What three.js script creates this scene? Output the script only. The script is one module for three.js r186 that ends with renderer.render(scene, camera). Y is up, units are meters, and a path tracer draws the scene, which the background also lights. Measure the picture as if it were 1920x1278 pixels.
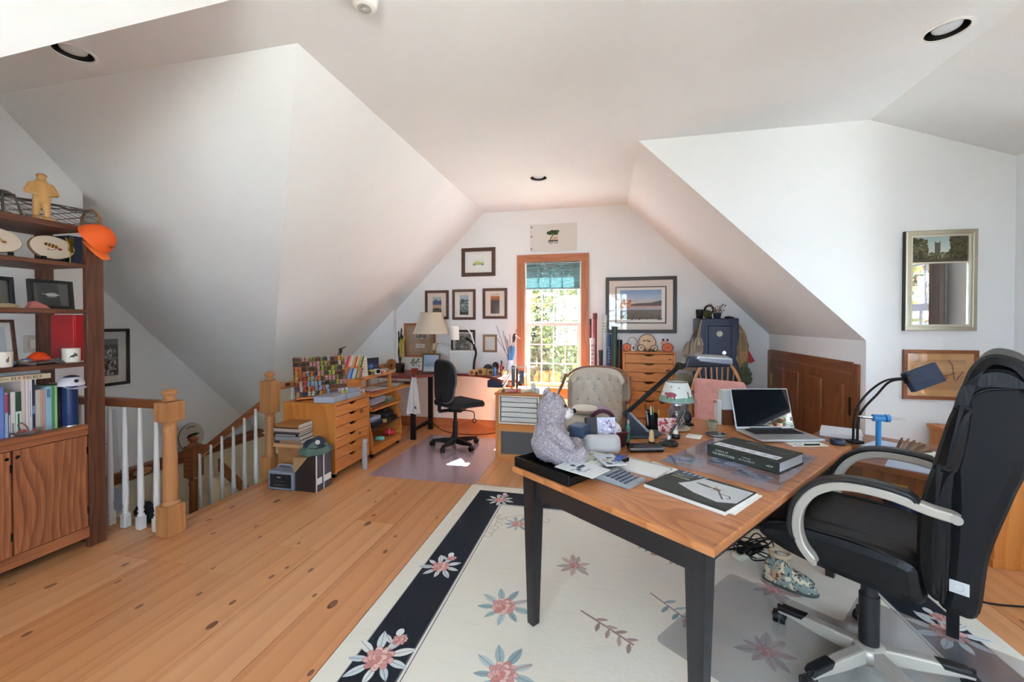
import * as THREE from 'three';
import { RoundedBoxGeometry } from 'three/addons/geometries/RoundedBoxGeometry.js';
import { mergeGeometries, toCreasedNormals } from 'three/addons/utils/BufferGeometryUtils.js';
import { MarchingCubes } from 'three/addons/objects/MarchingCubes.js';

// ---------- camera, sky, exposure ----------
const scene = new THREE.Scene();
const renderer = new THREE.WebGLRenderer({ antialias: true });
renderer.toneMapping = THREE.LinearToneMapping;
renderer.toneMappingExposure = 3.1;
renderer.shadowMap.enabled = true;
const PI = Math.PI, D = PI / 180;
const camera = new THREE.PerspectiveCamera(2 * Math.atan(639 / 781) / D, 1920 / 1278, 0.05, 200);
camera.position.set(0, 1.43, 0);
camera.rotation.order = 'YXZ';
camera.rotation.set(-0.7 * D, 12.6 * D, 0);
camera.setViewOffset(1920, 1278, 0, 24.5, 1920, 1278);   // lens shifted up a little, verticals stay upright
camera.updateProjectionMatrix();
scene.background = new THREE.Color().setRGB(0.75, 0.99, 1.28);   // bright overcast sky
scene.backgroundIntensity = 5.6;
const sun = new THREE.DirectionalLight(new THREE.Color(0.91, 1.0, 1.06), 74);   // high sun from the right, falling through the dormer windows onto the floor
sun.position.set(5.2, 17, -13); sun.target.position.set(0, 0, 0); sun.castShadow = true; sun.shadow.mapSize.set(2048, 2048);
Object.assign(sun.shadow.camera, { left: -30, right: 30, top: 30, bottom: -30, near: 1, far: 80 }); scene.add(sun, sun.target);

// ---------- helpers ----------
function rng(seed) { let s = seed >>> 0; return () => { s = (s + 0x6d2b79f5) >>> 0; let t = Math.imul(s ^ (s >>> 15), 1 | s); t = (t + Math.imul(t ^ (t >>> 7), 61 | t)) ^ t; return ((t ^ (t >>> 14)) >>> 0) / 4294967296; }; }
const V = (x, y, z) => new THREE.Vector3(x, y, z);
const _m = new THREE.Matrix4(), _q = new THREE.Quaternion(), _e = new THREE.Euler();
function T(g, x = 0, y = 0, z = 0, rx = 0, ry = 0, rz = 0) { _m.compose(V(x, y, z), _q.setFromEuler(_e.set(rx, ry, rz)), V(1, 1, 1)); g.applyMatrix4(_m); return g; }
const box = (w, h, d, x, y, z, rx, ry, rz) => T(new THREE.BoxGeometry(w, h, d), x, y, z, rx, ry, rz);
const bb = (x0, x1, y0, y1, z0, z1) => box(Math.abs(x1 - x0), Math.abs(y1 - y0), Math.abs(z1 - z0), (x0 + x1) / 2, (y0 + y1) / 2, (z0 + z1) / 2);
const rb = (w, h, d, r, x, y, z, rx, ry, rz, s = 2) => T(new RoundedBoxGeometry(w, h, d, s, Math.min(r, w / 2.01, h / 2.01, d / 2.01)), x, y, z, rx, ry, rz);
const rbb = (x0, x1, y0, y1, z0, z1, r = 0.003) => rb(Math.abs(x1 - x0), Math.abs(y1 - y0), Math.abs(z1 - z0), r, (x0 + x1) / 2, (y0 + y1) / 2, (z0 + z1) / 2);
const cy = (rt, rbm, h, x, y, z, rx, ry, rz, seg = 20) => T(new THREE.CylinderGeometry(rt, rbm, h, seg), x, y, z, rx, ry, rz);
const sph = (r, x, y, z, sx = 1, sy = 1, sz = 1, seg = 14) => { const g = new THREE.SphereGeometry(r, seg, Math.ceil(seg * 0.7)); g.scale(sx, sy, sz); return T(g, x, y, z); };
function rod(a, b, r, r2 = r, seg = 8) { const A = V(...a), B = V(...b), d = B.clone().sub(A), L = d.length(); const g = new THREE.CylinderGeometry(r2, r, L, seg); g.applyQuaternion(new THREE.Quaternion().setFromUnitVectors(V(0, 1, 0), d.normalize())); A.add(B).multiplyScalar(0.5); return T(g, A.x, A.y, A.z); }
const tube = (pts, r, seg = 24, rad = 8, closed = false) => new THREE.TubeGeometry(new THREE.CatmullRomCurve3(pts.map((p) => V(...p)), closed), seg, r, rad, closed);
const lathe = (pts, x = 0, y = 0, z = 0, seg = 24) => T(new THREE.LatheGeometry(pts.map((p) => new THREE.Vector2(p[0], p[1])), seg), x, y, z);
function shape(pts, holes = []) { const s = new THREE.Shape(pts.map((p) => new THREE.Vector2(p[0], p[1]))); for (const h of holes) s.holes.push(new THREE.Path(h.map((p) => new THREE.Vector2(p[0], p[1])))); return s; }
const ext = (pts, d, bev = 0, holes = []) => { const g = new THREE.ExtrudeGeometry(pts instanceof THREE.Shape ? pts : shape(pts, holes), { depth: d - 2 * bev, bevelEnabled: bev > 0, bevelSize: bev, bevelThickness: bev, bevelSegments: 2, bevelOffset: -bev, curveSegments: 10 }); g.translate(0, 0, -d / 2 + bev); return g; };
// prism from a polygon of 3-D corners, thickened along n
function slab(pts, n) {
  const pos = [], k = pts.length, q = pts.map((p) => [p[0] + n[0], p[1] + n[1], p[2] + n[2]]);
  const tri = (a, b, c) => pos.push(...a, ...b, ...c);
  for (let i = 1; i < k - 1; i++) { tri(pts[0], pts[i], pts[i + 1]); tri(q[0], q[i + 1], q[i]); }
  for (let i = 0; i < k; i++) { const j = (i + 1) % k; tri(pts[i], q[i], pts[j]); tri(pts[j], q[i], q[j]); }
  const g = new THREE.BufferGeometry(); g.setAttribute('position', new THREE.Float32BufferAttribute(pos, 3)); g.computeVertexNormals(); return g;
}
function norm(g) { const n = g.index ? g.toNonIndexed() : g; for (const k of Object.keys(n.attributes)) if (!['position', 'normal', 'uv', 'color'].includes(k)) n.deleteAttribute(k); if (!n.attributes.normal) n.computeVertexNormals(); if (!n.attributes.uv) n.setAttribute('uv', new THREE.Float32BufferAttribute(new Float32Array(n.attributes.position.count * 2), 2)); return n; }
const merge = (l) => { l = (Array.isArray(l) ? l.flat(3) : [l]).map(norm); if (l.length === 1) return l[0]; return mergeGeometries(l, false); };
// uv in metres / S, grain along axis ga; u runs along the grain
function uvBox(g, ga, S, ou = 0, ov = 0) {
  const p = g.attributes.position, u = g.attributes.uv, a = V(), b = V(), c = V(), ix = 'xyz'.indexOf(ga);
  for (let i = 0; i < p.count; i += 3) {
    a.fromBufferAttribute(p, i); b.fromBufferAttribute(p, i + 1); c.fromBufferAttribute(p, i + 2);
    const n = b.clone().sub(a).cross(c.clone().sub(a)), w = [Math.abs(n.x), Math.abs(n.y), Math.abs(n.z)];
    let d = w.indexOf(Math.max(...w));
    let rest = [0, 1, 2].filter((k) => k !== d), ui, vi;
    if (d === ix) { ui = rest[0]; vi = rest[1]; } else { ui = ix; vi = rest.find((k) => k !== ix); }
    for (const [k, q] of [[0, a], [1, b], [2, c]]) { const e = [q.x, q.y, q.z]; u.setXY(i + k, (d === ix ? e[ui] * 0.15 : e[ui]) / S + ou, e[vi] / S + ov); }
  }
  return g;
}
const taken = {};
const numbered = (n) => { const k = taken[n] = (taken[n] ?? -1) + 1; return k ? n + '_' + String(k).padStart(3, '0') : n; };
function fin(m, gs, grain, off) { let g = merge(gs); if (m.userData.S) g = uvBox(g, grain || m.userData.grain || 'x', m.userData.S, off || 0, (off || 0) * 0.61); return g; }
function part(parent, name, gs, m, o = {}) { const e = new THREE.Mesh(fin(m, gs, o.grain, o.off), m); e.name = name; if (o.label) e.userData.label = o.label; if (o.kind) e.userData.kind = o.kind; parent.add(e); return e; }
function meta(o, label, category, group) { o.userData.label = label; o.userData.category = category; if (group) o.userData.group = group; return o; }
function thing(name, label, category, pos = [0, 0, 0], ry = 0, group) { const o = new THREE.Group(); o.name = numbered(name); o.position.set(...pos); o.rotation.y = ry; scene.add(o); return meta(o, label, category, group); }
function one(name, label, category, gs, m, pos = [0, 0, 0], ry = 0, o = {}) { const e = new THREE.Mesh(fin(m, gs, o.grain, o.off), m); e.name = numbered(name); e.position.set(...pos); e.rotation.y = ry; scene.add(e); return meta(e, label, category, o.group); }
function struct(name, gs, m, o = {}) { const e = gs ? new THREE.Mesh(fin(m, gs, o.grain, o.off), m) : new THREE.Group(); e.name = name; e.userData.kind = 'structure'; if (o.label) e.userData.label = o.label; scene.add(e); return e; }
function copy(o, pos, ry, label) { const c = o.clone(); c.name = numbered(o.name.replace(/_\d{3}$/, '')); c.position.set(...pos); c.rotation.y = ry; c.userData = { ...o.userData, label }; scene.add(c); return c; }

// ---------- textures ----------
const hash = (x, y, s) => { let h = Math.imul(x, 374761393) + Math.imul(y, 668265263) + Math.imul(s, 2147483647); h = Math.imul(h ^ (h >>> 13), 1274126177); return ((h ^ (h >>> 16)) >>> 0) / 4294967295; };
function vn(x, y, px, py, s) { const xi = Math.floor(x), yi = Math.floor(y), fx = x - xi, fy = y - yi, u = fx * fx * (3 - 2 * fx), v = fy * fy * (3 - 2 * fy), m = (a, p) => ((a % p) + p) % p; const a = hash(m(xi, px), m(yi, py), s), b = hash(m(xi + 1, px), m(yi, py), s), c = hash(m(xi, px), m(yi + 1, py), s), d = hash(m(xi + 1, px), m(yi + 1, py), s); return a + (b - a) * u + (c - a) * v + (a - b - c + d) * u * v; }
function fbm(u, v, fx, fy, o, s) { let r = 0, a = 0.5, t = 0; for (let i = 0; i < o; i++) { r += a * vn(u * fx, v * fy, fx, fy, s + i * 17); t += a; a *= 0.5; fx *= 2; fy *= 2; } return r / t; }
function dataTex(w, h, f, srgb = true) {
  const d = new Uint8Array(w * h * 4);
  for (let j = 0; j < h; j++) for (let i = 0; i < w; i++) { const c = f(i / w, j / h, i, j), k = (j * w + i) * 4; d[k] = c[0]; d[k + 1] = c[1]; d[k + 2] = c[2]; d[k + 3] = 255; }
  const t = new THREE.DataTexture(d, w, h, THREE.RGBAFormat); t.wrapS = t.wrapT = THREE.RepeatWrapping; t.magFilter = THREE.LinearFilter; t.minFilter = THREE.LinearMipmapLinearFilter; t.generateMipmaps = true; if (srgb) t.colorSpace = THREE.SRGBColorSpace; t.needsUpdate = true; return t;
}
const cl = (v) => Math.max(0, Math.min(255, v));
const mixc = (a, b, t) => [cl(a[0] + (b[0] - a[0]) * t), cl(a[1] + (b[1] - a[1]) * t), cl(a[2] + (b[2] - a[2]) * t)];
// wood: u along the grain. ring = rings per tile across, wob = cathedral wobble, knots = [[u,v,r]...]
function woodTex(w, h, A, B, { ring = 14, wob = 0.6, seed = 1, knots = [], fine = 0.25, sharp = 1, K = [70, 35, 18], asp = 0.62 } = {}) {
  return dataTex(w, h, (u, v) => {
    let warp = fbm(u, v, 1, 3, 2, seed) * wob + fbm(u, v, 3, 9, 2, seed + 50) * wob * 0.15, kn = 0;
    for (const [ku, kv, kr] of knots) { let du = u - ku, dv = v - kv; du -= Math.round(du); dv -= Math.round(dv); const q = Math.hypot(du * asp, dv) / kr; warp += 0.9 * Math.exp(-q * q * 0.22) * kr * 1.6 * dv / (Math.abs(dv) + kr); if (q < 1.25) kn = Math.max(kn, q < 0.62 ? 0.8 : q < 0.95 ? 1 : (1.25 - q) / 0.3 * 0.9); }
    const t = v * ring + warp * ring * 0.55, fr = t - Math.floor(t);
    let k = Math.pow(fr, 1.6) * (fr > 0.92 ? (1 - fr) / 0.08 : 1) * sharp;
    k = k * 0.62 + fbm(u, v, 8, 160, 2, seed + 9) * fine + fbm(u, v, 3, 4, 2, seed + 5) * 0.3 - 0.1;
    let c = mixc(A, B, Math.max(0, Math.min(1.2, k)));
    if (kn) c = mixc(c, K, kn * 0.92);
    return c;
  });
}
function noiseTex(w, h, A, B, fx, fy, o, seed, srgb = true, pw = 1) { return dataTex(w, h, (u, v) => mixc(A, B, Math.pow(fbm(u, v, fx, fy, o, seed), pw)), srgb); }
function canvasTex(w, h, draw, srgb = true) { const c = document.createElement('canvas'); c.width = w; c.height = h; const x = c.getContext('2d'); draw(x, w, h); const t = new THREE.CanvasTexture(c); if (srgb) t.colorSpace = THREE.SRGBColorSpace; t.magFilter = THREE.LinearFilter; t.anisotropy = 4; return t; }
// ---------- materials ----------
const cache = {};
function mat(c, r = 0.6, o = {}) { const key = JSON.stringify([c, r, o]); return cache[key] ??= new THREE.MeshPhysicalMaterial({ color: new THREE.Color(c), roughness: r, ...o }); }
function tmat(map, S, grain, r = 0.5, o = {}) { const m = new THREE.MeshPhysicalMaterial({ map, roughness: r, ...o }); m.userData = { S, grain }; return m; }
const grit = noiseTex(256, 256, [90, 90, 90], [165, 165, 165], 32, 32, 4, 3, false);
const plasterTex = noiseTex(512, 512, [240, 240, 239], [233, 233, 232], 4, 4, 5, 11);
const M = {
  plaster: tmat(plasterTex, 2.2, 'x', 0.85, { bumpMap: grit, bumpScale: 0.0006 }),
  oak: tmat(woodTex(1024, 512, [196, 124, 80], [122, 70, 44], { ring: 26, wob: 0.4, seed: 21, fine: 0.6 }), 0.9, 'x', 0.5),
  walnut: tmat(woodTex(512, 512, [122, 72, 48], [72, 40, 27], { ring: 14, wob: 0.7, seed: 5, fine: 0.5 }), 0.8, 'x', 0.5),
  deskTop: tmat(woodTex(1024, 1024, [216, 146, 90], [160, 94, 52], { ring: 12, wob: 1.9, seed: 33, fine: 0.4 }), 0.95, 'x', 0.32, { clearcoat: 0.25, clearcoatRoughness: 0.2 }),
  pine: tmat(woodTex(1024, 512, [212, 138, 66], [186, 106, 44], { ring: 9, wob: 0.7, seed: 41, knots: [[0.2, 0.3, 0.02], [0.7, 0.75, 0.016], [0.45, 0.6, 0.012]], fine: 0.2 }), 0.8, 'x', 0.42),
  pineSide: tmat(woodTex(512, 512, [212, 138, 66], [186, 106, 44], { ring: 8, wob: 0.6, seed: 44, fine: 0.2 }), 0.8, 'y', 0.45),
  rail: tmat(woodTex(512, 256, [196, 140, 88], [164, 106, 60], { ring: 8, wob: 0.6, seed: 61, knots: [[0.3, 0.4, 0.03]], fine: 0.25 }), 0.6, 'y', 0.4, { clearcoat: 0.2 }),
  railDark: tmat(woodTex(512, 256, [156, 92, 50], [112, 60, 30], { ring: 8, wob: 0.6, seed: 62, fine: 0.25 }), 0.6, 'x', 0.4, { clearcoat: 0.2 }),
  doorWood: tmat(woodTex(1024, 512, [150, 88, 44], [104, 56, 26], { ring: 11, wob: 1.0, seed: 71, fine: 0.35 }), 0.9, 'y', 0.4, { clearcoat: 0.15 }),
  casing: tmat(woodTex(512, 256, [186, 118, 74], [158, 92, 54], { ring: 9, wob: 0.6, seed: 81, fine: 0.25 }), 0.7, 'y', 0.45),
  white: mat('#e9e6df', 0.5), whiteGloss: mat('#efede8', 0.3), black: mat('#08090b', 0.5, { specularIntensity: 0.6 }), blackGloss: mat('#06070a', 0.2), darkPlastic: mat('#0d0f13', 0.5),
  silver: mat('#b9bcc0', 0.3, { metalness: 0.9 }), steel: mat('#cfd2d6', 0.22, { metalness: 1 }), brass: mat('#b8923f', 0.3, { metalness: 0.9 }),
  paper: mat('#eceae4', 0.8), glass: new THREE.MeshPhysicalMaterial({ color: 0xffffff, roughness: 0.02, transmission: 1, thickness: 0, ior: 1.45 }),
  navy: mat('#18233f', 0.4), leatherBase: null,
};
M.rail.userData.grain = 'y';
// ---------- room shell ----------
const HC = 2.893, ZB = -5.35, ZM = -3.51, XL = -1.575, XR = 0.26, XK = 1.85, YK = 1.30, XW = 2.715, ZF = 1.7, W1 = -3.855, W2 = -4.7, ZN = -1.58, ZD = -1.9, th = 0.16;
const RW = [[-2.82, -2.24], [-1.72, -0.82], [-0.6, 0.34], [0.46, 1.4]];
{
  // flat ceiling: main strip, left dormer strip, right dormer strip
  const can = (x, z) => Array.from({ length: 28 }, (_, i) => [x + 0.084 * Math.cos(i / 14 * PI), -z + 0.084 * Math.sin(i / 14 * PI)]);
  const flat = (x0, x1, z0, z1, holes) => { const g = ext(shape([[x0, -z1], [x1, -z1], [x1, -z0], [x0, -z0]], holes), th); g.rotateX(-PI / 2); g.translate(0, HC + th / 2, 0); return g; };
  struct('ceiling', [flat(XL, XR, ZB - 0.2, ZF + 0.2, [can(-0.66, -4.18)]), flat(XR, 1.857, ZM, ZF + 0.2, [can(1.664, -2.525)]), flat(W2 - 0.2, XL, ZD, ZN, [can(-2.813, -1.7)])], M.plaster);
  const s = th * 0.72;
  struct('ceiling_slope_right', slab([[XR, HC, ZM - 0.12], [XR, HC, ZB - 0.2], [XK + 0.1, YK - 0.1, ZB - 0.2], [XK + 0.1, YK - 0.1, ZM - 0.12]], [s, s, 0]), M.plaster);
  struct('ceiling_slope_dormer_right', slab([[1.857, HC, ZF + 0.2], [1.857, HC, ZM - 0.1], [XW + 0.2, 2.48, ZM - 0.1], [XW + 0.2, 2.48, ZF + 0.2]], [0.06, th, 0]), M.plaster);
  const dn = 3.2;
  struct('ceiling_slope_left', slab([[XL, HC, ZD], [XL - dn, HC - dn, ZD - dn], [XL - dn, HC - dn, ZB - 0.2], [XL, HC, ZB - 0.2]], [-s, s, 0]), M.plaster);
  struct('ceiling_slope_dormer_far', slab([[XL, HC, ZD], [XL - dn, HC, ZD], [XL - dn, HC - dn, ZD - dn]], [0, s, -s]), M.plaster);
  const nn = 2.4;
  struct('ceiling_slope_dormer_near', slab([[XL, HC, ZN], [XL - nn, HC - nn, ZN + nn], [XL - nn, HC, ZN]], [0, s, s]), M.plaster);
  struct('ceiling_slope_left_near', slab([[XL, HC, ZN], [XL, HC, ZF + 0.2], [XL - nn, HC - nn, ZF + 0.2], [XL - nn, HC - nn, ZN + nn]], [-s, s, 0]), M.plaster);
  // walls
  const hole = (x0, x1, y0, y1) => [[x0, y0], [x1, y0], [x1, y1], [x0, y1]];
  const wallZ = (pts, holes, z, d) => { const g = ext(shape(pts, holes), d); g.translate(0, 0, z); return g; };
  struct('wall_back', [wallZ([[W2 - 0.2, -2.9], [2.1, -2.9], [2.1, YK - 0.25], [XR + 0.12, HC + 0.1], [XL - 0.12, HC + 0.1], [W2 - 0.2, -0.25]], [hole(-1.03, -0.29, 0.6, 2.215)], ZB - 0.08, 0.16),
    slab([[W2, -2.8, -5.27], [-2.86, -2.8, -5.27], [-2.86, HC - 1.285, -5.27], [-4.5, 0, -5.27]], [0, 0, -0.08])], M.plaster);
  struct('wall_right_knee', bb(XK, XK + 0.12, -0.1, YK + 0.02, ZB, ZM - 0.12), M.plaster);
  struct('wall_right_cheek', (() => { const g = ext(shape([[XR, HC], [XK, YK], [XK, -0.1], [XW + 0.15, -0.1], [XW + 0.15, 2.51], [1.857, HC]]), 0.12); g.translate(0, 0, ZM - 0.06); return g; })(), M.plaster);
  
  struct('wall_right', (() => { const g = ext(shape([[ZM, -0.1], [ZF, -0.1], [ZF, 2.62], [ZM, 2.62]], RW.map(([a, b]) => hole(a, b, 0.72, 2.36))), 0.16); g.rotateY(-PI / 2); g.translate(XW + 0.08, 0, 0); return g; })(), M.plaster);
  struct('wall_left', (() => { const g = ext(shape([[-2.376, -0.1], [-2.376, 2.45], [ZD, HC + 0.05], [ZN, HC + 0.05], [0.75, 0.6], [ZF, 0.6], [ZF, -0.1]]), 0.14); g.rotateY(-PI / 2); g.translate(W1 - 0.07, 0, 0); return g; })(), M.plaster);
  struct('wall_stairwell', [(() => { const g = ext(shape([[-2.2, -2.9], [-2.2, 2.7], [-5.3, -0.4], [-5.4, -0.4], [-5.4, -2.9]]), 0.14); g.rotateY(-PI / 2); g.translate(W2 - 0.07, 0, 0); return g; })(),
    bb(W2, W1 - 0.13, -2.9, 2.6, -2.37, -2.24)], M.plaster);
  struct('wall_stairwell_side', [bb(-2.98, -2.9, -2.9, -0.22, -5.3, -2.3), bb(W2, -2.9, -2.9, -0.22, -2.3, -2.2)], mat('#e0cfae', 0.8));
  struct('wall_front', wallZ([[W2 - 0.2, -0.2], [XW + 0.2, -0.2], [XW + 0.2, 2.6], [1.9, HC + 0.1], [XL - 0.1, HC + 0.1], [W2 - 0.2, 0]], [hole(-1.5, -0.55, 0.7, 2.3), hole(-0.3, 0.65, 0.7, 2.3)], ZF + 0.08, 0.16), M.plaster);
  // sub floor
  struct('floor_base', [bb(-2.98, XW + 0.1, -0.22, -0.03, ZB - 0.1, ZF + 0.1), bb(W2, -2.95, -0.22, -0.03, -2.3, ZF + 0.1)], mat('#7a5636', 0.8));
}
// floor planks: wide pine boards running towards the back wall
{
  const fl = struct('floor', null);
  const kn = (seed) => { const r = rng(seed), a = []; for (let i = 0; i < 6; i++) a.push([r(), 0.1 + 0.8 * r(), 0.022 + 0.04 * r() * r()]); return a; };
  const mats = [1, 2, 3, 4].map((i) => tmat(woodTex(1024, 256, [[218, 158, 106], [213, 150, 98], [210, 146, 94], [221, 162, 112]][i - 1], [[196, 132, 82], [188, 122, 74], [186, 120, 72], [200, 138, 88]][i - 1], { ring: 3.2, wob: 0.55, seed: 100 + i * 7, knots: kn(i * 31), fine: 0.22, K: [104, 58, 30], asp: 4 }), 1, 'z', 0.36, { clearcoat: 0.35, clearcoatRoughness: 0.28 }));
  let x = -4.7, i = 0;
  const edges = [-4.72]; let e = -2.37; while (e > -4.5) { e -= 0.305; } for (e += 0.305 - 0.305; e < XW; e += 0.3053) edges.push(e); edges.push(XW);
  for (let k = 0; k + 1 < edges.length; k++) {
    const a = edges[k], b = edges[k + 1]; if (b - a < 0.02) continue;
    const open = b < -2.9, cut = a < -2.97 && b > -2.97 ? -2.97 : null;
    const spans = [];
    const joint = -1.2 - 2.6 * hash(k, 3, 7);
    if (open) { spans.push([-2.3, -0.2, a, b], [-0.2, ZF, a, b]); }
    else { const A = cut ? cut : a; spans.push([ZB, joint, A, b], [joint, ZF, A, b]); if (cut) spans.push([-2.3, ZF, a, cut]); }
    for (const [z0, z1, x0, x1] of spans) {
      const w = x1 - x0 - 0.003, L = z1 - z0 - 0.002, g = norm(box(w, 0.03, L, 0, 0, 0)), p = g.attributes.position, u = g.attributes.uv, r = hash(k, Math.round(z0 * 10), 5);
      for (let q = 0; q < p.count; q++) u.setXY(q, p.getZ(q) / 2.3 + r * 3.7, (p.getX(q) + w / 2) / 0.33 + p.getY(q));
      const m = new THREE.Mesh(g, mats[(k * 3 + (z0 > -3 ? 1 : 0)) % 4]); m.name = 'plank'; m.position.set((x0 + x1) / 2, -0.015, (z0 + z1) / 2); fl.add(m);
    }
  }
}
// ---------- windows, trim ----------
function sashParts(parent, axis, c0, c1, y0, y1, pos, cols, rows, frame, m) {
  // a sash in the plane axis = 'x' (spans x, at z = pos) or 'z' (spans z, at x = pos)
  const bx = (a0, a1, b0, b1, d) => axis === 'x' ? bb(a0, a1, b0, b1, pos - d / 2, pos + d / 2) : bb(pos - d / 2, pos + d / 2, b0, b1, a0, a1);
  part(parent, 'sash', [bx(c0, c0 + frame, y0, y1, 0.03), bx(c1 - frame, c1, y0, y1, 0.03), bx(c0 + frame, c1 - frame, y0, y0 + frame * 1.2, 0.03), bx(c0 + frame, c1 - frame, y1 - frame, y1, 0.03)], m);
  const a0 = c0 + frame, a1 = c1 - frame, b0 = y0 + frame * 1.2, b1 = y1 - frame, w = (a1 - a0) / cols, h = (b1 - b0) / rows;
  for (let i = 1; i < cols; i++) part(parent, 'muntin', bx(a0 + i * w - 0.007, a0 + i * w + 0.007, b0, b1, 0.018), m);
  for (let j = 1; j < rows; j++) part(parent, 'muntin', bx(a0, a1, b0 + j * h - 0.007, b0 + j * h + 0.007, 0.016), m);
  for (let i = 0; i < cols; i++) for (let j = 0; j < rows; j++) part(parent, 'pane', bx(a0 + i * w, a0 + (i + 1) * w, b0 + j * h, b0 + (j + 1) * h, 0.003), M.glass);
}
{
  const w = struct('window_1', null), wm = mat('#d9d6d2', 0.45);
  part(w, 'casing', [bb(-1.125, -1.025, 0.6, 2.215, ZB, ZB + 0.025), bb(-0.295, -0.2, 0.6, 2.215, ZB, ZB + 0.025)], M.casing);
  part(w, 'head_casing', bb(-1.125, -0.2, 2.215, 2.31, ZB, ZB + 0.027), M.casing, { grain: 'x' });
  part(w, 'stool', rbb(-1.14, -0.18, 0.565, 0.602, ZB - 0.1, ZB + 0.06, 0.008), M.casing, { grain: 'x' });
  part(w, 'apron', bb(-1.1, -0.22, 0.46, 0.565, ZB, ZB + 0.022), M.casing, { grain: 'x' });
  part(w, 'jamb', [bb(-1.03, -1.008, 0.6, 2.215, ZB - 0.15, ZB), bb(-0.312, -0.29, 0.6, 2.215, ZB - 0.15, ZB), bb(-1.008, -0.312, 2.193, 2.215, ZB - 0.15, ZB)], wm);
  sashParts(w, 'x', -1.008, -0.312, 1.4, 2.193, ZB - 0.09, 4, 3, 0.04, wm);
  sashParts(w, 'x', -1.008, -0.312, 0.602, 1.43, ZB - 0.05, 4, 3, 0.04, wm);
  part(w, 'lock', [bb(-0.69, -0.63, 1.43, 1.445, ZB - 0.06, ZB - 0.035)], M.white);
  // pleated shade
  const b = thing('window_shade', 'teal pleated window shade pulled partly down at the back window', 'window shade', [-0.66, 2.2, ZB - 0.012]);
  const n = 16, top = 0, bot = -0.32, pts = [];
  for (let i = 0; i <= n * 2; i++) pts.push([(i % 2 ? 0.014 : 0), top + (bot - top) * i / (n * 2)]);
  const bk = pts.slice().reverse().map(([x, y]) => [x - 0.004, y]);
  const g = ext(shape([...pts, ...bk]), 0.69); g.rotateY(-PI / 2);
  part(b, 'pleats', g, mat('#93b0b2', 0.9, { transmission: 0.35 }));
  part(b, 'head_rail', bb(-0.347, 0.347, 0, 0.012, -0.02, 0.02), mat('#6d8d90', 0.6));
  part(b, 'bottom_rail', rbb(-0.347, 0.347, -0.338, -0.318, -0.01, 0.02, 0.004), mat('#7e9c9c', 0.6));
  struct('baseboard_back', [bb(-2.85, 1.85, 0, 0.13, ZB, ZB + 0.018)], M.casing, { grain: 'x' });
  struct('baseboard_right', [bb(XK, XW, 0, 0.13, ZM, ZM + 0.018)], M.casing, { grain: 'x' });
  const wz = RW;
  wz.forEach(([a, c], i) => {
    const v = struct('window_' + (i + 2), null);
    part(v, 'casing', [bb(XW - 0.022, XW, 0.72, 2.36, a - 0.08, a), bb(XW - 0.022, XW, 0.72, 2.36, c, c + 0.08), bb(XW - 0.022, XW, 2.36, 2.44, a - 0.08, c + 0.08), bb(XW - 0.05, XW + 0.1, 0.69, 0.72, a - 0.1, c + 0.1)], M.whiteGloss);
    sashParts(v, 'z', a, c, 1.55, 2.36, XW + 0.09, i ? 3 : 2, 2, 0.045, mat('#c9c4cf', 0.5));
    sashParts(v, 'z', a, c, 0.72, 1.58, XW + 0.055, i ? 3 : 2, 2, 0.045, mat('#c9c4cf', 0.5));
  });
  [[-1.5, -0.55], [-0.3, 0.65]].forEach(([a, c], i) => { const v = struct('window_' + (i + 6), null); sashParts(v, 'x', a, c, 1.46, 2.3, ZF + 0.1, 3, 2, 0.045, wm); sashParts(v, 'x', a, c, 0.7, 1.49, ZF + 0.07, 3, 2, 0.045, wm); });
  { const v = thing('window_shade', 'dark teal shade drawn over the upper half of the second right-hand window', 'window shade', [XW + 0.02, 2.35, -1.29]); part(v, 'pleats', rbb(-0.004, 0.004, -0.76, 0, -0.46, 0.46, 0.002), mat('#3c4a58', 0.9)); part(v, 'bottom_rail', rbb(-0.012, 0.012, -0.785, -0.76, -0.46, 0.46, 0.004), mat('#465564', 0.6)); }
  // curtain beside the right-hand window, seen in the mirror
  const cp = []; for (let i = 0; i <= 48; i++) cp.push([i / 48 * 0.13, 0.022 * Math.sin(i / 48 * PI * 9)]);
  const cg = ext(shape([...cp, ...cp.slice().reverse().map(([x, y]) => [x, y + 0.004])]), 1.95); cg.rotateX(PI / 2); cg.rotateY(-PI / 2);
  one('curtain', 'narrow greige curtain hanging at the end of the right-hand windows', 'curtain', cg, mat('#9c8f88', 0.9), [XW - 0.06, 1.42, -2.96]);
}
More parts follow.
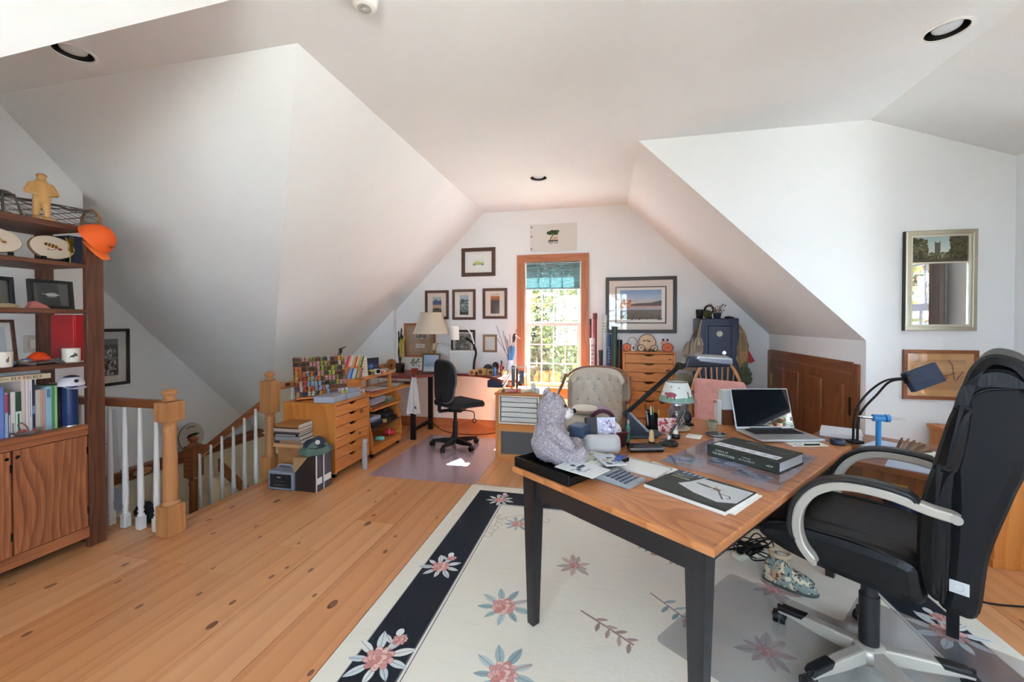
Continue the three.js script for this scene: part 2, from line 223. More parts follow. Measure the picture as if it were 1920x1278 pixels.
// ---------- ceiling fixtures ----------
{
  const rd = (name, label, x, z) => {
    const o = thing(name, label, 'ceiling light', [x, HC, z]);
    part(o, 'trim_ring', lathe([[0.1, 0.0], [0.1, -0.005], [0.086, -0.007], [0.083, -0.004], [0.083, 0.0]]), M.whiteGloss);
    part(o, 'baffle', lathe([[0.084, -0.006], [0.079, 0.03], [0.07, 0.075], [0.05, 0.1], [0, 0.1]]), mat('#08090b', 0.35));
    part(o, 'bulb', lathe([[0.0, 0.0], [0.035, 0.003], [0.054, 0.01], [0.061, 0.026], [0.03, 0.095]]), mat('#dfe3e8', 0.25));
  };
  rd('recessed_ceiling_light', 'round black-rimmed recessed light above the bookcase', -2.813, -1.70);
  rd('recessed_ceiling_light', 'round recessed light in the middle of the ceiling before the back window', -0.66, -4.18);
  rd('recessed_ceiling_light', 'round black-rimmed recessed light above the black executive chair', 1.664, -2.525);
  const s = thing('smoke_detector', 'white round smoke detector on the flat ceiling', 'smoke detector', [-1.06, HC, -1.7]);
  part(s, 'base', cy(0.062, 0.062, 0.018, 0, -0.009, 0, 0, 0, 0, 32), M.whiteGloss);
  part(s, 'body', lathe([[0.056, -0.018], [0.054, -0.042], [0.042, -0.05], [0, -0.052]], 0, 0, 0, 32), M.white);
  part(s, 'vent_ring', [0.012, 0.02, 0.028].map((r) => T(new THREE.TorusGeometry(r, 0.0018, 6, 24), 0, -0.052, 0, PI / 2)), mat('#9a9893', 0.5));
}
// ---------- stairs and balustrades ----------
{
  const tread = M.railDark, cream = mat('#e3d6bb', 0.7);
  const st = struct('stair_flight', null);
  for (let i = 0; i < 4; i++) { part(st, 'tread', rbb(-3.2 - i * 0.23, -2.94 - i * 0.23, -0.185 * (i + 1) - 0.03, -0.185 * (i + 1), -3.25, -2.3, 0.008), tread, { grain: 'z' }); part(st, 'riser', bb(-2.965 - i * 0.23, -2.95 - i * 0.23, -0.185 * (i + 1), -0.185 * i - 0.03, -3.25, -2.3), cream); }
  part(st, 'landing', bb(W2, -3.86, -0.79, -0.74, -3.27, -2.3), tread, { grain: 'z' });
  for (let i = 0; i < 8; i++) { part(st, 'tread', rbb(W2, -3.92, -0.74 - 0.2 * (i + 1) - 0.03, -0.74 - 0.2 * (i + 1), -3.53 - i * 0.23, -3.27 - i * 0.23, 0.008), tread, { grain: 'x' }); part(st, 'riser', bb(W2, -3.92, -0.74 - 0.2 * (i + 1), -0.74 - 0.2 * i, -3.29 - i * 0.23, -3.27 - i * 0.23), cream); }
  part(st, 'skirt_board', slab([[-3.9, 0.03, -3.52], [-3.9, -0.1, -3.52], [-3.9, -1.9, -5.0], [-3.9, -1.77, -5.0]], [0.03, 0, 0]), tread, { grain: 'z' });
  part(st, 'inner_wall', slab([[-3.9, -0.1, -3.42], [-3.9, -2.9, -3.42], [-3.9, -2.9, -5.27], [-3.9, -2.25, -5.27]], [0.02, 0, 0]), cream);
  struct('trim_1', [bb(-3.02, -2.955, -0.03, 0.004, -3.3, -2.3), bb(-3.02, -2.955, -0.03, 0.004, -5.27, -3.3), bb(W1, -2.955, -0.03, 0.004, -2.34, -2.27)], M.rail, { grain: 'z' });
  struct('trim_2', [rbb(W2, W2 + 0.1, -0.075, -0.03, -5.27, -2.38, 0.006), bb(W2, W2 + 0.03, -0.16, -0.075, -5.27, -2.38)], M.railDark, { grain: 'z' });
  const pn = struct('wall_panel_stairwell', null);
  for (let k = 0; k < 8; k++) for (const [y0, y1] of [[-0.62, -0.165], [-1.09, -0.63]]) part(pn, 'panel', bb(W2, W2 + 0.012, y0, y1, -5.26 + k * 0.36, -5.26 + (k + 1) * 0.36 - 0.004), cream);

  const sub = (parent, name, pos) => { const o = new THREE.Group(); o.name = name; o.position.set(...pos); parent.add(o); return o; };
  function newel(parent, pos, y0, blkB, b0, b1, top, h = 0.058, m = M.rail) {
    const o = sub(parent, 'newel_post', pos);
    if (blkB > y0) part(o, 'base_block', rbb(-h, h, y0, blkB, -h, h, 0.005), m);
    const a = blkB, z = b0, L = z - a;
    part(o, 'turned_shaft', lathe([[0.05, a], [0.054, a + 0.012], [0.04, a + 0.022], [0.045, a + 0.03], [0.044, a + 0.05], [0.041, a + L * 0.5], [0.036, a + L - 0.09], [0.044, a + L - 0.082], [0.036, a + L - 0.07], [0.046, a + L - 0.058], [0.036, a + L - 0.045], [0.04, a + L - 0.02], [0.05, z]], 0, 0, 0, 20), m);
    part(o, 'top_block', T(ext([[-h, -h], [h, -h], [h, h], [-h, h]], b1 - b0, 0.008), 0, (b0 + b1) / 2, 0, PI / 2), m);
    part(o, 'finial', lathe([[0.03, b1 - 0.002], [0.044, b1 + 0.006], [0.046, b1 + 0.014], [0.03, b1 + 0.024], [0.026, b1 + 0.034], [0.04, b1 + 0.046], [0.046, b1 + 0.06], [0.04, b1 + 0.072], [0.02, b1 + 0.082], [0, top]], 0, 0, 0, 20), m);
    return o;
  }
  const wm = mat('#d6d4d0', 0.45);
  const bl = (parent, x, z, y0, y1) => { const o = sub(parent, 'baluster', [x, 0, z]); part(o, 'base', rbb(-0.022, 0.022, y0, y0 + 0.09, -0.022, 0.022, 0.004), wm); part(o, 'spindle', lathe([[0.018, y0 + 0.09], [0.022, y0 + 0.1], [0.013, y0 + 0.112], [0.02, y0 + 0.128], [0.014, y0 + 0.142], [0.019, y0 + 0.165], [0.0195, y0 + 0.24], [0.017, y0 + 0.45], [0.011, y1]], 0, 0, 0, 14), wm); };
  // level guard rail by the bookcase
  const r1 = thing('balustrade', 'level balustrade with white spindles and pale newel post beside the bookcase', 'balustrade');
  newel(r1, [-2.875, 0, -2.24], 0, 0.2, 0.765, 0.9, 0.992);
  part(r1, 'handrail', rbb(W1, -2.93, 0.845, 0.905, -2.27, -2.215, 0.015), M.railDark);
  for (const x of [-2.993, -3.135, -3.272, -3.41, -3.55, -3.69]) bl(r1, x, -2.24, 0.004, 0.848);
  const r2 = thing('balustrade', 'sloping stair balustrade descending to the dark landing newel post', 'balustrade');
  newel(r2, [-3.03, 0, -3.27], 0, 0.2, 0.6, 0.895, 0.985);
  newel(r2, [-3.91, 0, -3.27], -0.74, -0.6, -0.07, 0.24, 0.335, 0.056, M.railDark);
  { const a = [-3.87, 0.13], b = [-3.08, 0.70], L = Math.hypot(b[0] - a[0], b[1] - a[1]), an = Math.atan2(b[1] - a[1], b[0] - a[0]); part(r2, 'handrail', rb(L, 0.065, 0.055, 0.015, (a[0] + b[0]) / 2, (a[1] + b[1]) / 2, -3.27, 0, 0, an), M.railDark); }
  for (const x of [-3.796, -3.665, -3.537, -3.405, -3.28, -3.155]) { const k = Math.max(0, Math.min(3, Math.floor((-2.97 - x) / 0.23))); bl(r2, x, -3.235, -0.185 * (k + 1), 0.12 + (x + 3.87) * 0.72); }
  const r3 = thing('balustrade', 'level pine rail with white spindles behind the six-drawer cabinet, ending at a wall rosette', 'balustrade');
  { const a = V(-3.0, 0.83, -3.33), b = V(-2.885, 0.855, -5.245), d = b.clone().sub(a), L = d.length(), c = a.clone().add(b).multiplyScalar(0.5); part(r3, 'handrail', T(new RoundedBoxGeometry(0.055, 0.06, L, 2, 0.015), c.x, c.y, c.z, Math.atan2(d.y, Math.hypot(d.x, d.z)), Math.atan2(-d.x, -d.z), 0), M.rail, { grain: 'z' }); part(r3, 'rosette', cy(0.075, 0.075, 0.022, -2.885, 0.855, -5.257, PI / 2, 0, 0, 32), M.rail); }
  for (let i = 0; i < 8; i++) bl(r3, -2.985 + i * 0.0115, -3.5 - i * 0.21, 0.004, 0.81);
}
// ---------- outdoors ----------
{
  const gt = noiseTex(512, 512, [104, 98, 82], [132, 124, 106], 8, 8, 5, 77);
  const lawn = struct('ground', [slab([[-60, -3.4, -5.6], [60, -3.4, -5.6], [60, -3.4, -60], [-60, -3.4, -60]], [0, -0.3, 0]), slab([[-60, -3.4, 40], [2.9, -3.4, 40], [2.9, -3.4, -5.6], [-60, -3.4, -5.6]], [0, -0.3, 0])], tmat(gt, 6, 'x', 1), { label: 'leaf-strewn lawn outside the back window' });
  struct('ground_gravel', slab([[2.9, -3.4, 40], [60, -3.4, 40], [60, -3.4, -5.6], [2.9, -3.4, -5.6]], [0, -0.3, 0]), tmat(noiseTex(512, 512, [206, 202, 194], [176, 172, 164], 64, 64, 4, 78), 4, 'x', 1), { label: 'pale gravel yard outside the right-hand windows' });
  const leafG = new THREE.BufferGeometry(); // one folded leaf cluster
  const bark = mat('#3a3028', 0.9);
  const tree = (label, x, z, h, cw, col, seed, n, ls = 1) => {
    const r = rng(seed), o = thing('tree', label, 'tree', [x, -3.4, z], 0, 'trees outside the windows');
    const lean = (r() - 0.5) * 0.8, br = [rod([0, 0, 0], [lean, h * 0.9, 0.2], 0.14, 0.03, 8)];
    for (let i = 0; i < 14; i++) { const y = h * (0.25 + 0.6 * r()), a = r() * 2 * PI, L = cw * (0.4 + 0.5 * r()), cx = lean * y / (h * 0.9); br.push(rod([cx, y, 0], [cx + Math.cos(a) * L, y + L * 0.5 * r(), Math.sin(a) * L], 0.035, 0.01, 5)); }
    part(o, 'trunk', br, bark);
    const pos = [], c = [], col3 = new THREE.Color();
    for (let i = 0; i < n; i++) {
      const a = r() * 2 * PI, u = Math.pow(r(), 0.6), y = h * (0.16 + 0.86 * r()), s = Math.sin(PI * Math.min(1, Math.max(0.08, (y / h - 0.05) / 1.05))), R = cw * u * (0.35 + 0.75 * s), px = lean * y / h + Math.cos(a) * R, pz = Math.sin(a) * R, q = (0.1 + 0.12 * r()) * ls;
      const d1 = V(r() - 0.5, r() - 0.5, r() - 0.5).normalize().multiplyScalar(q), d2 = V(r() - 0.5, r() - 0.5, r() - 0.5).normalize().multiplyScalar(q * 0.7);
      pos.push(px, y, pz, px + d1.x, y + d1.y, pz + d1.z, px + d2.x, y + d2.y, pz + d2.z, px + d1.x, y + d1.y, pz + d1.z, px + d1.x + d2.x, y + d1.y + d2.y, pz + d1.z + d2.z, px + d2.x, y + d2.y, pz + d2.z);
      col3.set(col[Math.floor(r() * col.length)]); for (let k = 0; k < 6; k++) c.push(col3.r, col3.g, col3.b);
    }
    const g = new THREE.BufferGeometry(); g.setAttribute('position', new THREE.Float32BufferAttribute(pos, 3)); g.setAttribute('color', new THREE.Float32BufferAttribute(c, 3)); g.computeVertexNormals();
    const f = new THREE.Mesh(norm(g), leafM); f.name = 'foliage'; f.userData.kind = 'stuff'; o.add(f);
  };
  const leafM = new THREE.MeshPhysicalMaterial({ color: 0xffffff, vertexColors: true, roughness: 0.9, transmission: 0.3, thickness: 0, side: THREE.DoubleSide });
  const gr = ['#414a1b', '#505822', '#5f5e2a', '#363e17', '#695e2d'], au = ['#6b672d', '#7c622d', '#575624', '#764723', '#4e582a'];
  tree('leafy tree nearest the back window, left half of the panes', -4.3, -12.5, 9.5, 2.0, gr, 11, 8000);
  tree('leafy tree behind the right half of the back window panes', -0.4, -17.5, 10.5, 2.2, gr, 12, 8000);
  tree('slim tree with sparse leaves between the two nearer trees', -4.9, -19.6, 11, 1.5, au, 13, 6000, 1.3);
  [[-11, -24], [-5.6, -25], [-0.4, -26], [5, -24], [10, -21]].forEach(([x, z], i) => tree(`distant tree in the row beyond the lawn, ${['leftmost', 'second', 'third', 'fourth', 'rightmost'][i]} of five`, x, z, 9 + (i % 3), 2.2, i % 2 ? gr : au, 20 + i, 9000, 1.7));
  [[9.4, -7.4], [8.8, -2.9], [9.4, 0.7], [14, 10]].forEach(([x, z], i) => tree(`autumn tree outside the right-hand windows, ${['farthest', 'second', 'third', 'nearest'][i]} from the back wall`, x, z, 9, 1.5, au, 40 + i, 8000, 1.3));
  [[-5.6, -17.2], [-2.9, -21.4], [-0.9, -23.4], [1.2, -21.4]].forEach(([x, z], i) => tree(`tan bush low in the back window view, ${['first', 'second', 'third', 'fourth'][i]} from the left`, x, z, 4.6, 1.0, ['#8a7c58', '#7a6e4a', '#96885f', '#6f6a3e'], 80 + i, 5200, 1.5));
  tree('dense autumn tree close outside the window seen in the mirror', 4.7, -3.7, 9.6, 1.6, au, 70, 9000, 1.3);
  tree('autumn tree reflected in the wall mirror through the right-hand window', 7.4, 4.4, 9, 2.0, [...au, '#8a4a24', '#3f5a34'], 71, 9000, 1.3);
  [[-5, 16], [1, 17], [7, 16]].forEach(([x, z], i) => tree(`${['left', 'middle', 'right'][i]} tree outside the windows behind the camera`, x, z, 8 + (i % 2), 2.8, gr, 60 + i, 1500));
}
// ---------- frames and prints ----------
function frameParts(o, w, h, b, d, fm, { matC, matW = 0, draw, pw = 256, ph = 256, glass = true, bev = 0.004, inner } = {}) {
  const rail = (a) => { const s = shape([[-w / 2, h / 2], [w / 2, h / 2], [w / 2 - b, h / 2 - b], [-w / 2 + b, h / 2 - b]]); return s; };
  const g = [ext(shape([[-w / 2, h / 2], [-w / 2, -h / 2], [w / 2, -h / 2], [w / 2, h / 2]], [[[-w / 2 + b, -h / 2 + b], [w / 2 - b, -h / 2 + b], [w / 2 - b, h / 2 - b], [-w / 2 + b, h / 2 - b]]]), d, bev)];
  g[0].translate(0, 0, d / 2);
  part(o, 'frame', g, fm);
  const iw = w - 2 * b, ih = h - 2 * b;
  if (matC) part(o, 'mat_board', box(iw + 0.004, ih + 0.004, 0.004, 0, 0, d * 0.35), mat(matC, 0.9));
  const ww = iw - 2 * matW, hh = ih - 2 * matW;
  if (inner) part(o, 'inner_frame', T(ext(shape([[-ww / 2, -hh / 2], [ww / 2, -hh / 2], [ww / 2, hh / 2], [-ww / 2, hh / 2]], [[[-ww / 2 + inner[0], -hh / 2 + inner[0]], [ww / 2 - inner[0], -hh / 2 + inner[0]], [ww / 2 - inner[0], hh / 2 - inner[0]], [-ww / 2 + inner[0], hh / 2 - inner[0]]]]), 0.008), 0, 0, d * 0.35 + 0.005), inner[1]);
  if (draw) { const pg = new THREE.PlaneGeometry(ww, hh); part(o, 'print', [T(pg, 0, 0, d * 0.35 + (matC ? 0.0035 : 0))], new THREE.MeshPhysicalMaterial({ map: canvasTex(pw, ph, draw), roughness: 0.75 })); }
  if (glass) part(o, 'glass', box(iw, ih, 0.002, 0, 0, d * 0.62), M.glass);
}
// simple drawing helpers for prints
const rect = (x, c, a, b, w, h) => { x.fillStyle = c; x.fillRect(a, b, w, h); };
const poly = (x, c, p) => { x.fillStyle = c; x.beginPath(); p.forEach(([a, b], i) => i ? x.lineTo(a, b) : x.moveTo(a, b)); x.closePath(); x.fill(); };
const ell = (x, c, a, b, rx, ry, rot = 0) => { x.fillStyle = c; x.beginPath(); x.ellipse(a, b, rx, ry, rot, 0, 2 * PI); x.fill(); };
const strokes = (x, c, w, ls) => { x.strokeStyle = c; x.lineWidth = w; x.lineCap = 'round'; for (const l of ls) { x.beginPath(); l.forEach(([a, b], i) => i ? x.lineTo(a, b) : x.moveTo(a, b)); x.stroke(); } };
const dots = (x, cols, n, r0, r1, a, b, w, h, seed) => { const r = rng(seed); for (let i = 0; i < n; i++) ell(x, cols[Math.floor(r() * cols.length)], a + r() * w, b + r() * h, r0 + r() * (r1 - r0), r0 + r() * (r1 - r0)); };
const grad = (x, a, b, w, h, st) => { const g = x.createLinearGradient(0, b, 0, b + h); st.forEach(([t, c]) => g.addColorStop(t, c)); x.fillStyle = g; x.fillRect(a, b, w, h); };
const squig = (x, c, a, b, w, h, seed) => { const r = rng(seed); let p = a; while (p < a + w) { const q = h * (0.35 + 0.5 * r()); rect(x, c, p, b + (h - q) * r(), Math.max(1, h * 0.22), q); p += h * (0.35 + 0.3 * r()); } };

// ---------- bookcase ----------
{
  const x0 = -3.66, x1 = -3.2, z0 = -2.08, z1 = -0.72, m = M.walnut, mo = M.oak;
  const o = thing('bookcase', 'tall brown oak bookcase with open shelves above cabinet doors', 'bookcase', [0, 0, 0]);
  for (const z of [z0, z1 - 0.09]) { part(o, 'post', rbb(x1 - 0.035, x1, 0, 2.03, z, z + 0.093, 0.003), m, { grain: 'y' }); part(o, 'post', rbb(x0, x0 + 0.035, 0.78, 2.03, z + 0.01, z + 0.09, 0.003), m, { grain: 'y' }); part(o, 'side_panel', bb(x0 + 0.005, x1 - 0.036, 0, 0.72, z + 0.03, z + 0.05), m, { grain: 'y' }); }
  [2.0, 1.775, 1.488, 1.156].forEach((y, i) => part(o, 'shelf', rbb(x0 + 0.04, x1 - 0.002, y, y + (i ? 0.026 : 0.036), -1.986, z1 - 0.09, 0.003), m, { grain: 'z', off: i * 0.3 }));
  part(o, 'deck', rbb(x0 + 0.01, x1 + 0.002, 0.722, 0.787, -1.986, z1 - 0.09, 0.004), mo, { grain: 'z' });
  part(o, 'plinth', bb(x1 - 0.03, x1 + 0.001, 0.07, 0.135, -1.986, z1 - 0.09), mo, { grain: 'z' });
  part(o, 'cabinet_floor', bb(x0 + 0.02, x1 - 0.03, 0.09, 0.11, -1.986, z1 - 0.09), m, { grain: 'z' });
  part(o, 'cabinet_back', bb(x0, x0 + 0.012, 0.1, 0.72, -2.03, z1), m, { grain: 'y' });
  [-1.985, -1.636, -1.29].forEach((z, i) => {
    const d = part(o, 'door', rbb(x1 - 0.022, x1 - 0.001, 0.137, 0.719, z + 0.003, z + 0.343, 0.002), mo, { grain: 'y', off: 0.13 + i * 0.37 });
    part(d, 'finger_hole', cy(0.009, 0.009, 0.003, x1 - 0.0015, 0.68, i === 1 ? z + 0.02 : z + 0.325, 0, 0, PI / 2, 14), M.black);
    for (const y of [0.6, 0.22]) part(d, 'hinge', bb(x1 - 0.004, x1 + 0.002, y, y + 0.045, z + 0.002, z + 0.009), M.black);
  });
}
// books standing on the bookcase deck (spines face the room)
function bookUp(label, cover, zc, t, h, depth, xf, y, deco, lean = 0, group = 'books standing in the bookcase') {
  const o = thing('book', label, 'book', [xf, y, zc], 0, group); o.rotation.x = lean;
  const c = mat(cover, 0.5);
  part(o, 'cover', [bb(-0.003, 0, 0, h, -t / 2, t / 2), bb(-depth, -0.003, 0, h, -t / 2, -t / 2 + 0.0022), bb(-depth, -0.003, 0, h, t / 2 - 0.0022, t / 2)], c);
  part(o, 'pages', bb(-depth + 0.004, -0.003, 0.004, h - 0.005, -t / 2 + 0.0022, t / 2 - 0.0022), M.paper);
  if (deco) part(o, 'spine_print', deco.map(([y0, y1, w, col]) => bb(0, 0.0006, h * y0, h * y1, -t * w / 2, t * w / 2)), mat(deco[0][3], 0.5));
  return o;
}
{
  const D0 = 0.787, X = -3.27, G = [
    ['periwinkle blue book at the left edge of the bookcase row', '#6f84c9', -1.632, 0.02, 0.285, null],
    ['pale blue book with a rose band on its upper spine', '#a9bfe0', -1.6535, 0.012, 0.25, [[0.55, 0.98, 1.02, '#b04a60']]],
    ['thin book with dark speckled spine beside the rose-banded one', '#4a4350', -1.6645, 0.008, 0.248, [[0.1, 0.5, 0.6, '#d9d2c8']]],
    ['white book with grey speckles between dark and green spines', '#dcdad3', -1.6785, 0.018, 0.252, [[0.05, 0.3, 0.5, '#9a8f92']]],
    ['book with dark green top and white spine, green lettering', '#cfe2d6', -1.702, 0.024, 0.25, [[0.55, 1.0, 1.01, '#2c4a40'], [0.05, 0.5, 0.3, '#2f8f6a']]],
    ['tall cream book standing beside the green-lettered one', '#dcccc2', -1.7235, 0.017, 0.322, null],
    ['tall pale pink book, tallest in the row', '#e4d9d6', -1.740, 0.012, 0.312, null],
    ['tall white book left of the narrow navy spine', '#dfdcdd', -1.7555, 0.016, 0.31, [[0.3, 0.8, 0.25, '#9a97a5']]],
    ['narrow navy book with a pale blue mid band', '#222c44', -1.770, 0.011, 0.312, [[0.35, 0.5, 1.0, '#8da0c4']]],
    ['grey-beige book right of the narrow navy spine', '#c9c2b4', -1.7865, 0.021, 0.246, null],
    ['thin tan book beside the grey-beige one', '#cfae98', -1.8015, 0.008, 0.246, null],
    ['dusty rose book left of the light blue spine', '#c99a94', -1.8125, 0.0125, 0.246, null],
    ['light blue book with darker marks on the spine', '#9fc4d8', -1.834, 0.028, 0.258, [[0.75, 0.95, 0.6, '#5f8aa5']]],
    ['green book standing beside the light blue one', '#4f9f6c', -1.855, 0.0125, 0.258, null],
    ['lime green narrow book right of the darker green', '#a9d08a', -1.8685, 0.0125, 0.26, null],
    ['black book right of the lime green spine', '#15151d', -1.886, 0.02, 0.262, [[0.2, 0.6, 0.2, '#4a3f52']]],
  ];
  for (const [l, c, z, t, h, d] of G) bookUp(l, c, z, t - 0.0008, h, 0.17, X + (h > 0.3 ? -0.005 : 0), D0, d);
  bookUp('tan spotted book half hidden behind the navy bottle', '#b8a67c', -1.962, 0.018, 0.26, 0.15, -3.33, D0, [[0.1, 0.8, 0.5, '#7d6a44']]);
  // book lying across the tops
  const f = thing('book', 'cream book lying flat across the tops of the standing books', 'book', [-3.36, 1.112, -1.72]);
  part(f, 'cover', [bb(0.089, 0.092, -0.014, 0.016, -0.125, 0.125), bb(-0.09, 0.089, -0.014, -0.012, -0.125, 0.125), bb(-0.09, 0.089, 0.014, 0.016, -0.125, 0.125)], mat('#dcc8a8', 0.6));
  part(f, 'pages', bb(-0.088, 0.088, -0.012, 0.014, -0.122, 0.122), M.paper);
  const tt = new THREE.MeshPhysicalMaterial({ roughness: 0.6, map: canvasTex(256, 32, (x, w, h) => { rect(x, '#dcc8a8', 0, 0, w, h); x.fillStyle = '#3a3028'; x.font = 'bold 22px serif'; x.fillText('FLY TACKLE', 78, 23); squig(x, '#6b5a48', 6, 10, 56, 12, 4); }) });
  part(f, 'spine_title', T(new THREE.PlaneGeometry(0.246, 0.028), 0.0925, 0.001, 0, 0, PI / 2), tt);
  const wb = thing('book', 'wide white book lying flat on the topmost pile under the shelf', 'book', [-3.4, 1.14, -1.7]);
  part(wb, 'cover', [bb(-0.09, 0.09, -0.012, -0.0095, -0.12, 0.12), bb(-0.09, 0.09, 0.0095, 0.0115, -0.12, 0.12), bb(0.088, 0.0905, -0.012, 0.0115, -0.12, 0.12)], mat('#c9cdcb', 0.6)); part(wb, 'pages', bb(-0.088, 0.088, -0.0095, 0.0095, -0.118, 0.118), M.paper);
  // navy thermos style bottle with a small white cap slung over it
  const b = thing('bottle', 'navy blue cylinder bottle at the end of the book row', 'bottle', [-3.25, 0.787, -1.925]);
  part(b, 'body', lathe([[0, 0], [0.033, 0], [0.036, 0.006], [0.036, 0.245], [0.03, 0.262], [0, 0.262]]), mat('#16305f', 0.3));
  part(b, 'foot_ring', lathe([[0.037, 0], [0.0375, 0.008], [0.036, 0.01]]), M.steel);
  const c = thing('mini_helmet', 'small white cap with navy top and emblem on the navy bottle', 'cap', [-3.245, 1.049, -1.93]);
  part(c, 'crown', (() => { const g = new THREE.SphereGeometry(0.055, 24, 12, 0, 2 * PI, 0, PI * 0.55); g.scale(0.95, 1.0, 1.15); return [g, T(ext(shape(Array.from({ length: 20 }, (_, i) => [0.062 * Math.cos(i / 19 * PI), 0.05 * Math.sin(i / 19 * PI)])), 0.004), 0.02, -0.012, 0, PI / 2 + 0.35, 0, 0).rotateY(PI / 2)]; })(), mat('#d9d6dd', 0.6));
  part(c, 'top_panel', (() => { const g = new THREE.SphereGeometry(0.0565, 24, 6, 0, 2 * PI, 0, PI * 0.22); g.scale(0.95, 1.0, 1.15); return g; })(), mat('#1b2742', 0.6));
  part(c, 'emblem', T(new THREE.CylinderGeometry(0.011, 0.011, 0.003, 20), 0.052, 0.022, 0.006, 0, 0, -PI / 2 + 0.3), mat('#101828', 0.5));
  // glass dish
  const d = thing('glass_dish', 'small clear glass dish with trinkets on the bookcase deck', 'dish', [-3.235, 0.787, -1.715]);
  part(d, 'bowl', lathe([[0, 0], [0.04, 0.001], [0.066, 0.022], [0.07, 0.03], [0.067, 0.03], [0.062, 0.022], [0.038, 0.005], [0, 0.004]]), new THREE.MeshPhysicalMaterial({ color: 0xdfe8ee, roughness: 0.05, transmission: 0.9, thickness: 0.003, ior: 1.5 }));
  part(d, 'beads', [[0.02, '#'], [-0.02, '#'], [0.0, '#']].map(([x], i) => sph(0.012, x, 0.02, (i - 1) * 0.028)), mat('#b54a3c', 0.4));
  part(d, 'fly_spool', T(new THREE.TorusGeometry(0.035, 0.004, 6, 24), 0, 0.042, 0.012, 0.3), mat('#7d5a4c', 0.5));
  // white card standing behind, right end
  one('white_card', 'small white card standing at the right end of the deck', 'card', rbb(-0.004, 0.004, 0, 0.1, -0.03, 0.03, 0.002), M.paper, [-3.42, 0.787, -2.01]);
}
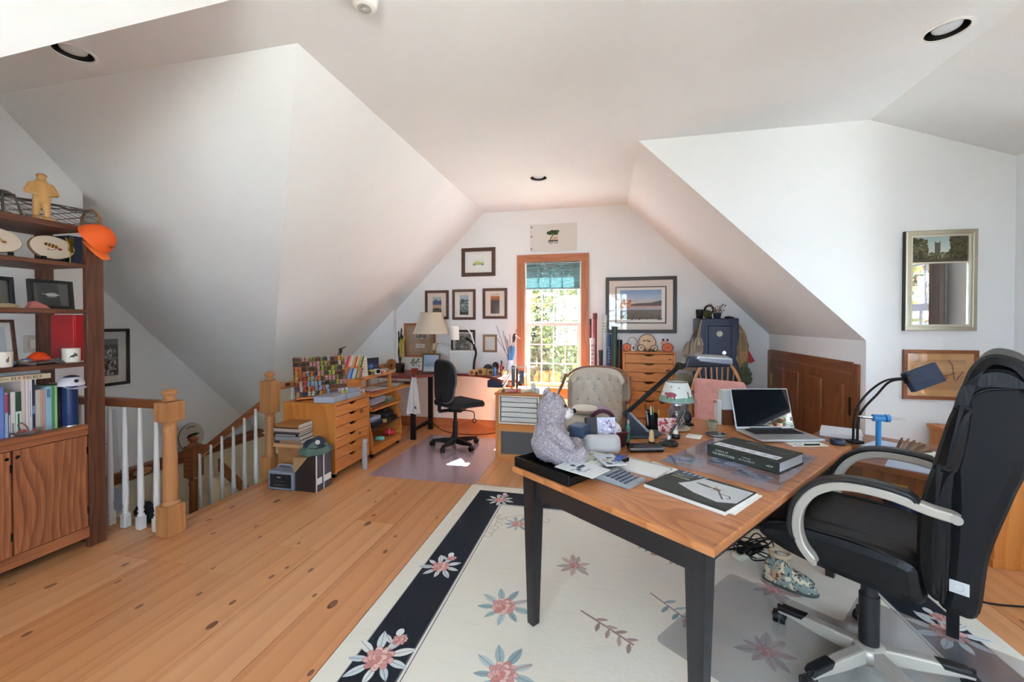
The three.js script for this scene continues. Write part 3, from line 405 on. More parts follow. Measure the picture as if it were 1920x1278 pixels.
// shelf 4 (mugs, red binder, ornament, certificate)
{
  const Y = 1.182;
  const mug = (label, z, print, x = -3.255) => {
    const o = thing('mug', label, 'mug', [x, Y, z]);
    part(o, 'cup', lathe([[0, 0], [0.036, 0], [0.041, 0.006], [0.0425, 0.088], [0.0395, 0.09], [0.0375, 0.086], [0.036, 0.008], [0, 0.006]], 0, 0, 0, 28), mat('#e6dfd0', 0.3));
    part(o, 'handle', T(new THREE.TorusGeometry(0.024, 0.0055, 8, 20, PI), 0.005, 0.046, -0.041, 0, PI / 2, PI / 2).rotateY(0), mat('#e6dfd0', 0.3));
    const g = new THREE.CylinderGeometry(0.0428, 0.0424, 0.05, 16, 1, true, 0.55, 1.6); g.translate(0, 0.046, 0);
    part(o, 'picture', g, new THREE.MeshPhysicalMaterial({ roughness: 0.35, map: canvasTex(128, 64, print) }));
  };
  mug('white mug with a dark fishing-fly picture beside the red binder', -1.937, (x, w, h) => { rect(x, '#e6dfd0', 0, 0, w, h); ell(x, '#3c4038', 60, 34, 34, 9, -0.25); ell(x, '#565a4e', 78, 26, 22, 8, 0.7); ell(x, '#6a604c', 52, 44, 10, 4, 0.4); strokes(x, '#2c2c28', 2, [[[30, 42], [20, 52], [28, 58]], [[80, 30], [100, 20]]]); });
  mug('white mug with a small bird picture at the left frame edge', -1.63, (x, w, h) => { rect(x, '#e6dfd0', 0, 0, w, h); ell(x, '#7a7060', 84, 40, 12, 14, 0.3); ell(x, '#55504a', 92, 22, 5, 9, 0.4); });
  one('red_binder', 'bright red binder standing on the shelf behind the white mug', 'binder', [rbb(-0.1, 0.1, 0, 0.3, -0.03, 0.03, 0.004), rbb(0.098, 0.102, 0.0, 0.3, -0.02, 0.02, 0.002)], mat('#c4121a', 0.35), [-3.44, Y, -2.03], 0.0);
  // certificate in a dark frame, leaning
  const f = thing('framed_certificate', 'framed grey certificate leaning on the shelf at the left frame edge', 'picture frame', [-3.48, Y + 0.132, -1.69], PI / 2); f.rotation.order = 'YXZ'; f.rotation.x = -0.14;
  frameParts(f, 0.22, 0.27, 0.018, 0.016, M.walnut, { matC: '#cfccc4', matW: 0.025, draw: (x, w, h) => { rect(x, '#aeb2b8', 0, 0, w, h); squig(x, '#4c5058', 60, 60, 130, 20, 3); for (let i = 0; i < 5; i++) squig(x, '#70747c', 40, 110 + i * 24, 170, 8, 9 + i); } });
  // orange ornament on driftwood
  const d = thing('driftwood_base', 'jagged grey driftwood piece on the shelf beside the white mug', 'driftwood', [-3.29, Y, -1.795]);
  { const r = rng(8), gs = []; for (let i = 0; i < 16; i++) { const a = (r() - 0.5), z = (r() - 0.5) * 0.17; gs.push(T(new THREE.ConeGeometry(0.012 + 0.012 * r(), 0.05 + 0.06 * r(), 6), (r() - 0.5) * 0.05, 0.012 + 0.018 * r(), z, PI / 2 + (r() - 0.5) * 0.6, 0, (r() - 0.5))); } gs.push(sph(0.05, 0, 0.012, 0, 0.7, 0.24, 1.9)); part(d, 'wood', gs, mat('#6e6259', 0.9)); part(d, 'bark', sph(0.02, 0.01, 0.026, 0.06, 1, 0.5, 1.4), mat('#a0938a', 0.9)); part(d, 'bark', sph(0.018, 0.01, 0.024, -0.05, 1, 0.5, 1.5), mat('#a0938a', 0.9)); }
  const k = thing('orange_turtle_ornament', 'glossy orange shell ornament resting on the driftwood', 'ornament', [-3.285, Y + 0.024, -1.8]);
  part(k, 'shell', lathe([[0.052, 0.008], [0.046, 0.022], [0.034, 0.034], [0.033, 0.04], [0.018, 0.05], [0, 0.052]], 0, 0, 0, 28), mat('#e2471b', 0.2));
  part(k, 'rim', lathe([[0.05, 0.0], [0.056, 0.006], [0.05, 0.012]], 0, 0, 0, 28), mat('#a82a14', 0.25));
  part(k, 'head', sph(0.012, 0.012, 0.008, 0.058, 1, 0.8, 1.2), mat('#3b7fb0', 0.3));
  one('blue_figurine', 'small glossy blue bird figurine left of the orange shell', 'figurine', [sph(0.016, 0, 0.018, 0, 1, 1.15, 1), sph(0.009, 0, 0.038, 0.004), T(new THREE.ConeGeometry(0.003, 0.01, 6), 0, 0.038, 0.015, PI / 2), sph(0.006, 0, 0.016, -0.018, 0.6, 0.5, 2)], mat('#1f4f6e', 0.25), [-3.3, Y, -1.703]);
  const s = thing('switch_plate', 'wall outlet plate seen through the bookcase shelf', 'outlet', [W1, 1.285, -2.08]);
  part(s, 'plate', rbb(0, 0.006, -0.06, 0.06, -0.045, 0.045, 0.003), mat('#cfc9ba', 0.5)); part(s, 'toggle', bb(0.006, 0.012, -0.03, 0.03, -0.014, 0.014), M.white);
}
// shelf 3 (shadow boxes, rocks)
{
  const Y = 1.514;
  const sb = (label, z, x) => {
    const o = thing('shadow_box', label, 'shadow box', [x, Y + 0.092, z], PI / 2); o.rotation.order = 'YXZ'; o.rotation.x = -0.1;
    frameParts(o, 0.215, 0.182, 0.02, 0.03, mat('#17191c', 0.5), { matC: '#4a4d4a', matW: 0, glass: true });
    const f = part(o, 'mounted_fly', (() => { const g = [sph(0.03, 0.005, 0.0, 0.014, 1, 0.42, 0.15), rod([-0.02, 0.002, 0.014], [-0.045, 0.004, 0.014], 0.003, 0.002), rod([0.03, 0, 0.014], [0.042, -0.004, 0.014], 0.003)]; for (let i = 0; i < 7; i++) g.push(rod([-0.012 + i * 0.006, -0.01, 0.014], [-0.016 + i * 0.006, -0.02, 0.014], 0.0008)); return g; })(), mat('#b9b7ac', 0.6));
  };
  sb('black shadow box holding a silvery fly behind the pink rock', -1.935, -3.43);
  sb('black shadow box cut off at the left frame edge', -1.655, -3.43);
  const rock = (g, s) => { const r = rng(s), p = g.attributes.position; for (let i = 0; i < p.count; i++) { const k = 0.85 + 0.3 * hash(Math.round(p.getX(i) * 400), Math.round(p.getY(i) * 400) * 31 + Math.round(p.getZ(i) * 400), s); p.setXYZ(i, p.getX(i) * k, Math.max(0, p.getY(i) * k), p.getZ(i) * k); } g.computeVertexNormals(); return g; };
  one('pink_rock', 'flat salmon pink rock in front of the shadow box', 'rock', (() => { const g = ext([[-0.05, 0], [0.052, 0], [0.03, 0.02], [-0.012, 0.042], [-0.03, 0.04]], 0.04, 0.006); g.rotateY(PI / 2 ); return g; })(), mat('#b56a5c', 0.7), [-3.25, Y, -1.78]);
  one('tan_rock', 'rough tan stone at the left end of the shelf', 'rock', rock(sph(0.03, 0, 0.006, 0, 0.9, 0.6, 1.6), 5), mat('#b39a74', 0.9), [-3.25, Y, -1.65]);
}
// shelf 2 (plaques with flies, brass fish, dark blue box)
{
  const Y = 1.801;
  const pq = (label, z, seed, cols) => {
    const o = thing('wood_slice_plaque', label, 'plaque', [-3.33, Y, z], PI / 2); o.rotation.order = 'YXZ';
    const T2 = (g) => T(g, 0, 0.092, 0.0, -0.15);
    const el = Array.from({ length: 40 }, (_, i) => { const a = i / 20 * PI, w = 1 + 0.02 * Math.sin(3 * a + seed); return [0.106 * Math.cos(a) * w, 0.07 * Math.sin(a) * w]; });
    part(o, 'bark_edge', T2(T(ext(el.map(([a, b]) => [a * 1.03, b * 1.04]), 0.018), 0, 0, -0.003)), mat('#8a6a52', 0.9));
    part(o, 'slice', T2(ext(el, 0.02, 0.002)), mat('#e2cdb6', 0.7));
    const g = []; for (let i = 0; i < 6; i++) g.push(i);
    part(o, 'fly_body', T2(T(sph(0.03, -0.008, 0.006, 0.012, 1.3, 0.35, 0.2), 0, 0, 0, 0, 0, -0.25)), mat(cols[0], 0.6));
    part(o, 'fly_bands', T2(T(merge([-0.03, -0.014, 0.002, 0.018].map((x) => box(0.006, 0.021 - Math.abs(x) * 0.25, 0.014, x - 0.008, 0.006, 0.012))), 0, 0, 0, 0, 0, -0.25)), mat('#2a2018', 0.7));
    part(o, 'fly_head', T2(sph(0.009, 0.032, -0.008, 0.013, 1.2, 0.8, 0.4)), mat(cols[1], 0.4));
    part(o, 'hook', T2(tube([[0.02, -0.006, 0.012], [-0.01, -0.018, 0.013], [-0.03, -0.016, 0.013], [-0.022, -0.01, 0.013]], 0.0015, 20, 5)), M.steel);
    part(o, 'easel', [bb(-0.05, 0.05, 0, 0.012, -0.02, 0.035), rb(0.022, 0.03, 0.014, 0.004, -0.052, 0.018, 0.026), rb(0.022, 0.03, 0.014, 0.004, 0.052, 0.018, 0.026), bb(-0.008, 0.008, 0, 0.08, -0.035, -0.02)], M.black);
  };
  pq('oval wood plaque with striped orange fly on black easel', -1.893, 1, ['#c98a2e', '#a3303a']);
  pq('oval wood plaque cut off at the left frame edge', -1.645, 2, ['#c9b06a', '#a34a3a']);
  one('dark_blue_box', 'dark blue slipcase box at the right end under the top shelf', 'box', rbb(-0.15, 0.05, 0, 0.19, -0.03, 0.06, 0.004), mat('#17233f', 0.6), [-3.4, Y, -2.05]);
  const f = thing('brass_fish', 'brass fish tail ornament beside the plaque', 'ornament', [-3.3, Y, -1.965]);
  part(f, 'stand', [cy(0.018, 0.02, 0.01, 0, 0.005, 0), rod([0, 0.01, 0], [0, 0.09, 0], 0.003)], M.brass);
  part(f, 'fish', T(ext([[-0.012, -0.05], [0.004, -0.05], [0.01, -0.01], [0.034, 0.05], [0.008, 0.034], [-0.012, 0.05], [-0.006, 0], [-0.02, -0.03]], 0.008, 0.002), 0, 0.12, 0, 0, PI / 2, 0.3), M.brass);
}
// top of the bookcase
{
  const Y = 2.036;
  // carved figurine of a man in a ribbed sweater, one continuous mesh
  const res = 46, mc = new MarchingCubes(res, new THREE.MeshStandardMaterial(), false, false, 120000); mc.isolation = 0;
  const S = 0.15, caps = [
    [[0, 0.262, 0.004], [0, 0.247, 0.002], 0.021, 0.019], [[0, 0.24, 0], [0, 0.225, 0], 0.013, 0.016], [[0, 0.21, 0], [0, 0.165, 0.004], 0.036, 0.04], [[0, 0.16, 0.004], [0, 0.13, 0], 0.039, 0.034],
    [[-0.038, 0.208, 0], [-0.058, 0.165, 0.008], 0.017, 0.015], [[0.038, 0.208, 0], [0.058, 0.165, 0.008], 0.017, 0.015], [[-0.058, 0.165, 0.008], [-0.02, 0.148, 0.034], 0.0135, 0.011], [[0.058, 0.165, 0.008], [0.02, 0.152, 0.034], 0.0135, 0.011],
    [[-0.016, 0.13, 0], [-0.022, 0.075, 0.004], 0.022, 0.016], [[0.016, 0.13, 0], [0.019, 0.075, 0.002], 0.022, 0.016], [[-0.022, 0.075, 0.004], [-0.024, 0.02, 0], 0.017, 0.013], [[0.019, 0.075, 0.002], [0.021, 0.02, 0], 0.017, 0.013], [[-0.024, 0.018, 0], [-0.026, 0.014, 0.022], 0.012, 0.01], [[0.021, 0.018, 0], [0.023, 0.014, 0.022], 0.012, 0.01]];
  const sd = (px, py, pz) => { let d = 1; for (const [a, b, r1, r2] of caps) { const bx = b[0] - a[0], by = b[1] - a[1], bz = b[2] - a[2], t = Math.max(0, Math.min(1, ((px - a[0]) * bx + (py - a[1]) * by + (pz - a[2]) * bz) / (bx * bx + by * by + bz * bz))); const q = Math.hypot(px - a[0] - bx * t, py - a[1] - by * t, pz - a[2] - bz * t) - (r1 + (r2 - r1) * t), h = Math.max(0, Math.min(1, 0.5 + 0.5 * (q - d) / -0.008)); d = Math.min(d, q) - 0; } if (py > 0.13 && py < 0.215) d += 0.0012 * Math.sin(px * 900); return d; };
  for (let k = 0; k < res; k++) for (let j = 0; j < res; j++) for (let i = 0; i < res; i++) { const f = (n) => (n / res) * 2 - 1 + 0; mc.field[k * res * res + j * res + i] = -sd(f(i) * S, f(j) * S + 0.14, f(k) * S); }
  mc.update();
  const n = mc.count, g = new THREE.BufferGeometry(); g.setAttribute('position', new THREE.Float32BufferAttribute(mc.positionArray.slice(0, n * 3), 3)); g.setAttribute('normal', new THREE.Float32BufferAttribute(mc.normalArray.slice(0, n * 3), 3)); g.scale(S, S, S); g.translate(0, 0.14, 0);
  const o = thing('carved_figurine', 'carved pale wooden figurine of a standing man in ribbed sweater', 'figurine', [-3.27, Y, -1.815], PI / 2 - 0.3);
  const wd = mat('#c99a5c', 0.6);
  part(o, 'figure', g, wd); part(o, 'cap_brim', cy(0.022, 0.024, 0.006, 0, 0.268, 0.004), mat('#b98a4e', 0.6)); part(o, 'base', rb(0.1, 0.014, 0.08, 0.004, 0, 0.007, 0.005), wd);
  // landing net / wire basket on its side
  const b = thing('wire_basket', 'wooden-hooped twine mesh basket lying on top of the bookcase', 'basket', [-3.5, Y, -2.0]);
  const hoop = (z, r) => T(new THREE.TorusGeometry(r, 0.008, 8, 28), 0, r + 0.008, z);
  part(b, 'hoop', hoop(-0.2, 0.085), mat('#a06a3c', 0.6)); part(b, 'hoop', hoop(0.26, 0.06), mat('#8a8178', 0.7));
  const gs = []; const R = (z) => 0.06 + (0.26 - z) / 0.46 * 0.025;
  for (let i = 0; i < 12; i++) for (const s of [1, -1]) gs.push(tube(Array.from({ length: 9 }, (_, k) => { const z = -0.2 + k / 8 * 0.46, a = i / 6 * PI + s * k * 0.26; return [R(z) * Math.cos(a), 0.09 + R(z) * Math.sin(a), z]; }), 0.0018, 24, 4));
  part(b, 'mesh', gs, mat('#4d4a48', 0.8));
  part(b, 'rope_rim', tube(Array.from({ length: 12 }, (_, k) => [0.03 * Math.sin(k * 2), 0.155 + 0.004 * Math.sin(k * 1.7), -0.18 + k * 0.038]), 0.008, 40, 6), mat('#8b7c6c', 0.9));
  const l = thing('metal_lantern', 'small dark metal lantern at the left end of the top shelf', 'lantern', [-3.29, Y, -1.66], 0.3);
  part(l, 'cage', [[-1, -1], [1, -1], [1, 1], [-1, 1]].flatMap(([a, c], i, A) => { const [d, e] = A[(i + 1) % 4]; return [rod([a * 0.05, 0, c * 0.05], [a * 0.03, 0.12, c * 0.03], 0.005), rod([a * 0.05, 0.004, c * 0.05], [d * 0.05, 0.004, e * 0.05], 0.005), rod([a * 0.03, 0.12, c * 0.03], [d * 0.03, 0.12, e * 0.03], 0.005)]; }), mat('#5a5450', 0.5, { metalness: 0.6 }));
  part(l, 'top_plate', cy(0.02, 0.045, 0.016, 0, 0.128, 0, 0, PI / 4, 0, 4), mat('#5a5450', 0.5, { metalness: 0.6 }));
  part(l, 'glass_panes', [0, 1, 2, 3].map((k) => T(new THREE.PlaneGeometry(0.075, 0.1).translate(0, 0.06, 0.042), 0, 0, 0, 0, k * PI / 2)), M.glass);
  one('paper_stack', 'loose white papers under the lantern on the top shelf', 'papers', [box(0.12, 0.004, 0.16, 0, 0.002, 0), box(0.12, 0.003, 0.16, 0.01, 0.0055, 0.01, 0, 0.2)], M.paper, [-3.45, Y, -1.65], 0.1);
  // orange cap hung on the post
  const c = thing('baseball_cap', 'bright orange baseball cap hung over the bookcase corner post', 'cap', [-3.155, 1.955, -2.0]);
  const cm = mat('#f0601c', 0.75);
  const crown = new THREE.SphereGeometry(0.098, 32, 18, 0, 2 * PI, 0, PI * 0.5);
  { const p = crown.attributes.position; for (let i = 0; i < p.count; i++) { let x = p.getX(i), y = p.getY(i), z = p.getZ(i); const a = Math.atan2(z, x); const k = 1 - 0.06 * Math.max(0, Math.sin(3 * a + 1)) * (y / 0.098); p.setXYZ(i, x * k * 1.02, y * 1.12, z * k); } crown.computeVertexNormals(); }
  const cY = V(0.66, 0.5, -0.32).normalize(), cZ0 = V(0.25, -1, -0.1), cX = cY.clone().cross(cZ0).normalize(), cZ = cX.clone().cross(cY).normalize(), cB = new THREE.Matrix4().makeBasis(cX, cY, cZ);
  const tilt = (q) => q.applyMatrix4(cB);
  part(c, 'crown', tilt(crown), cm);
  const vis = new THREE.PlaneGeometry(0.17, 0.085, 16, 6); { const p = vis.attributes.position; for (let i = 0; i < p.count; i++) { const u = p.getX(i) / 0.085, v = Math.max(0, (p.getY(i) + 0.0425) / 0.085); const w = Math.sqrt(Math.max(0, 1 - Math.pow(v * 0.96, 2.4))); const x = u * 0.085 * w; p.setXYZ(i, x, -0.018 * u * u, 0.06 * (1 - u * u * w * w * 0.75) + v * 0.088); } vis.computeVertexNormals(); }
  const vis2 = vis.clone(); vis2.translate(0, -0.004, 0);
  part(c, 'visor', [tilt(vis.clone()), tilt(vis2)].map((g) => T(g, 0.0, -0.0, 0.0)), new THREE.MeshPhysicalMaterial({ color: new THREE.Color('#f3702c'), roughness: 0.75, side: THREE.DoubleSide }));
  part(c, 'button', tilt(sph(0.008, 0, 0.11, 0, 1, 0.5, 1)), cm);
  part(c, 'emblem', [[-0.02, 0.055, 0.0], [0.0, 0.05, 0.02], [0.015, 0.06, 0.012]].map(([x, y, r]) => tilt(box(0.018, 0.004, 0.002, x, y, 0.0915 - (y - 0.05) * 0.4, -0.4, x * 8, r * 10))), mat('#2a1c1a', 0.7));
}
// stairwell wall: picture, plates, papers, bag
{
  const f = thing('framed_print', 'black framed print on the stairwell wall behind the bookcase', 'picture frame', [W2, 1.095, -3.04], PI / 2);
  frameParts(f, 0.44, 0.555, 0.03, 0.022, mat('#241a16', 0.4), { matC: '#cfcac2', matW: 0.07, draw: (x, w, h) => { rect(x, '#3c3a3a', 0, 0, w, h); dots(x, ['#8f8c88', '#5d5a58', '#c9c6c0', '#2a2828'], 260, 3, 12, 20, 60, 216, 190, 4); rect(x, '#6e6a68', 0, 0, w, 40); } });
  const Y = -0.03;
  const ob = (n, l, cat) => thing(n, l, cat, [W2 + 0.05, Y, 0], PI / 2);
  const sk = thing('sketch_panel', 'tall white panel with a line sketch leaning in the stairwell', 'panel', [W2 + 0.045, Y, -3.03], PI / 2); sk.rotation.order = 'YXZ'; sk.rotation.x = -0.06;
  part(sk, 'panel', box(0.22, 0.62, 0.01, 0, 0.31, 0), mat('#d6d9de', 0.7));
  part(sk, 'sketch', T(new THREE.PlaneGeometry(0.2, 0.3), 0, 0.2, 0.0055), new THREE.MeshPhysicalMaterial({ roughness: 0.8, map: canvasTex(128, 192, (x, w, h) => { rect(x, '#d6d9de', 0, 0, w, h); strokes(x, '#4a4a50', 3, [[[50, 30], [62, 22], [70, 34], [58, 40], [50, 30]], [[78, 30], [90, 24], [98, 34], [86, 40], [78, 30]]]); strokes(x, '#9a9ca4', 2, [[[20, 90], [110, 80]], [[24, 110], [108, 100]], [[30, 130], [100, 122]]]); }) }));
  const pl = thing('round_plate', 'round white plate with arched lettering leaning behind the dark newel post', 'plate', [W2 + 0.055, Y + 0.15, -3.86], PI / 2); pl.rotation.order = 'YXZ'; pl.rotation.x = -0.12;
  part(pl, 'plate', cy(0.15, 0.145, 0.012, 0, 0, 0, PI / 2, 0, 0, 40), mat('#c4bbb0', 0.5));
  part(pl, 'rim', T(new THREE.TorusGeometry(0.149, 0.005, 8, 40), 0, 0, 0), mat('#2c2624', 0.5));
  part(pl, 'fish_motif', [T(ext([[-0.07, -0.01], [-0.03, 0.012], [0.03, 0.016], [0.09, 0.0], [0.03, -0.02], [-0.02, -0.02], [-0.06, -0.034]], 0.002), 0.01, 0.02, 0.0075)], mat('#2a2422', 0.6));
  part(pl, 'lettering', Array.from({ length: 7 }, (_, i) => { const a = PI / 2 - (i - 3) * 0.13; return box(0.01, 0.014, 0.001, 0.115 * Math.cos(a), 0.115 * Math.sin(a), 0.0068, 0, 0, a - PI / 2); }), mat('#3a3230', 0.6));
  const ov = thing('oval_wood_slice', 'small oval wood slice lying against the stairwell ledge', 'wood slice', [W2 + 0.1, -0.08, -3.3], PI / 2);
  part(ov, 'bark', T(ext(Array.from({ length: 24 }, (_, i) => [0.11 * Math.cos(i / 12 * PI), 0.05 * Math.sin(i / 12 * PI)]), 0.016), 0, 0.0, 0.0), mat('#5d3a24', 0.8));
  part(ov, 'face', T(ext(Array.from({ length: 24 }, (_, i) => [0.09 * Math.cos(i / 12 * PI), 0.038 * Math.sin(i / 12 * PI)]), 0.02), 0, 0, 0.002), mat('#b98a5c', 0.7));
  // blue-white plate on edge and a black bag behind the balusters
  const bp = thing('display_plate', 'bluish white plate standing on edge behind the bookcase post', 'plate', [-3.56, 0.115, -2.33], 0.5); bp.rotation.order = 'YXZ'; bp.rotation.x = -0.08;
  part(bp, 'plate', T(new THREE.LatheGeometry([[0, 0], [0.07, 0.002], [0.075, 0.01], [0.11, 0.016], [0.11, 0.02], [0.072, 0.014], [0, 0.007]].map(([a, b]) => new THREE.Vector2(a, b)), 40), 0, 0, 0, PI / 2), mat('#c3cfe6', 0.25));
  const bg = thing('black_shoulder_bag', 'crumpled black shoulder bag on the floor behind the balusters', 'bag', [-3.17, 0.004, -2.335]);
  { const g = new THREE.SphereGeometry(0.1, 24, 16), p = g.attributes.position; for (let i = 0; i < p.count; i++) { const x = p.getX(i), y = p.getY(i), z = p.getZ(i), k = 1 + 0.18 * Math.sin(x * 60) * Math.sin(y * 50 + z * 40); p.setXYZ(i, x * 1.35 * k, Math.max(0, (y * 0.7 + 0.06) * k), z * 0.45 * k); } g.computeVertexNormals(); part(bg, 'body', g, mat('#15151a', 0.5)); part(bg, 'strap', [tube([[-0.1, 0.07, 0], [-0.06, 0.16, 0.01], [0.0, 0.1, 0.03], [0.06, 0.13, 0.02], [0.13, 0.05, 0.02], [0.18, 0.01, 0.03]], 0.008, 40, 6)], mat('#1a1a20', 0.5)); }
}
// ---------- six-drawer rolling cabinets ----------
function drawerCabinet(name, label, pos, ry, w, d, h, n, y0) {
  const o = thing(name, label, 'drawer cabinet', pos, ry); // local: front faces +z
  part(o, 'side_panel', rbb(-w / 2, -w / 2 + 0.018, y0, h - 0.018, -d / 2, d / 2, 0.002), M.pineSide, { grain: 'y' });
  part(o, 'side_panel', rbb(w / 2 - 0.018, w / 2, y0, h - 0.018, -d / 2, d / 2, 0.002), M.pineSide, { grain: 'y', off: 0.3 });
  part(o, 'top', rbb(-w / 2 - 0.004, w / 2 + 0.004, h - 0.018, h, -d / 2 - 0.004, d / 2 + 0.004, 0.004), M.pineSide, { grain: 'x' });
  part(o, 'back_panel', bb(-w / 2 + 0.018, w / 2 - 0.018, y0, h - 0.018, -d / 2, -d / 2 + 0.01), M.pineSide);
  part(o, 'base_rail', bb(-w / 2 + 0.018, w / 2 - 0.018, y0, y0 + 0.02, -d / 2 + 0.01, d / 2 - 0.005), M.pineSide, { grain: 'x' });
  const a = y0 + 0.022, H = (h - 0.02 - a) / n, iw = w - 0.042;
  for (let i = 0; i < n; i++) {
    const hh = H - 0.006, cut = Math.min(0.055, iw * 0.14), pts = [[-iw / 2, 0], [iw / 2, 0], [iw / 2, hh], [cut, hh]];
    for (let k = 1; k < 8; k++) { const t = k / 8 * PI; pts.push([cut * Math.cos(t), hh - 0.022 * Math.sin(t)]); }
    pts.push([-cut, hh], [-iw / 2, hh]);
    const dr = part(o, 'drawer', [T(ext(pts, 0.016, 0.001), 0, a + i * H, d / 2 - 0.01)], M.pine, { off: i * 0.23 + 0.1 });
    part(dr, 'drawer_box', [bb(-iw / 2 + 0.01, iw / 2 - 0.01, a + i * H + 0.005, a + i * H + 0.011, -d / 2 + 0.03, d / 2 - 0.02), bb(-iw / 2 + 0.01, -iw / 2 + 0.02, a + i * H + 0.005, a + i * H + hh * 0.7, -d / 2 + 0.03, d / 2 - 0.02), bb(iw / 2 - 0.02, iw / 2 - 0.01, a + i * H + 0.005, a + i * H + hh * 0.7, -d / 2 + 0.03, d / 2 - 0.02)], mat('#5a3216', 0.8));
  }
  if (y0 > 0.03) for (const [x, z] of [[-1, -1], [1, -1], [-1, 1], [1, 1]]) { const c = part(o, 'caster', [cy(0.024, 0.024, 0.02, x * (w / 2 - 0.05), 0.024, z * (d / 2 - 0.05), 0, 0, PI / 2, 16)], M.black); part(c, 'bracket', rbb(x * (w / 2 - 0.05) - 0.016, x * (w / 2 - 0.05) + 0.016, 0.035, y0, z * (d / 2 - 0.05) - 0.02, z * (d / 2 - 0.05) + 0.02, 0.003), M.silver); }
  return o;
}
drawerCabinet('rolling_drawer_cabinet', 'orange pine six-drawer cabinet with thread rack and boxes on top', [-2.665, 0, -3.61], PI / 2, 0.56, 0.55, 0.69, 6, 0.06);
drawerCabinet('tall_drawer_cabinet', 'tall orange pine drawer cabinet under the big landscape picture', [0.4825, 0, -5.1], 0, 0.555, 0.4, 1.10, 10, 0.02);

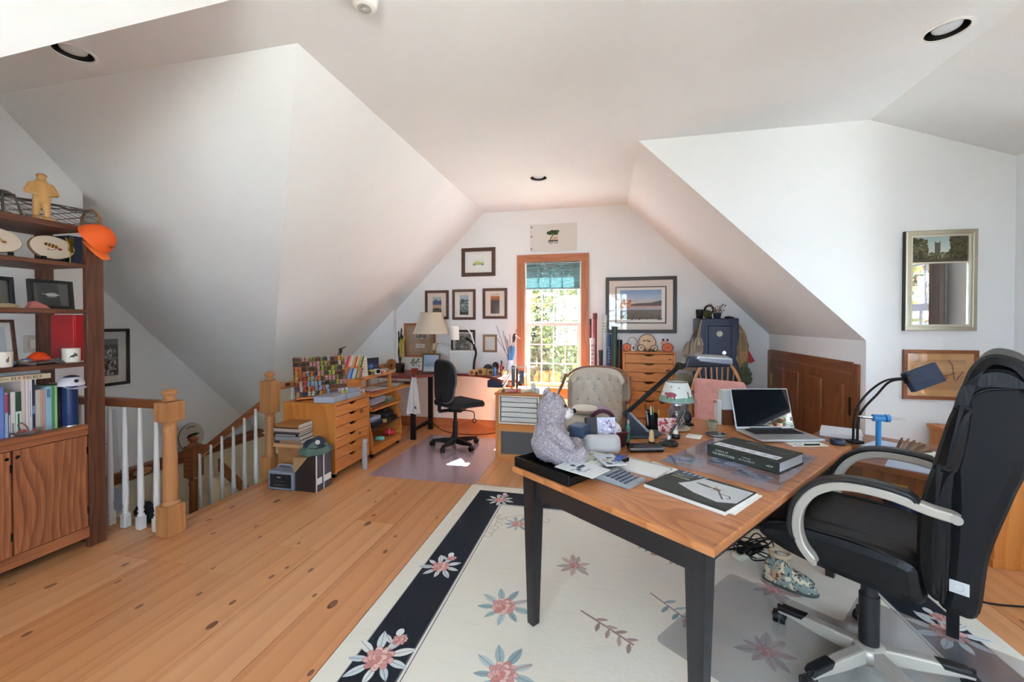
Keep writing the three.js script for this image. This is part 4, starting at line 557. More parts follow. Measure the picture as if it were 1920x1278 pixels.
// things on the six-drawer cabinet
{
  const Y = 0.692, clear = new THREE.MeshPhysicalMaterial({ color: 0xdfe6f2, roughness: 0.2, transmission: 0.55, thickness: 0, ior: 1.45 });
  const bx = (label, x, z, w, d, h, ry, seed, y = Y) => {
    const o = thing('clear_storage_box', label, 'storage box', [x, y, z], ry, 'clear boxes on the cabinet');
    part(o, 'tray', [bb(-w / 2, w / 2, 0, 0.003, -d / 2, d / 2), bb(-w / 2, -w / 2 + 0.003, 0, h, -d / 2, d / 2), bb(w / 2 - 0.003, w / 2, 0, h, -d / 2, d / 2), bb(-w / 2, w / 2, 0, h, -d / 2, -d / 2 + 0.003), bb(-w / 2, w / 2, 0, h, d / 2 - 0.003, d / 2)], clear);
    part(o, 'lid', rbb(-w / 2, w / 2, h, h + 0.006, -d / 2, d / 2, 0.002), clear);
    part(o, 'dividers', [-0.25, 0, 0.25].map((t) => bb(t * w - 0.001, t * w + 0.001, 0.003, h, -d / 2 + 0.003, d / 2 - 0.003)), mat('#cdd6e6', 0.4));
    const r = rng(seed), g = []; for (let i = 0; i < 26; i++) g.push(sph(0.006 + 0.005 * r(), (r() - 0.5) * (w - 0.03), 0.012 + r() * (h - 0.02), (r() - 0.5) * (d - 0.03), 1, 1, 1, 6));
    const c = part(o, 'contents', g, mat('#6a7690', 0.5), { kind: 'stuff' });
  };
  bx('clear plastic organizer box at the front corner of the cabinet top', -2.53, -3.45, 0.2, 0.2, 0.05, 0.05, 3);
  bx('clear organizer box behind the front one on the cabinet top', -2.53, -3.69, 0.21, 0.22, 0.045, -0.04, 4);
  bx('small clear box stacked on the rear organizer box', -2.52, -3.74, 0.17, 0.13, 0.03, 0.1, 5, Y + 0.052);
  // leaning thread rack
  const c = V(-2.7, Y, -3.57), ry = 0.86, tiltX = -0.34;
  const rk = thing('thread_rack', 'leaning wooden rack of thread spools on the six-drawer cabinet', 'spool rack', [c.x, c.y, c.z], ry); rk.rotation.order = 'YXZ'; rk.rotation.x = tiltX;
  part(rk, 'back_board', rbb(-0.24, 0.24, 0, 0.42, -0.012, 0, 0.002), M.walnut, { off: 0.2 });
  part(rk, 'bottom_ledge', rbb(-0.24, 0.24, 0, 0.014, 0, 0.05, 0.002), M.pine);
  const prop = part(rk, 'prop_leg', [rod([-0.2, 0.3, -0.012], [-0.2, 0.04, -0.13], 0.006), rod([0.2, 0.3, -0.012], [0.2, 0.04, -0.13], 0.006)], M.rail);
  for (let j = 0; j < 8; j++) part(rk, 'peg_rail', rbb(-0.235, 0.235, 0.03 + j * 0.049, 0.036 + j * 0.049, 0, 0.004, 0.001), M.rail);
  const cols = [['olive green', '#7a8a3a'], ['maroon', '#6d1f2c'], ['tan', '#c8a468'], ['navy', '#26365e'], ['cream', '#e4dcc6'], ['red', '#b52a2e'], ['gold', '#d8a62c'], ['pale blue', '#8fb2d4'], ['orange', '#d8692a'], ['brown', '#6b4326'], ['black', '#1c1c20'], ['dark green', '#2c5a3c'], ['pink', '#d99aa0'], ['lime', '#b5c94a']];
  const ord = ['bottom', 'second', 'third', 'fourth', 'fifth', 'sixth', 'seventh', 'top'], r = rng(17);
  const spG = merge([cy(0.0155, 0.0155, 0.003, 0, 0.0015, 0, 0, 0, 0, 12), cy(0.0135, 0.0135, 0.028, 0, 0.017, 0, 0, 0, 0, 12), cy(0.0155, 0.0155, 0.003, 0, 0.0325, 0, 0, 0, 0, 12)]);
  const NTH = ['first', 'second', 'third', 'fourth', 'fifth', 'sixth', 'seventh', 'eighth', 'ninth', 'tenth', 'eleventh', 'twelfth', 'thirteenth', 'fourteenth'];
  const E = new THREE.Euler(tiltX, ry, 0, 'YXZ');
  for (let j = 0; j < 8; j++) for (let i = 0; i < 14; i++) {
    if (j < 2 && i > 8) continue;
    const [cn, cc] = cols[Math.floor(((i * 3 + j * 5) / 4 + r() * 3) % cols.length)], p = V(-0.22 + i * 0.0335, 0.038 + j * 0.049, 0.018).applyEuler(E).add(c);
    const m = new THREE.Mesh(spG, mat('#' + new THREE.Color(cc).lerp(new THREE.Color('#8f8068'), 0.22 + 0.2 * (i % 2)).getHexString(), 0.65)); m.name = numbered('thread_spool'); m.position.copy(p); m.position.y += (r() - 0.5) * 0.006; m.rotation.set(tiltX + 0.7 + 0.2 * r(), ry + 0.3 * (r() - 0.5), 0.25 * (r() - 0.5), 'YXZ'); scene.add(m);
    meta(m, `${cn} thread spool, ${NTH[i]} from the left in the ${ord[j]} row of the leaning rack`, 'thread spool', 'thread spools on the rack');
  }
  // floss skeins fanned at the top right
  const fk = thing('floss_holder', 'small holder of red and cream floss skeins beside the spool rack', 'floss holder', [-2.5, Y + 0.0, -3.81], 0.9); fk.rotation.order = 'YXZ';
  part(fk, 'stand', [rbb(-0.09, 0.09, 0, 0.02, -0.05, 0.05, 0.003), rbb(-0.09, 0.09, 0.02, 0.3, -0.05, -0.04, 0.002)], M.pine);
  for (let i = 0; i < 11; i++) part(fk, 'floss_skein', T(new THREE.CapsuleGeometry(0.007, 0.11, 4, 8), -0.078 + i * 0.0155, 0.34 + 0.012 * Math.sin(i), -0.01, -0.3, 0, -0.35), mat(['#c02a3a', '#d84a52', '#e0a0a0', '#e8dcc4', '#c8b48a', '#d98a4a', '#c02a3a', '#e6c8a0', '#8fae7a', '#c0903c', '#2e5a44'][i], 0.7));
  for (let i = 0; i < 9; i++) part(fk, 'floss_skein', T(new THREE.CapsuleGeometry(0.007, 0.1, 4, 8), -0.066 + i * 0.0165, 0.22, 0.0, -0.3, 0, -0.35), mat(['#5a86c4', '#7aa0d0', '#3a5a9c', '#9fc0d8', '#e0d8c0', '#5a8a5a', '#c8a060', '#d87a4a', '#4a6a9a'][i], 0.7));
  // dark tool stand with pole
  const ts = thing('fly_tying_vise', 'black fly-tying vise on a pole behind the thread rack', 'vise', [-2.68, Y, -3.83], 0.4);
  part(ts, 'base', rbb(-0.045, 0.045, 0, 0.016, -0.045, 0.045, 0.004), M.black); part(ts, 'pole', rod([0, 0.016, 0], [0, 0.46, 0], 0.006), mat('#3b322c', 0.4)); part(ts, 'head', [rb(0.03, 0.05, 0.03, 0.006, 0, 0.45, 0), rod([0, 0.465, 0], [0.05, 0.49, 0], 0.008, 0.004), rod([-0.01, 0.43, 0], [-0.03, 0.4, 0.01], 0.005)], M.black);
  part(ts, 'feather_bundle', Array.from({ length: 9 }, (_, i) => T(new THREE.ConeGeometry(0.012, 0.12, 6), 0.02 * Math.sin(i * 2), 0.2 + 0.012 * i, 0.02 * Math.cos(i * 2), 0.4 * Math.sin(i), i, 0.5 * Math.cos(i * 1.7))), mat('#54464a', 0.9));
  [['small amber bottle', '#c89a4a', -2.47, -3.56], ['small green bottle', '#8fae4a', -2.455, -3.60], ['small dark bottle', '#3a3038', -2.60, -3.56], ['small red bottle', '#b0322e', -2.445, -3.83], ['small white bottle', '#e6e2da', -2.44, -3.87]].forEach(([l, c2, x, z]) => { const o = thing('small_bottle', l + ' among the boxes on the six-drawer cabinet', 'bottle', [x, Y + (z > -3.8 && x > -2.5 ? 0.056 : 0.0), z]); part(o, 'body', lathe([[0, 0], [0.012, 0], [0.013, 0.003], [0.013, 0.03], [0.006, 0.036], [0, 0.036]], 0, 0, 0, 12), mat(c2, 0.3)); part(o, 'cap', cy(0.007, 0.007, 0.014, 0, 0.043, 0, 0, 0, 0, 10), M.white); });
}
// ---------- floor things beside the stairs ----------
{
  // battery power pack
  const b = thing('power_pack', 'grey and black battery power pack on the floor by the stairs', 'power pack', [-2.7, 0, -3.085], 0.03);
  part(b, 'case', rb(0.25, 0.16, 0.13, 0.012, 0, 0.082, 0), mat('#7f8896', 0.5));
  part(b, 'face_plate', T(new THREE.PlaneGeometry(0.205, 0.115), 0.0, 0.082, 0.0655), new THREE.MeshPhysicalMaterial({ roughness: 0.5, map: canvasTex(256, 144, (x, w, h) => { rect(x, '#14161a', 0, 0, w, h); x.fillStyle = '#cfd4da'; x.font = 'bold 22px sans-serif'; x.fillText('baja', 86, 40); squig(x, '#8a9098', 190, 24, 30, 10, 2); squig(x, '#6b7078', 60, 70, 120, 12, 3); squig(x, '#9aa0a8', 50, 110, 150, 14, 5); }) }));
  part(b, 'handle', tube([[-0.08, 0.16, 0], [-0.07, 0.192, 0], [0, 0.2, 0], [0.07, 0.192, 0], [0.08, 0.16, 0]], 0.009, 24, 8), mat('#8d96a4', 0.5));
  part(b, 'feet', [-1, 1].map((s) => rb(0.04, 0.01, 0.12, 0.003, s * 0.09, 0.005, 0)), M.black);
  one('cardboard_box', 'brown cardboard box under the stack of books', 'box', [rbb(-0.12, 0.12, 0, 0.33, -0.072, 0.072, 0.003), bb(-0.115, 0.115, 0.33, 0.333, -0.004, 0.004)], tmat(noiseTex(128, 128, [176, 124, 76], [160, 108, 64], 8, 8, 3, 5), 0.4, 'x', 0.9), [-2.735, 0, -3.24], 0.02);
  const bk = [['tan book at the bottom of the floor stack of books', '#c89a6a', 0.032, 0.27], ['brown book with a dark label, second from the bottom of the floor stack', '#a07a5c', 0.03, 0.265], ['grey book, third from the bottom of the floor stack', '#8d8f92', 0.034, 0.24], ['black book with white spine lettering in the floor stack', '#23252a', 0.022, 0.24], ['dark red book in the middle of the floor stack', '#5d4a46', 0.018, 0.24], ['pinkish white book second from top of the floor stack', '#b9a79c', 0.026, 0.25], ['brown book with green stripe on top of the floor stack', '#a06a34', 0.038, 0.235]];
  let y = 0.334; const r = rng(5);
  bk.forEach(([l, c, t, w], i) => { const o = thing('book', l, 'book', [-2.735 + (r() - 0.5) * 0.015, y, -3.225 + (r() - 0.5) * 0.006], 0.06 * (r() - 0.5) + 0.04, 'books stacked on the cardboard box'); const d = 0.19; part(o, 'cover', [bb(-w / 2, w / 2, 0, 0.003, -d / 2, d / 2), bb(-w / 2, w / 2, t - 0.003, t, -d / 2, d / 2), bb(-w / 2, w / 2, 0, t, d / 2 - 0.003, d / 2)], mat(c, 0.6)); part(o, 'pages', bb(-w / 2 + 0.004, w / 2 - 0.004, 0.003, t - 0.003, -d / 2 + 0.004, d / 2 - 0.003), mat('#ded8ce', 0.8)); if (i === 3) part(o, 'spine_title', Array.from({ length: 14 }, (_, k) => bb(-0.1 + k * 0.014, -0.092 + k * 0.014, t * 0.3, t * 0.7, d / 2, d / 2 + 0.0006)), M.paper); if (i === 1) part(o, 'label', bb(-w / 2 + 0.01, -w / 2 + 0.06, t * 0.15, t * 0.85, d / 2, d / 2 + 0.0006), mat('#2c3040', 0.6)); if (i === 6) part(o, 'stripe', bb(-w / 2, w / 2, 0.004, 0.012, d / 2, d / 2 + 0.0006), mat('#3a4a34', 0.6)); y += t + 0.0006; });
  // magazine files: side faces camera with the slanted cut, label ends face the room
  const mf = (label, z, w) => {
    const o = thing('magazine_file', label, 'magazine file', [-2.485, 0, z], 0, 'magazine files on the floor'), L = 0.24, H = 0.31, m = mat('#2a1f1f', 0.6);
    const prof = [[-L / 2, 0], [L / 2, 0], [L / 2, H], [L / 2 - 0.07, H], [-L / 2, 0.12]];
    part(o, 'side', T(ext(prof, 0.004), 0, 0, w / 2), m); part(o, 'side', T(ext(prof, 0.004), 0, 0, -w / 2), m); part(o, 'bottom', bb(-L / 2, L / 2, 0, 0.004, -w / 2, w / 2), m);
    const fr = part(o, 'front_end', bb(L / 2 - 0.004, L / 2, 0, H, -w / 2, w / 2), mat('#4d474f', 0.6));
    part(fr, 'edge_binding', [bb(L / 2 - 0.006, L / 2 + 0.002, 0, H, w / 2 - 0.003, w / 2 + 0.004)], mat('#cfd3d8', 0.4));
    part(fr, 'label', bb(L / 2, L / 2 + 0.001, 0.06, 0.115, -w / 2 + 0.006, w / 2 - 0.006), M.paper);
    part(o, 'magazines', T(ext([[-L / 2 + 0.01, 0.005], [L / 2 - 0.01, 0.005], [L / 2 - 0.01, H - 0.02], [-L / 2 + 0.005, H - 0.03]], w - 0.016), 0, 0, 0), mat('#b08a60', 0.8));
  };
  mf('dark magazine file with slanted side nearest the camera on the floor', -3.085, 0.075);
  mf('dark magazine file next to the six-drawer cabinet', -3.19, 0.1);
  // denim cap and green jacket heaped on the files
  const heap = (label, name, cat, pos, sx, sy, sz, col, seed, ry) => { const g = new THREE.SphereGeometry(1, 40, 24), p = g.attributes.position; for (let i = 0; i < p.count; i++) { let x = p.getX(i), y2 = p.getY(i), z = p.getZ(i); const k = 1 + 0.16 * Math.sin(x * 5 + seed) * Math.sin(z * 6 + y2 * 4 + seed * 2) + 0.07 * Math.sin(x * 13 + z * 11 + seed); p.setXYZ(i, x * sx * k, Math.max(0, y2) * sy * k * (1 + 0.3 * Math.sin(x * 3 + seed)) + Math.min(0, y2) * 0.01, z * sz * k); } g.computeVertexNormals(); return one(name, label, cat, g, mat(col, 0.9), pos, ry); };
  heap('crumpled grey-green jacket heaped on the magazine files', 'folded_jacket', 'jacket', [-2.46, 0.315, -3.15], 0.13, 0.07, 0.13, '#5f7468', 1, 0.2);
  const hc = thing('denim_cap', 'navy denim cap lying on the grey-green jacket', 'cap', [-2.46, 0.365, -3.15], 0.9);
  { const g = new THREE.SphereGeometry(0.085, 28, 14, 0, 2 * PI, 0, PI / 2); const p = g.attributes.position; for (let i = 0; i < p.count; i++) { const x = p.getX(i), y2 = p.getY(i), z = p.getZ(i); p.setXYZ(i, x * 1.1, y2 * 0.85 * (1 + 0.15 * Math.sin(x * 40 + z * 25)), z); } g.computeVertexNormals(); part(hc, 'crown', g, mat('#2c3848', 0.9)); part(hc, 'visor', T(ext(Array.from({ length: 16 }, (_, i) => [0.075 * Math.cos(i / 15 * PI), 0.075 * Math.sin(i / 15 * PI)]), 0.005, 0.001), 0, 0.008, 0.05, PI / 2 + 0.08), mat('#2a3342', 0.9)); part(hc, 'patch', T(new THREE.CylinderGeometry(0.02, 0.02, 0.004, 16), 0.0, 0.045, 0.083, PI / 2 - 0.5), mat('#c9c2bc', 0.8)); }
  const t = thing('clear_tube', 'clear plastic tube with silver cap standing before the shelf unit', 'tube', [-2.3, 0, -3.66]);
  part(t, 'tube', lathe([[0, 0], [0.026, 0], [0.027, 0.004], [0.027, 0.26], [0.024, 0.27]], 0, 0, 0, 20), mat('#c4c6c8', 0.25, { transmission: 0.35 })); part(t, 'cap', cy(0.028, 0.028, 0.03, 0, 0.28, 0), M.silver);
}
// ---------- rolling shelf unit ----------
{
  const x0 = -2.76, x1 = -2.37, z0 = -4.58, z1 = -3.92, m = M.pine;
  const o = thing('rolling_shelf_unit', 'open wooden shelf unit on casters full of papers and tools', 'shelf unit');
  const sw = mat('#8a5630', 0.5);
  part(o, 'end_panel', slab([[x0, 0.09, z1], [x1, 0.09, z1], [x1, 0.16, z1], [x1 - 0.06, 0.5, z1], [x1 - 0.02, 0.52, z1], [x1 - 0.1, 0.66, z1], [x0, 0.66, z1]], [0, 0, -0.018]), m, { grain: 'y' });
  part(o, 'end_panel', slab([[x0, 0.09, z0], [x1, 0.09, z0], [x1, 0.16, z0], [x1 - 0.06, 0.5, z0], [x1 - 0.02, 0.52, z0], [x1 - 0.1, 0.66, z0], [x0, 0.66, z0]], [0, 0, 0.018]), m, { grain: 'y' });
  [[0.1, 0.118], [0.29, 0.308], [0.495, 0.513]].forEach(([a, b], i) => part(o, 'shelf', rbb(x0, x1 + (i === 2 ? 0.0 : -0.005), a, b, z0 + 0.018, z1 - 0.018, 0.003), i === 1 ? M.walnut : m, { grain: 'z', off: i * 0.3 }));
  part(o, 'top_board', rbb(x0, x1 + 0.04, 0.66, 0.678, -4.93, z1 + 0.02, 0.003), m, { grain: 'z' });
  part(o, 'upper_shelf', rbb(x0 - 0.03, x1 - 0.04, 0.845, 0.863, -4.47, -3.84, 0.003), m, { grain: 'z' });
  part(o, 'upper_support', [bb(x0, x0 + 0.02, 0.678, 0.845, -3.93, -3.91), bb(x0, x0 + 0.02, 0.678, 0.845, -4.45, -4.43), bb(x1 - 0.09, x1 - 0.06, 0.678, 0.845, -4.42, -4.39)], m, { grain: 'y' });
  part(o, 'lower_rail', bb(x1 - 0.025, x1 - 0.007, 0.045, 0.1, z0 + 0.018, z1 - 0.018), m, { grain: 'z' });
  for (const [x, z] of [[x0 + 0.04, z0 + 0.05], [x0 + 0.04, z1 - 0.05], [x1 - 0.04, z0 + 0.05], [x1 - 0.04, z1 - 0.05]]) { const c = part(o, 'caster', cy(0.026, 0.026, 0.022, x, 0.026, z, 0, 0, PI / 2, 16), M.black); part(c, 'fork', rbb(x - 0.015, x + 0.015, 0.04, 0.09, z - 0.02, z + 0.02, 0.004), mat('#8a5a30', 0.5)); }
  // contents
  const r = rng(31);
  const flat = (name, label, cat, x, y, z, w, t, d, col, ry = 0, group) => { const q = one(name, label, cat, rbb(-w / 2, w / 2, 0, t, -d / 2, d / 2, 0.002), mat(col, 0.7), [x, y, z], ry, { group }); return q; };
  const stack = (base, x, z, list) => { let y = base; list.forEach(([n, l, c, w, t, d, col, ry]) => { flat(n, l, c, x, y, z, w, t, d, col, ry); y += t + 0.0005; }); };
  stack(0.513, -2.56, -4.15, [['magazine', 'red-edged magazine lying at the bottom of the upper shelf pile', 'magazine', 0.22, 0.012, 0.3, '#b56a5c', 0.1], ['magazine', 'black magazine in the upper shelf pile', 'magazine', 0.21, 0.012, 0.28, '#23242a', -0.1], ['magazine', 'white catalogue in the upper shelf pile', 'magazine', 0.22, 0.014, 0.29, '#d8dbe2', 0.05], ['paper_sheaf', 'pale grey sheaf of papers topping the upper shelf pile', 'papers', 0.23, 0.06, 0.3, '#aeb4c6', -0.06]]);
  stack(0.513, -2.55, -4.46, [['folder', 'green folder beside the upper shelf paper pile', 'folder', 0.2, 0.03, 0.16, '#7a9a86', 0.1], ['notebook', 'cream notebook on the green folder', 'notebook', 0.16, 0.016, 0.14, '#d9d2c0', 0.3]]);
  stack(0.308, -2.55, -4.1, [['binder', 'black binder lying on the middle shelf', 'binder', 0.26, 0.035, 0.24, '#191b22', 0.05], ['magazine', 'dark blue magazine on the middle shelf pile', 'magazine', 0.24, 0.02, 0.22, '#33466e', -0.05], ['magazine', 'light blue magazine on the middle shelf pile', 'magazine', 0.23, 0.016, 0.22, '#8fa8cc', 0.12], ['paper_sheaf', 'rumpled white papers topping the middle shelf pile', 'papers', 0.22, 0.03, 0.2, '#b9c6da', -0.1]]);
  stack(0.308, -2.55, -4.42, [['binder', 'wide black binder at the rear of the middle shelf', 'binder', 0.27, 0.04, 0.2, '#141519', -0.04], ['leather_case', 'black leather case at the rear of the middle shelf', 'case', 0.2, 0.05, 0.18, '#1c1d22', 0.06], ['leather_case', 'small black case on top at the rear of the middle shelf', 'case', 0.15, 0.035, 0.14, '#24262c', -0.1]]);
  const sp = (l, col, x, y, z, rr) => { const q = thing('tool_roll', l, 'spool', [x, y, z], 0.4); part(q, 'roll', T(new THREE.CapsuleGeometry(rr, rr * 2.2, 5, 14), 0, rr, 0, PI / 2, 0, PI / 2), mat(col, 0.5)); part(q, 'band', T(new THREE.TorusGeometry(rr * 1.01, 0.003, 6, 20), 0, rr, 0, 0, PI / 2), M.white); };
  sp('red rolled pouch on the lowest shelf', '#c4202a', -2.46, 0.118, -4.43, 0.036); sp('teal rolled pouch on the lowest shelf', '#6fc0b4', -2.45, 0.118, -4.2, 0.024); sp('yellow-green rolled pouch on the lowest shelf', '#b9bf4a', -2.46, 0.118, -4.54, 0.02);
  sp('purple yarn roll on the lowest shelf', '#5d4a9a', -2.5, 0.118, -3.99, 0.018); sp('dark cord roll on the lowest shelf', '#23252e', -2.6, 0.118, -4.1, 0.03);
  flat('yellow_pouch', 'yellow pouch lying in front on the middle shelf', 'pouch', -2.45, 0.308, -4.28, 0.07, 0.03, 0.06, '#c9b25a', 0.4);
  stack(0.678, -2.55, -4.2, [['magazine', 'red magazine on the wooden top board', 'magazine', 0.21, 0.01, 0.28, '#a5423e', 0.08], ['magazine', 'white newsletter on the red magazine', 'magazine', 0.22, 0.006, 0.28, '#dfe0de', -0.12]]);
  stack(0.678, -2.52, -4.6, [['magazine', 'green and white magazine near the end of the top board', 'magazine', 0.2, 0.012, 0.26, '#8a9a7a', 0.05], ['paper_sheaf', 'loose grey papers near the end of the top board', 'papers', 0.2, 0.004, 0.26, '#c6c2b8', 0.2]]);
  // upper shelf things
  const cd = thing('patterned_card', 'white patterned card standing on the upper shelf', 'card', [-2.5, 0.863, -3.96], 0.95); cd.rotation.order = 'YXZ'; cd.rotation.x = -0.15; part(cd, 'card', box(0.1, 0.2, 0.006, 0, 0.1, 0), mat('#dcd4be', 0.7)); part(cd, 'print', T(new THREE.PlaneGeometry(0.08, 0.17), 0, 0.1, 0.0035), new THREE.MeshPhysicalMaterial({ roughness: 0.7, map: canvasTex(64, 128, (x, w, h) => { rect(x, '#dcd4be', 0, 0, w, h); for (let i = 0; i < 5; i++) squig(x, '#3a3a3a', 10, 12 + i * 22, 44, 12, i + 2); }) }));
  const nb = thing('framed_blue_picture', 'dark blue framed picture on the upper shelf beside the patterned card', 'picture frame', [-2.52, 0.95, -4.12], 1.1); frameParts(nb, 0.2, 0.19, 0.018, 0.016, mat('#10151f', 0.5), { draw: (x, w, h) => { rect(x, '#16294e', 0, 0, w, h); ell(x, '#3a5a90', 140, 120, 60, 50); ell(x, '#dfe6f2', 150, 120, 18, 10); } });
  one('yellow_flower_pick', 'yellow artificial flower on the upper shelf', 'flower', [rod([0, 0, 0], [0, 0.05, 0], 0.003), ...Array.from({ length: 7 }, (_, i) => sph(0.014, 0.018 * Math.cos(i * 0.9), 0.055, 0.018 * Math.sin(i * 0.9), 1, 0.5, 1))], mat('#d8d23a', 0.6), [-2.44, 0.863, -4.03]);
  const cam = thing('toy_robot', 'white and grey gadget with round dial on the upper shelf', 'gadget', [-2.45, 0.863, -4.15], 0.9); part(cam, 'body', rb(0.07, 0.06, 0.05, 0.01, 0, 0.03, 0), mat('#cfd2d6', 0.4)); part(cam, 'dial', cy(0.022, 0.022, 0.02, 0, 0.035, 0.03, PI / 2), M.black); part(cam, 'knob', sph(0.012, 0.028, 0.066, 0), M.black);
  [[-4.25, '#b5423a'], [-4.32, '#e0dcd4'], [-4.39, '#c87a4a']].forEach(([z, c], i) => flat('small_box', ['small red box on the upper shelf', 'small white box between red and tan boxes on the upper shelf', 'small tan box at the end of the upper shelf'][i], 'box', -2.49, 0.863, z, 0.08, 0.022, 0.055, c, 0.1 * i));
}
// ---------- office chairs ----------
function starBase(o, R, hubY, m, n, legH, cap) {
  for (let i = 0; i < 5; i++) {
    const a = n + i * 2 * PI / 5, c = Math.cos(a), s = Math.sin(a);
    const leg = part(o, 'base_leg', (() => { const pts = [[0.03, hubY], [R * 0.55, hubY - legH * 0.25], [R * 0.95, hubY - legH], [R, hubY - legH - 0.01], [R, hubY - legH - 0.03], [R * 0.9, hubY - legH - 0.028], [R * 0.5, hubY - legH * 0.25 - 0.055], [0.03, hubY - 0.06]]; const g = ext(pts, 0.042, 0.008); g.rotateY(-a); return g; })(), m);
    if (cap) part(leg, 'foot_pad', (() => { const g = ext([[R * 0.66, hubY - legH * 0.45 + 0.004], [R * 0.96, hubY - legH + 0.006], [R * 1.01, hubY - legH - 0.012], [R * 1.0, hubY - legH - 0.02], [R * 0.7, hubY - legH * 0.55 - 0.02]], 0.046, 0.008); g.rotateY(-a); return g; })(), cap);
    const cs = part(o, 'caster', [-1, 1].map((k) => { const g = cy(0.028, 0.028, 0.018, 0, 0, k * 0.014, PI / 2, 0, 0, 18); g.rotateY(-a + 0.6 * i); return T(g, c * R, 0.028, s * R); }), M.black);
    part(cs, 'hood', [T(new THREE.SphereGeometry(0.03, 14, 8, 0, 2 * PI, 0, PI / 2), c * R, 0.032, s * R), cy(0.008, 0.008, 0.03, c * R, 0.07, s * R)], M.darkPlastic);
  }
}
{
  // task chair at the back desk
  const o = thing('task_chair', 'black fabric task chair on casters at the back desk', 'office chair', [-1.69, 0, -4.55], 0);
  starBase(o, 0.27, 0.1, M.black, 0.5, 0.02, null);
  part(o, 'gas_lift', [cy(0.03, 0.03, 0.2, 0, 0.19, 0), cy(0.02, 0.02, 0.14, 0, 0.36, 0)], M.black);
  part(o, 'mechanism', rb(0.16, 0.05, 0.2, 0.01, 0.02, 0.435, -0.02), M.black);
  const fab = tmat(noiseTex(128, 128, [26, 29, 34], [15, 17, 21], 32, 32, 3, 9), 0.15, 'x', 0.95);
  // seat faces (0.5, 0, -0.85)
  const f = Math.atan2(0.55, -0.84);
  part(o, 'seat', (() => { const g = new RoundedBoxGeometry(0.46, 0.075, 0.44, 4, 0.035), p = g.attributes.position; for (let i = 0; i < p.count; i++) { const z = p.getZ(i), x = p.getX(i); p.setY(i, p.getY(i) - 0.5 * Math.max(0, z - 0.12) ** 1.5 * 2 + 0.25 * x * x); p.setX(i, x * (1 - 0.12 * Math.max(0, -z) / 0.22)); } g.computeVertexNormals(); return T(g, Math.sin(f) * 0.05, 0.5, Math.cos(f) * 0.05, 0, f, 0); })(), fab);
  part(o, 'backrest', (() => { const pts = []; for (let i = 0; i < 48; i++) { const a = i / 24 * PI, w = 0.225 * Math.sign(Math.cos(a)) * Math.pow(Math.abs(Math.cos(a)), 0.55), h = 0.235 * Math.sign(Math.sin(a)) * Math.pow(Math.abs(Math.sin(a)), 0.6); pts.push([w * (1 - 0.08 * (h < 0 ? 1 : 0)), h]); } const g = ext(pts, 0.05, 0.018); const p = g.attributes.position; for (let i = 0; i < p.count; i++) { const x = p.getX(i); p.setZ(i, p.getZ(i) + 1.1 * x * x); } g.computeVertexNormals(); return T(g, -Math.sin(f) * 0.2, 0.775, -Math.cos(f) * 0.2, 0, f - 0.12, 0); })(), fab);
  part(o, 'backrest_rim', (() => { const pts = []; for (let i = 0; i < 40; i++) { const a = i / 20 * PI, w = 0.226 * Math.sign(Math.cos(a)) * Math.pow(Math.abs(Math.cos(a)), 0.55), h = 0.236 * Math.sign(Math.sin(a)) * Math.pow(Math.abs(Math.sin(a)), 0.6); const x = w * (1 - 0.08 * (h < 0 ? 1 : 0)); pts.push([x, h, 1.1 * x * x + 0.01]); } const g = tube(pts, 0.012, 90, 6, true); return T(g, -Math.sin(f) * 0.2, 0.775, -Math.cos(f) * 0.2, 0, f - 0.12, 0); })(), mat('#55585e', 0.7));
  part(o, 'back_bracket', [rod([-Math.sin(f) * 0.05, 0.43, -Math.cos(f) * 0.05], [-Math.sin(f) * 0.22, 0.44, -Math.cos(f) * 0.22], 0.02), rod([-Math.sin(f) * 0.22, 0.44, -Math.cos(f) * 0.22], [-Math.sin(f) * 0.22, 0.62, -Math.cos(f) * 0.22], 0.022)], M.black);
  part(o, 'height_lever', tube([[0.06, 0.43, 0.05], [0.22, 0.44, 0.1], [0.26, 0.43, 0.11], [0.265, 0.36, 0.11]], 0.006, 20, 6), M.black);
  part(o, 'lever_loop', T(new THREE.TorusGeometry(0.022, 0.005, 6, 18), 0.265, 0.335, 0.11), M.black);
}
// clear chair mat under the task chair
one('chair_mat', 'clear plastic chair mat on the floor under the task chair', 'chair mat', (() => { const s = new THREE.Shape(); const x0 = -2.17, x1 = -1.12, z0 = 3.5, z1 = 4.95, r = 0.05; s.moveTo(x0 + r, z0); s.lineTo(x1 - r, z0); s.quadraticCurveTo(x1, z0, x1, z0 + r); s.lineTo(x1, z1); s.lineTo(x0, z1); s.lineTo(x0, z0 + r); s.quadraticCurveTo(x0, z0, x0 + r, z0); const g = ext(s, 0.003); g.rotateX(-PI / 2); g.translate(0, 0.0017, 0); return g; })(), new THREE.MeshPhysicalMaterial({ color: 0xeeeaf6, roughness: 0.2, transmission: 0.8, thickness: 0, ior: 1.5 }));
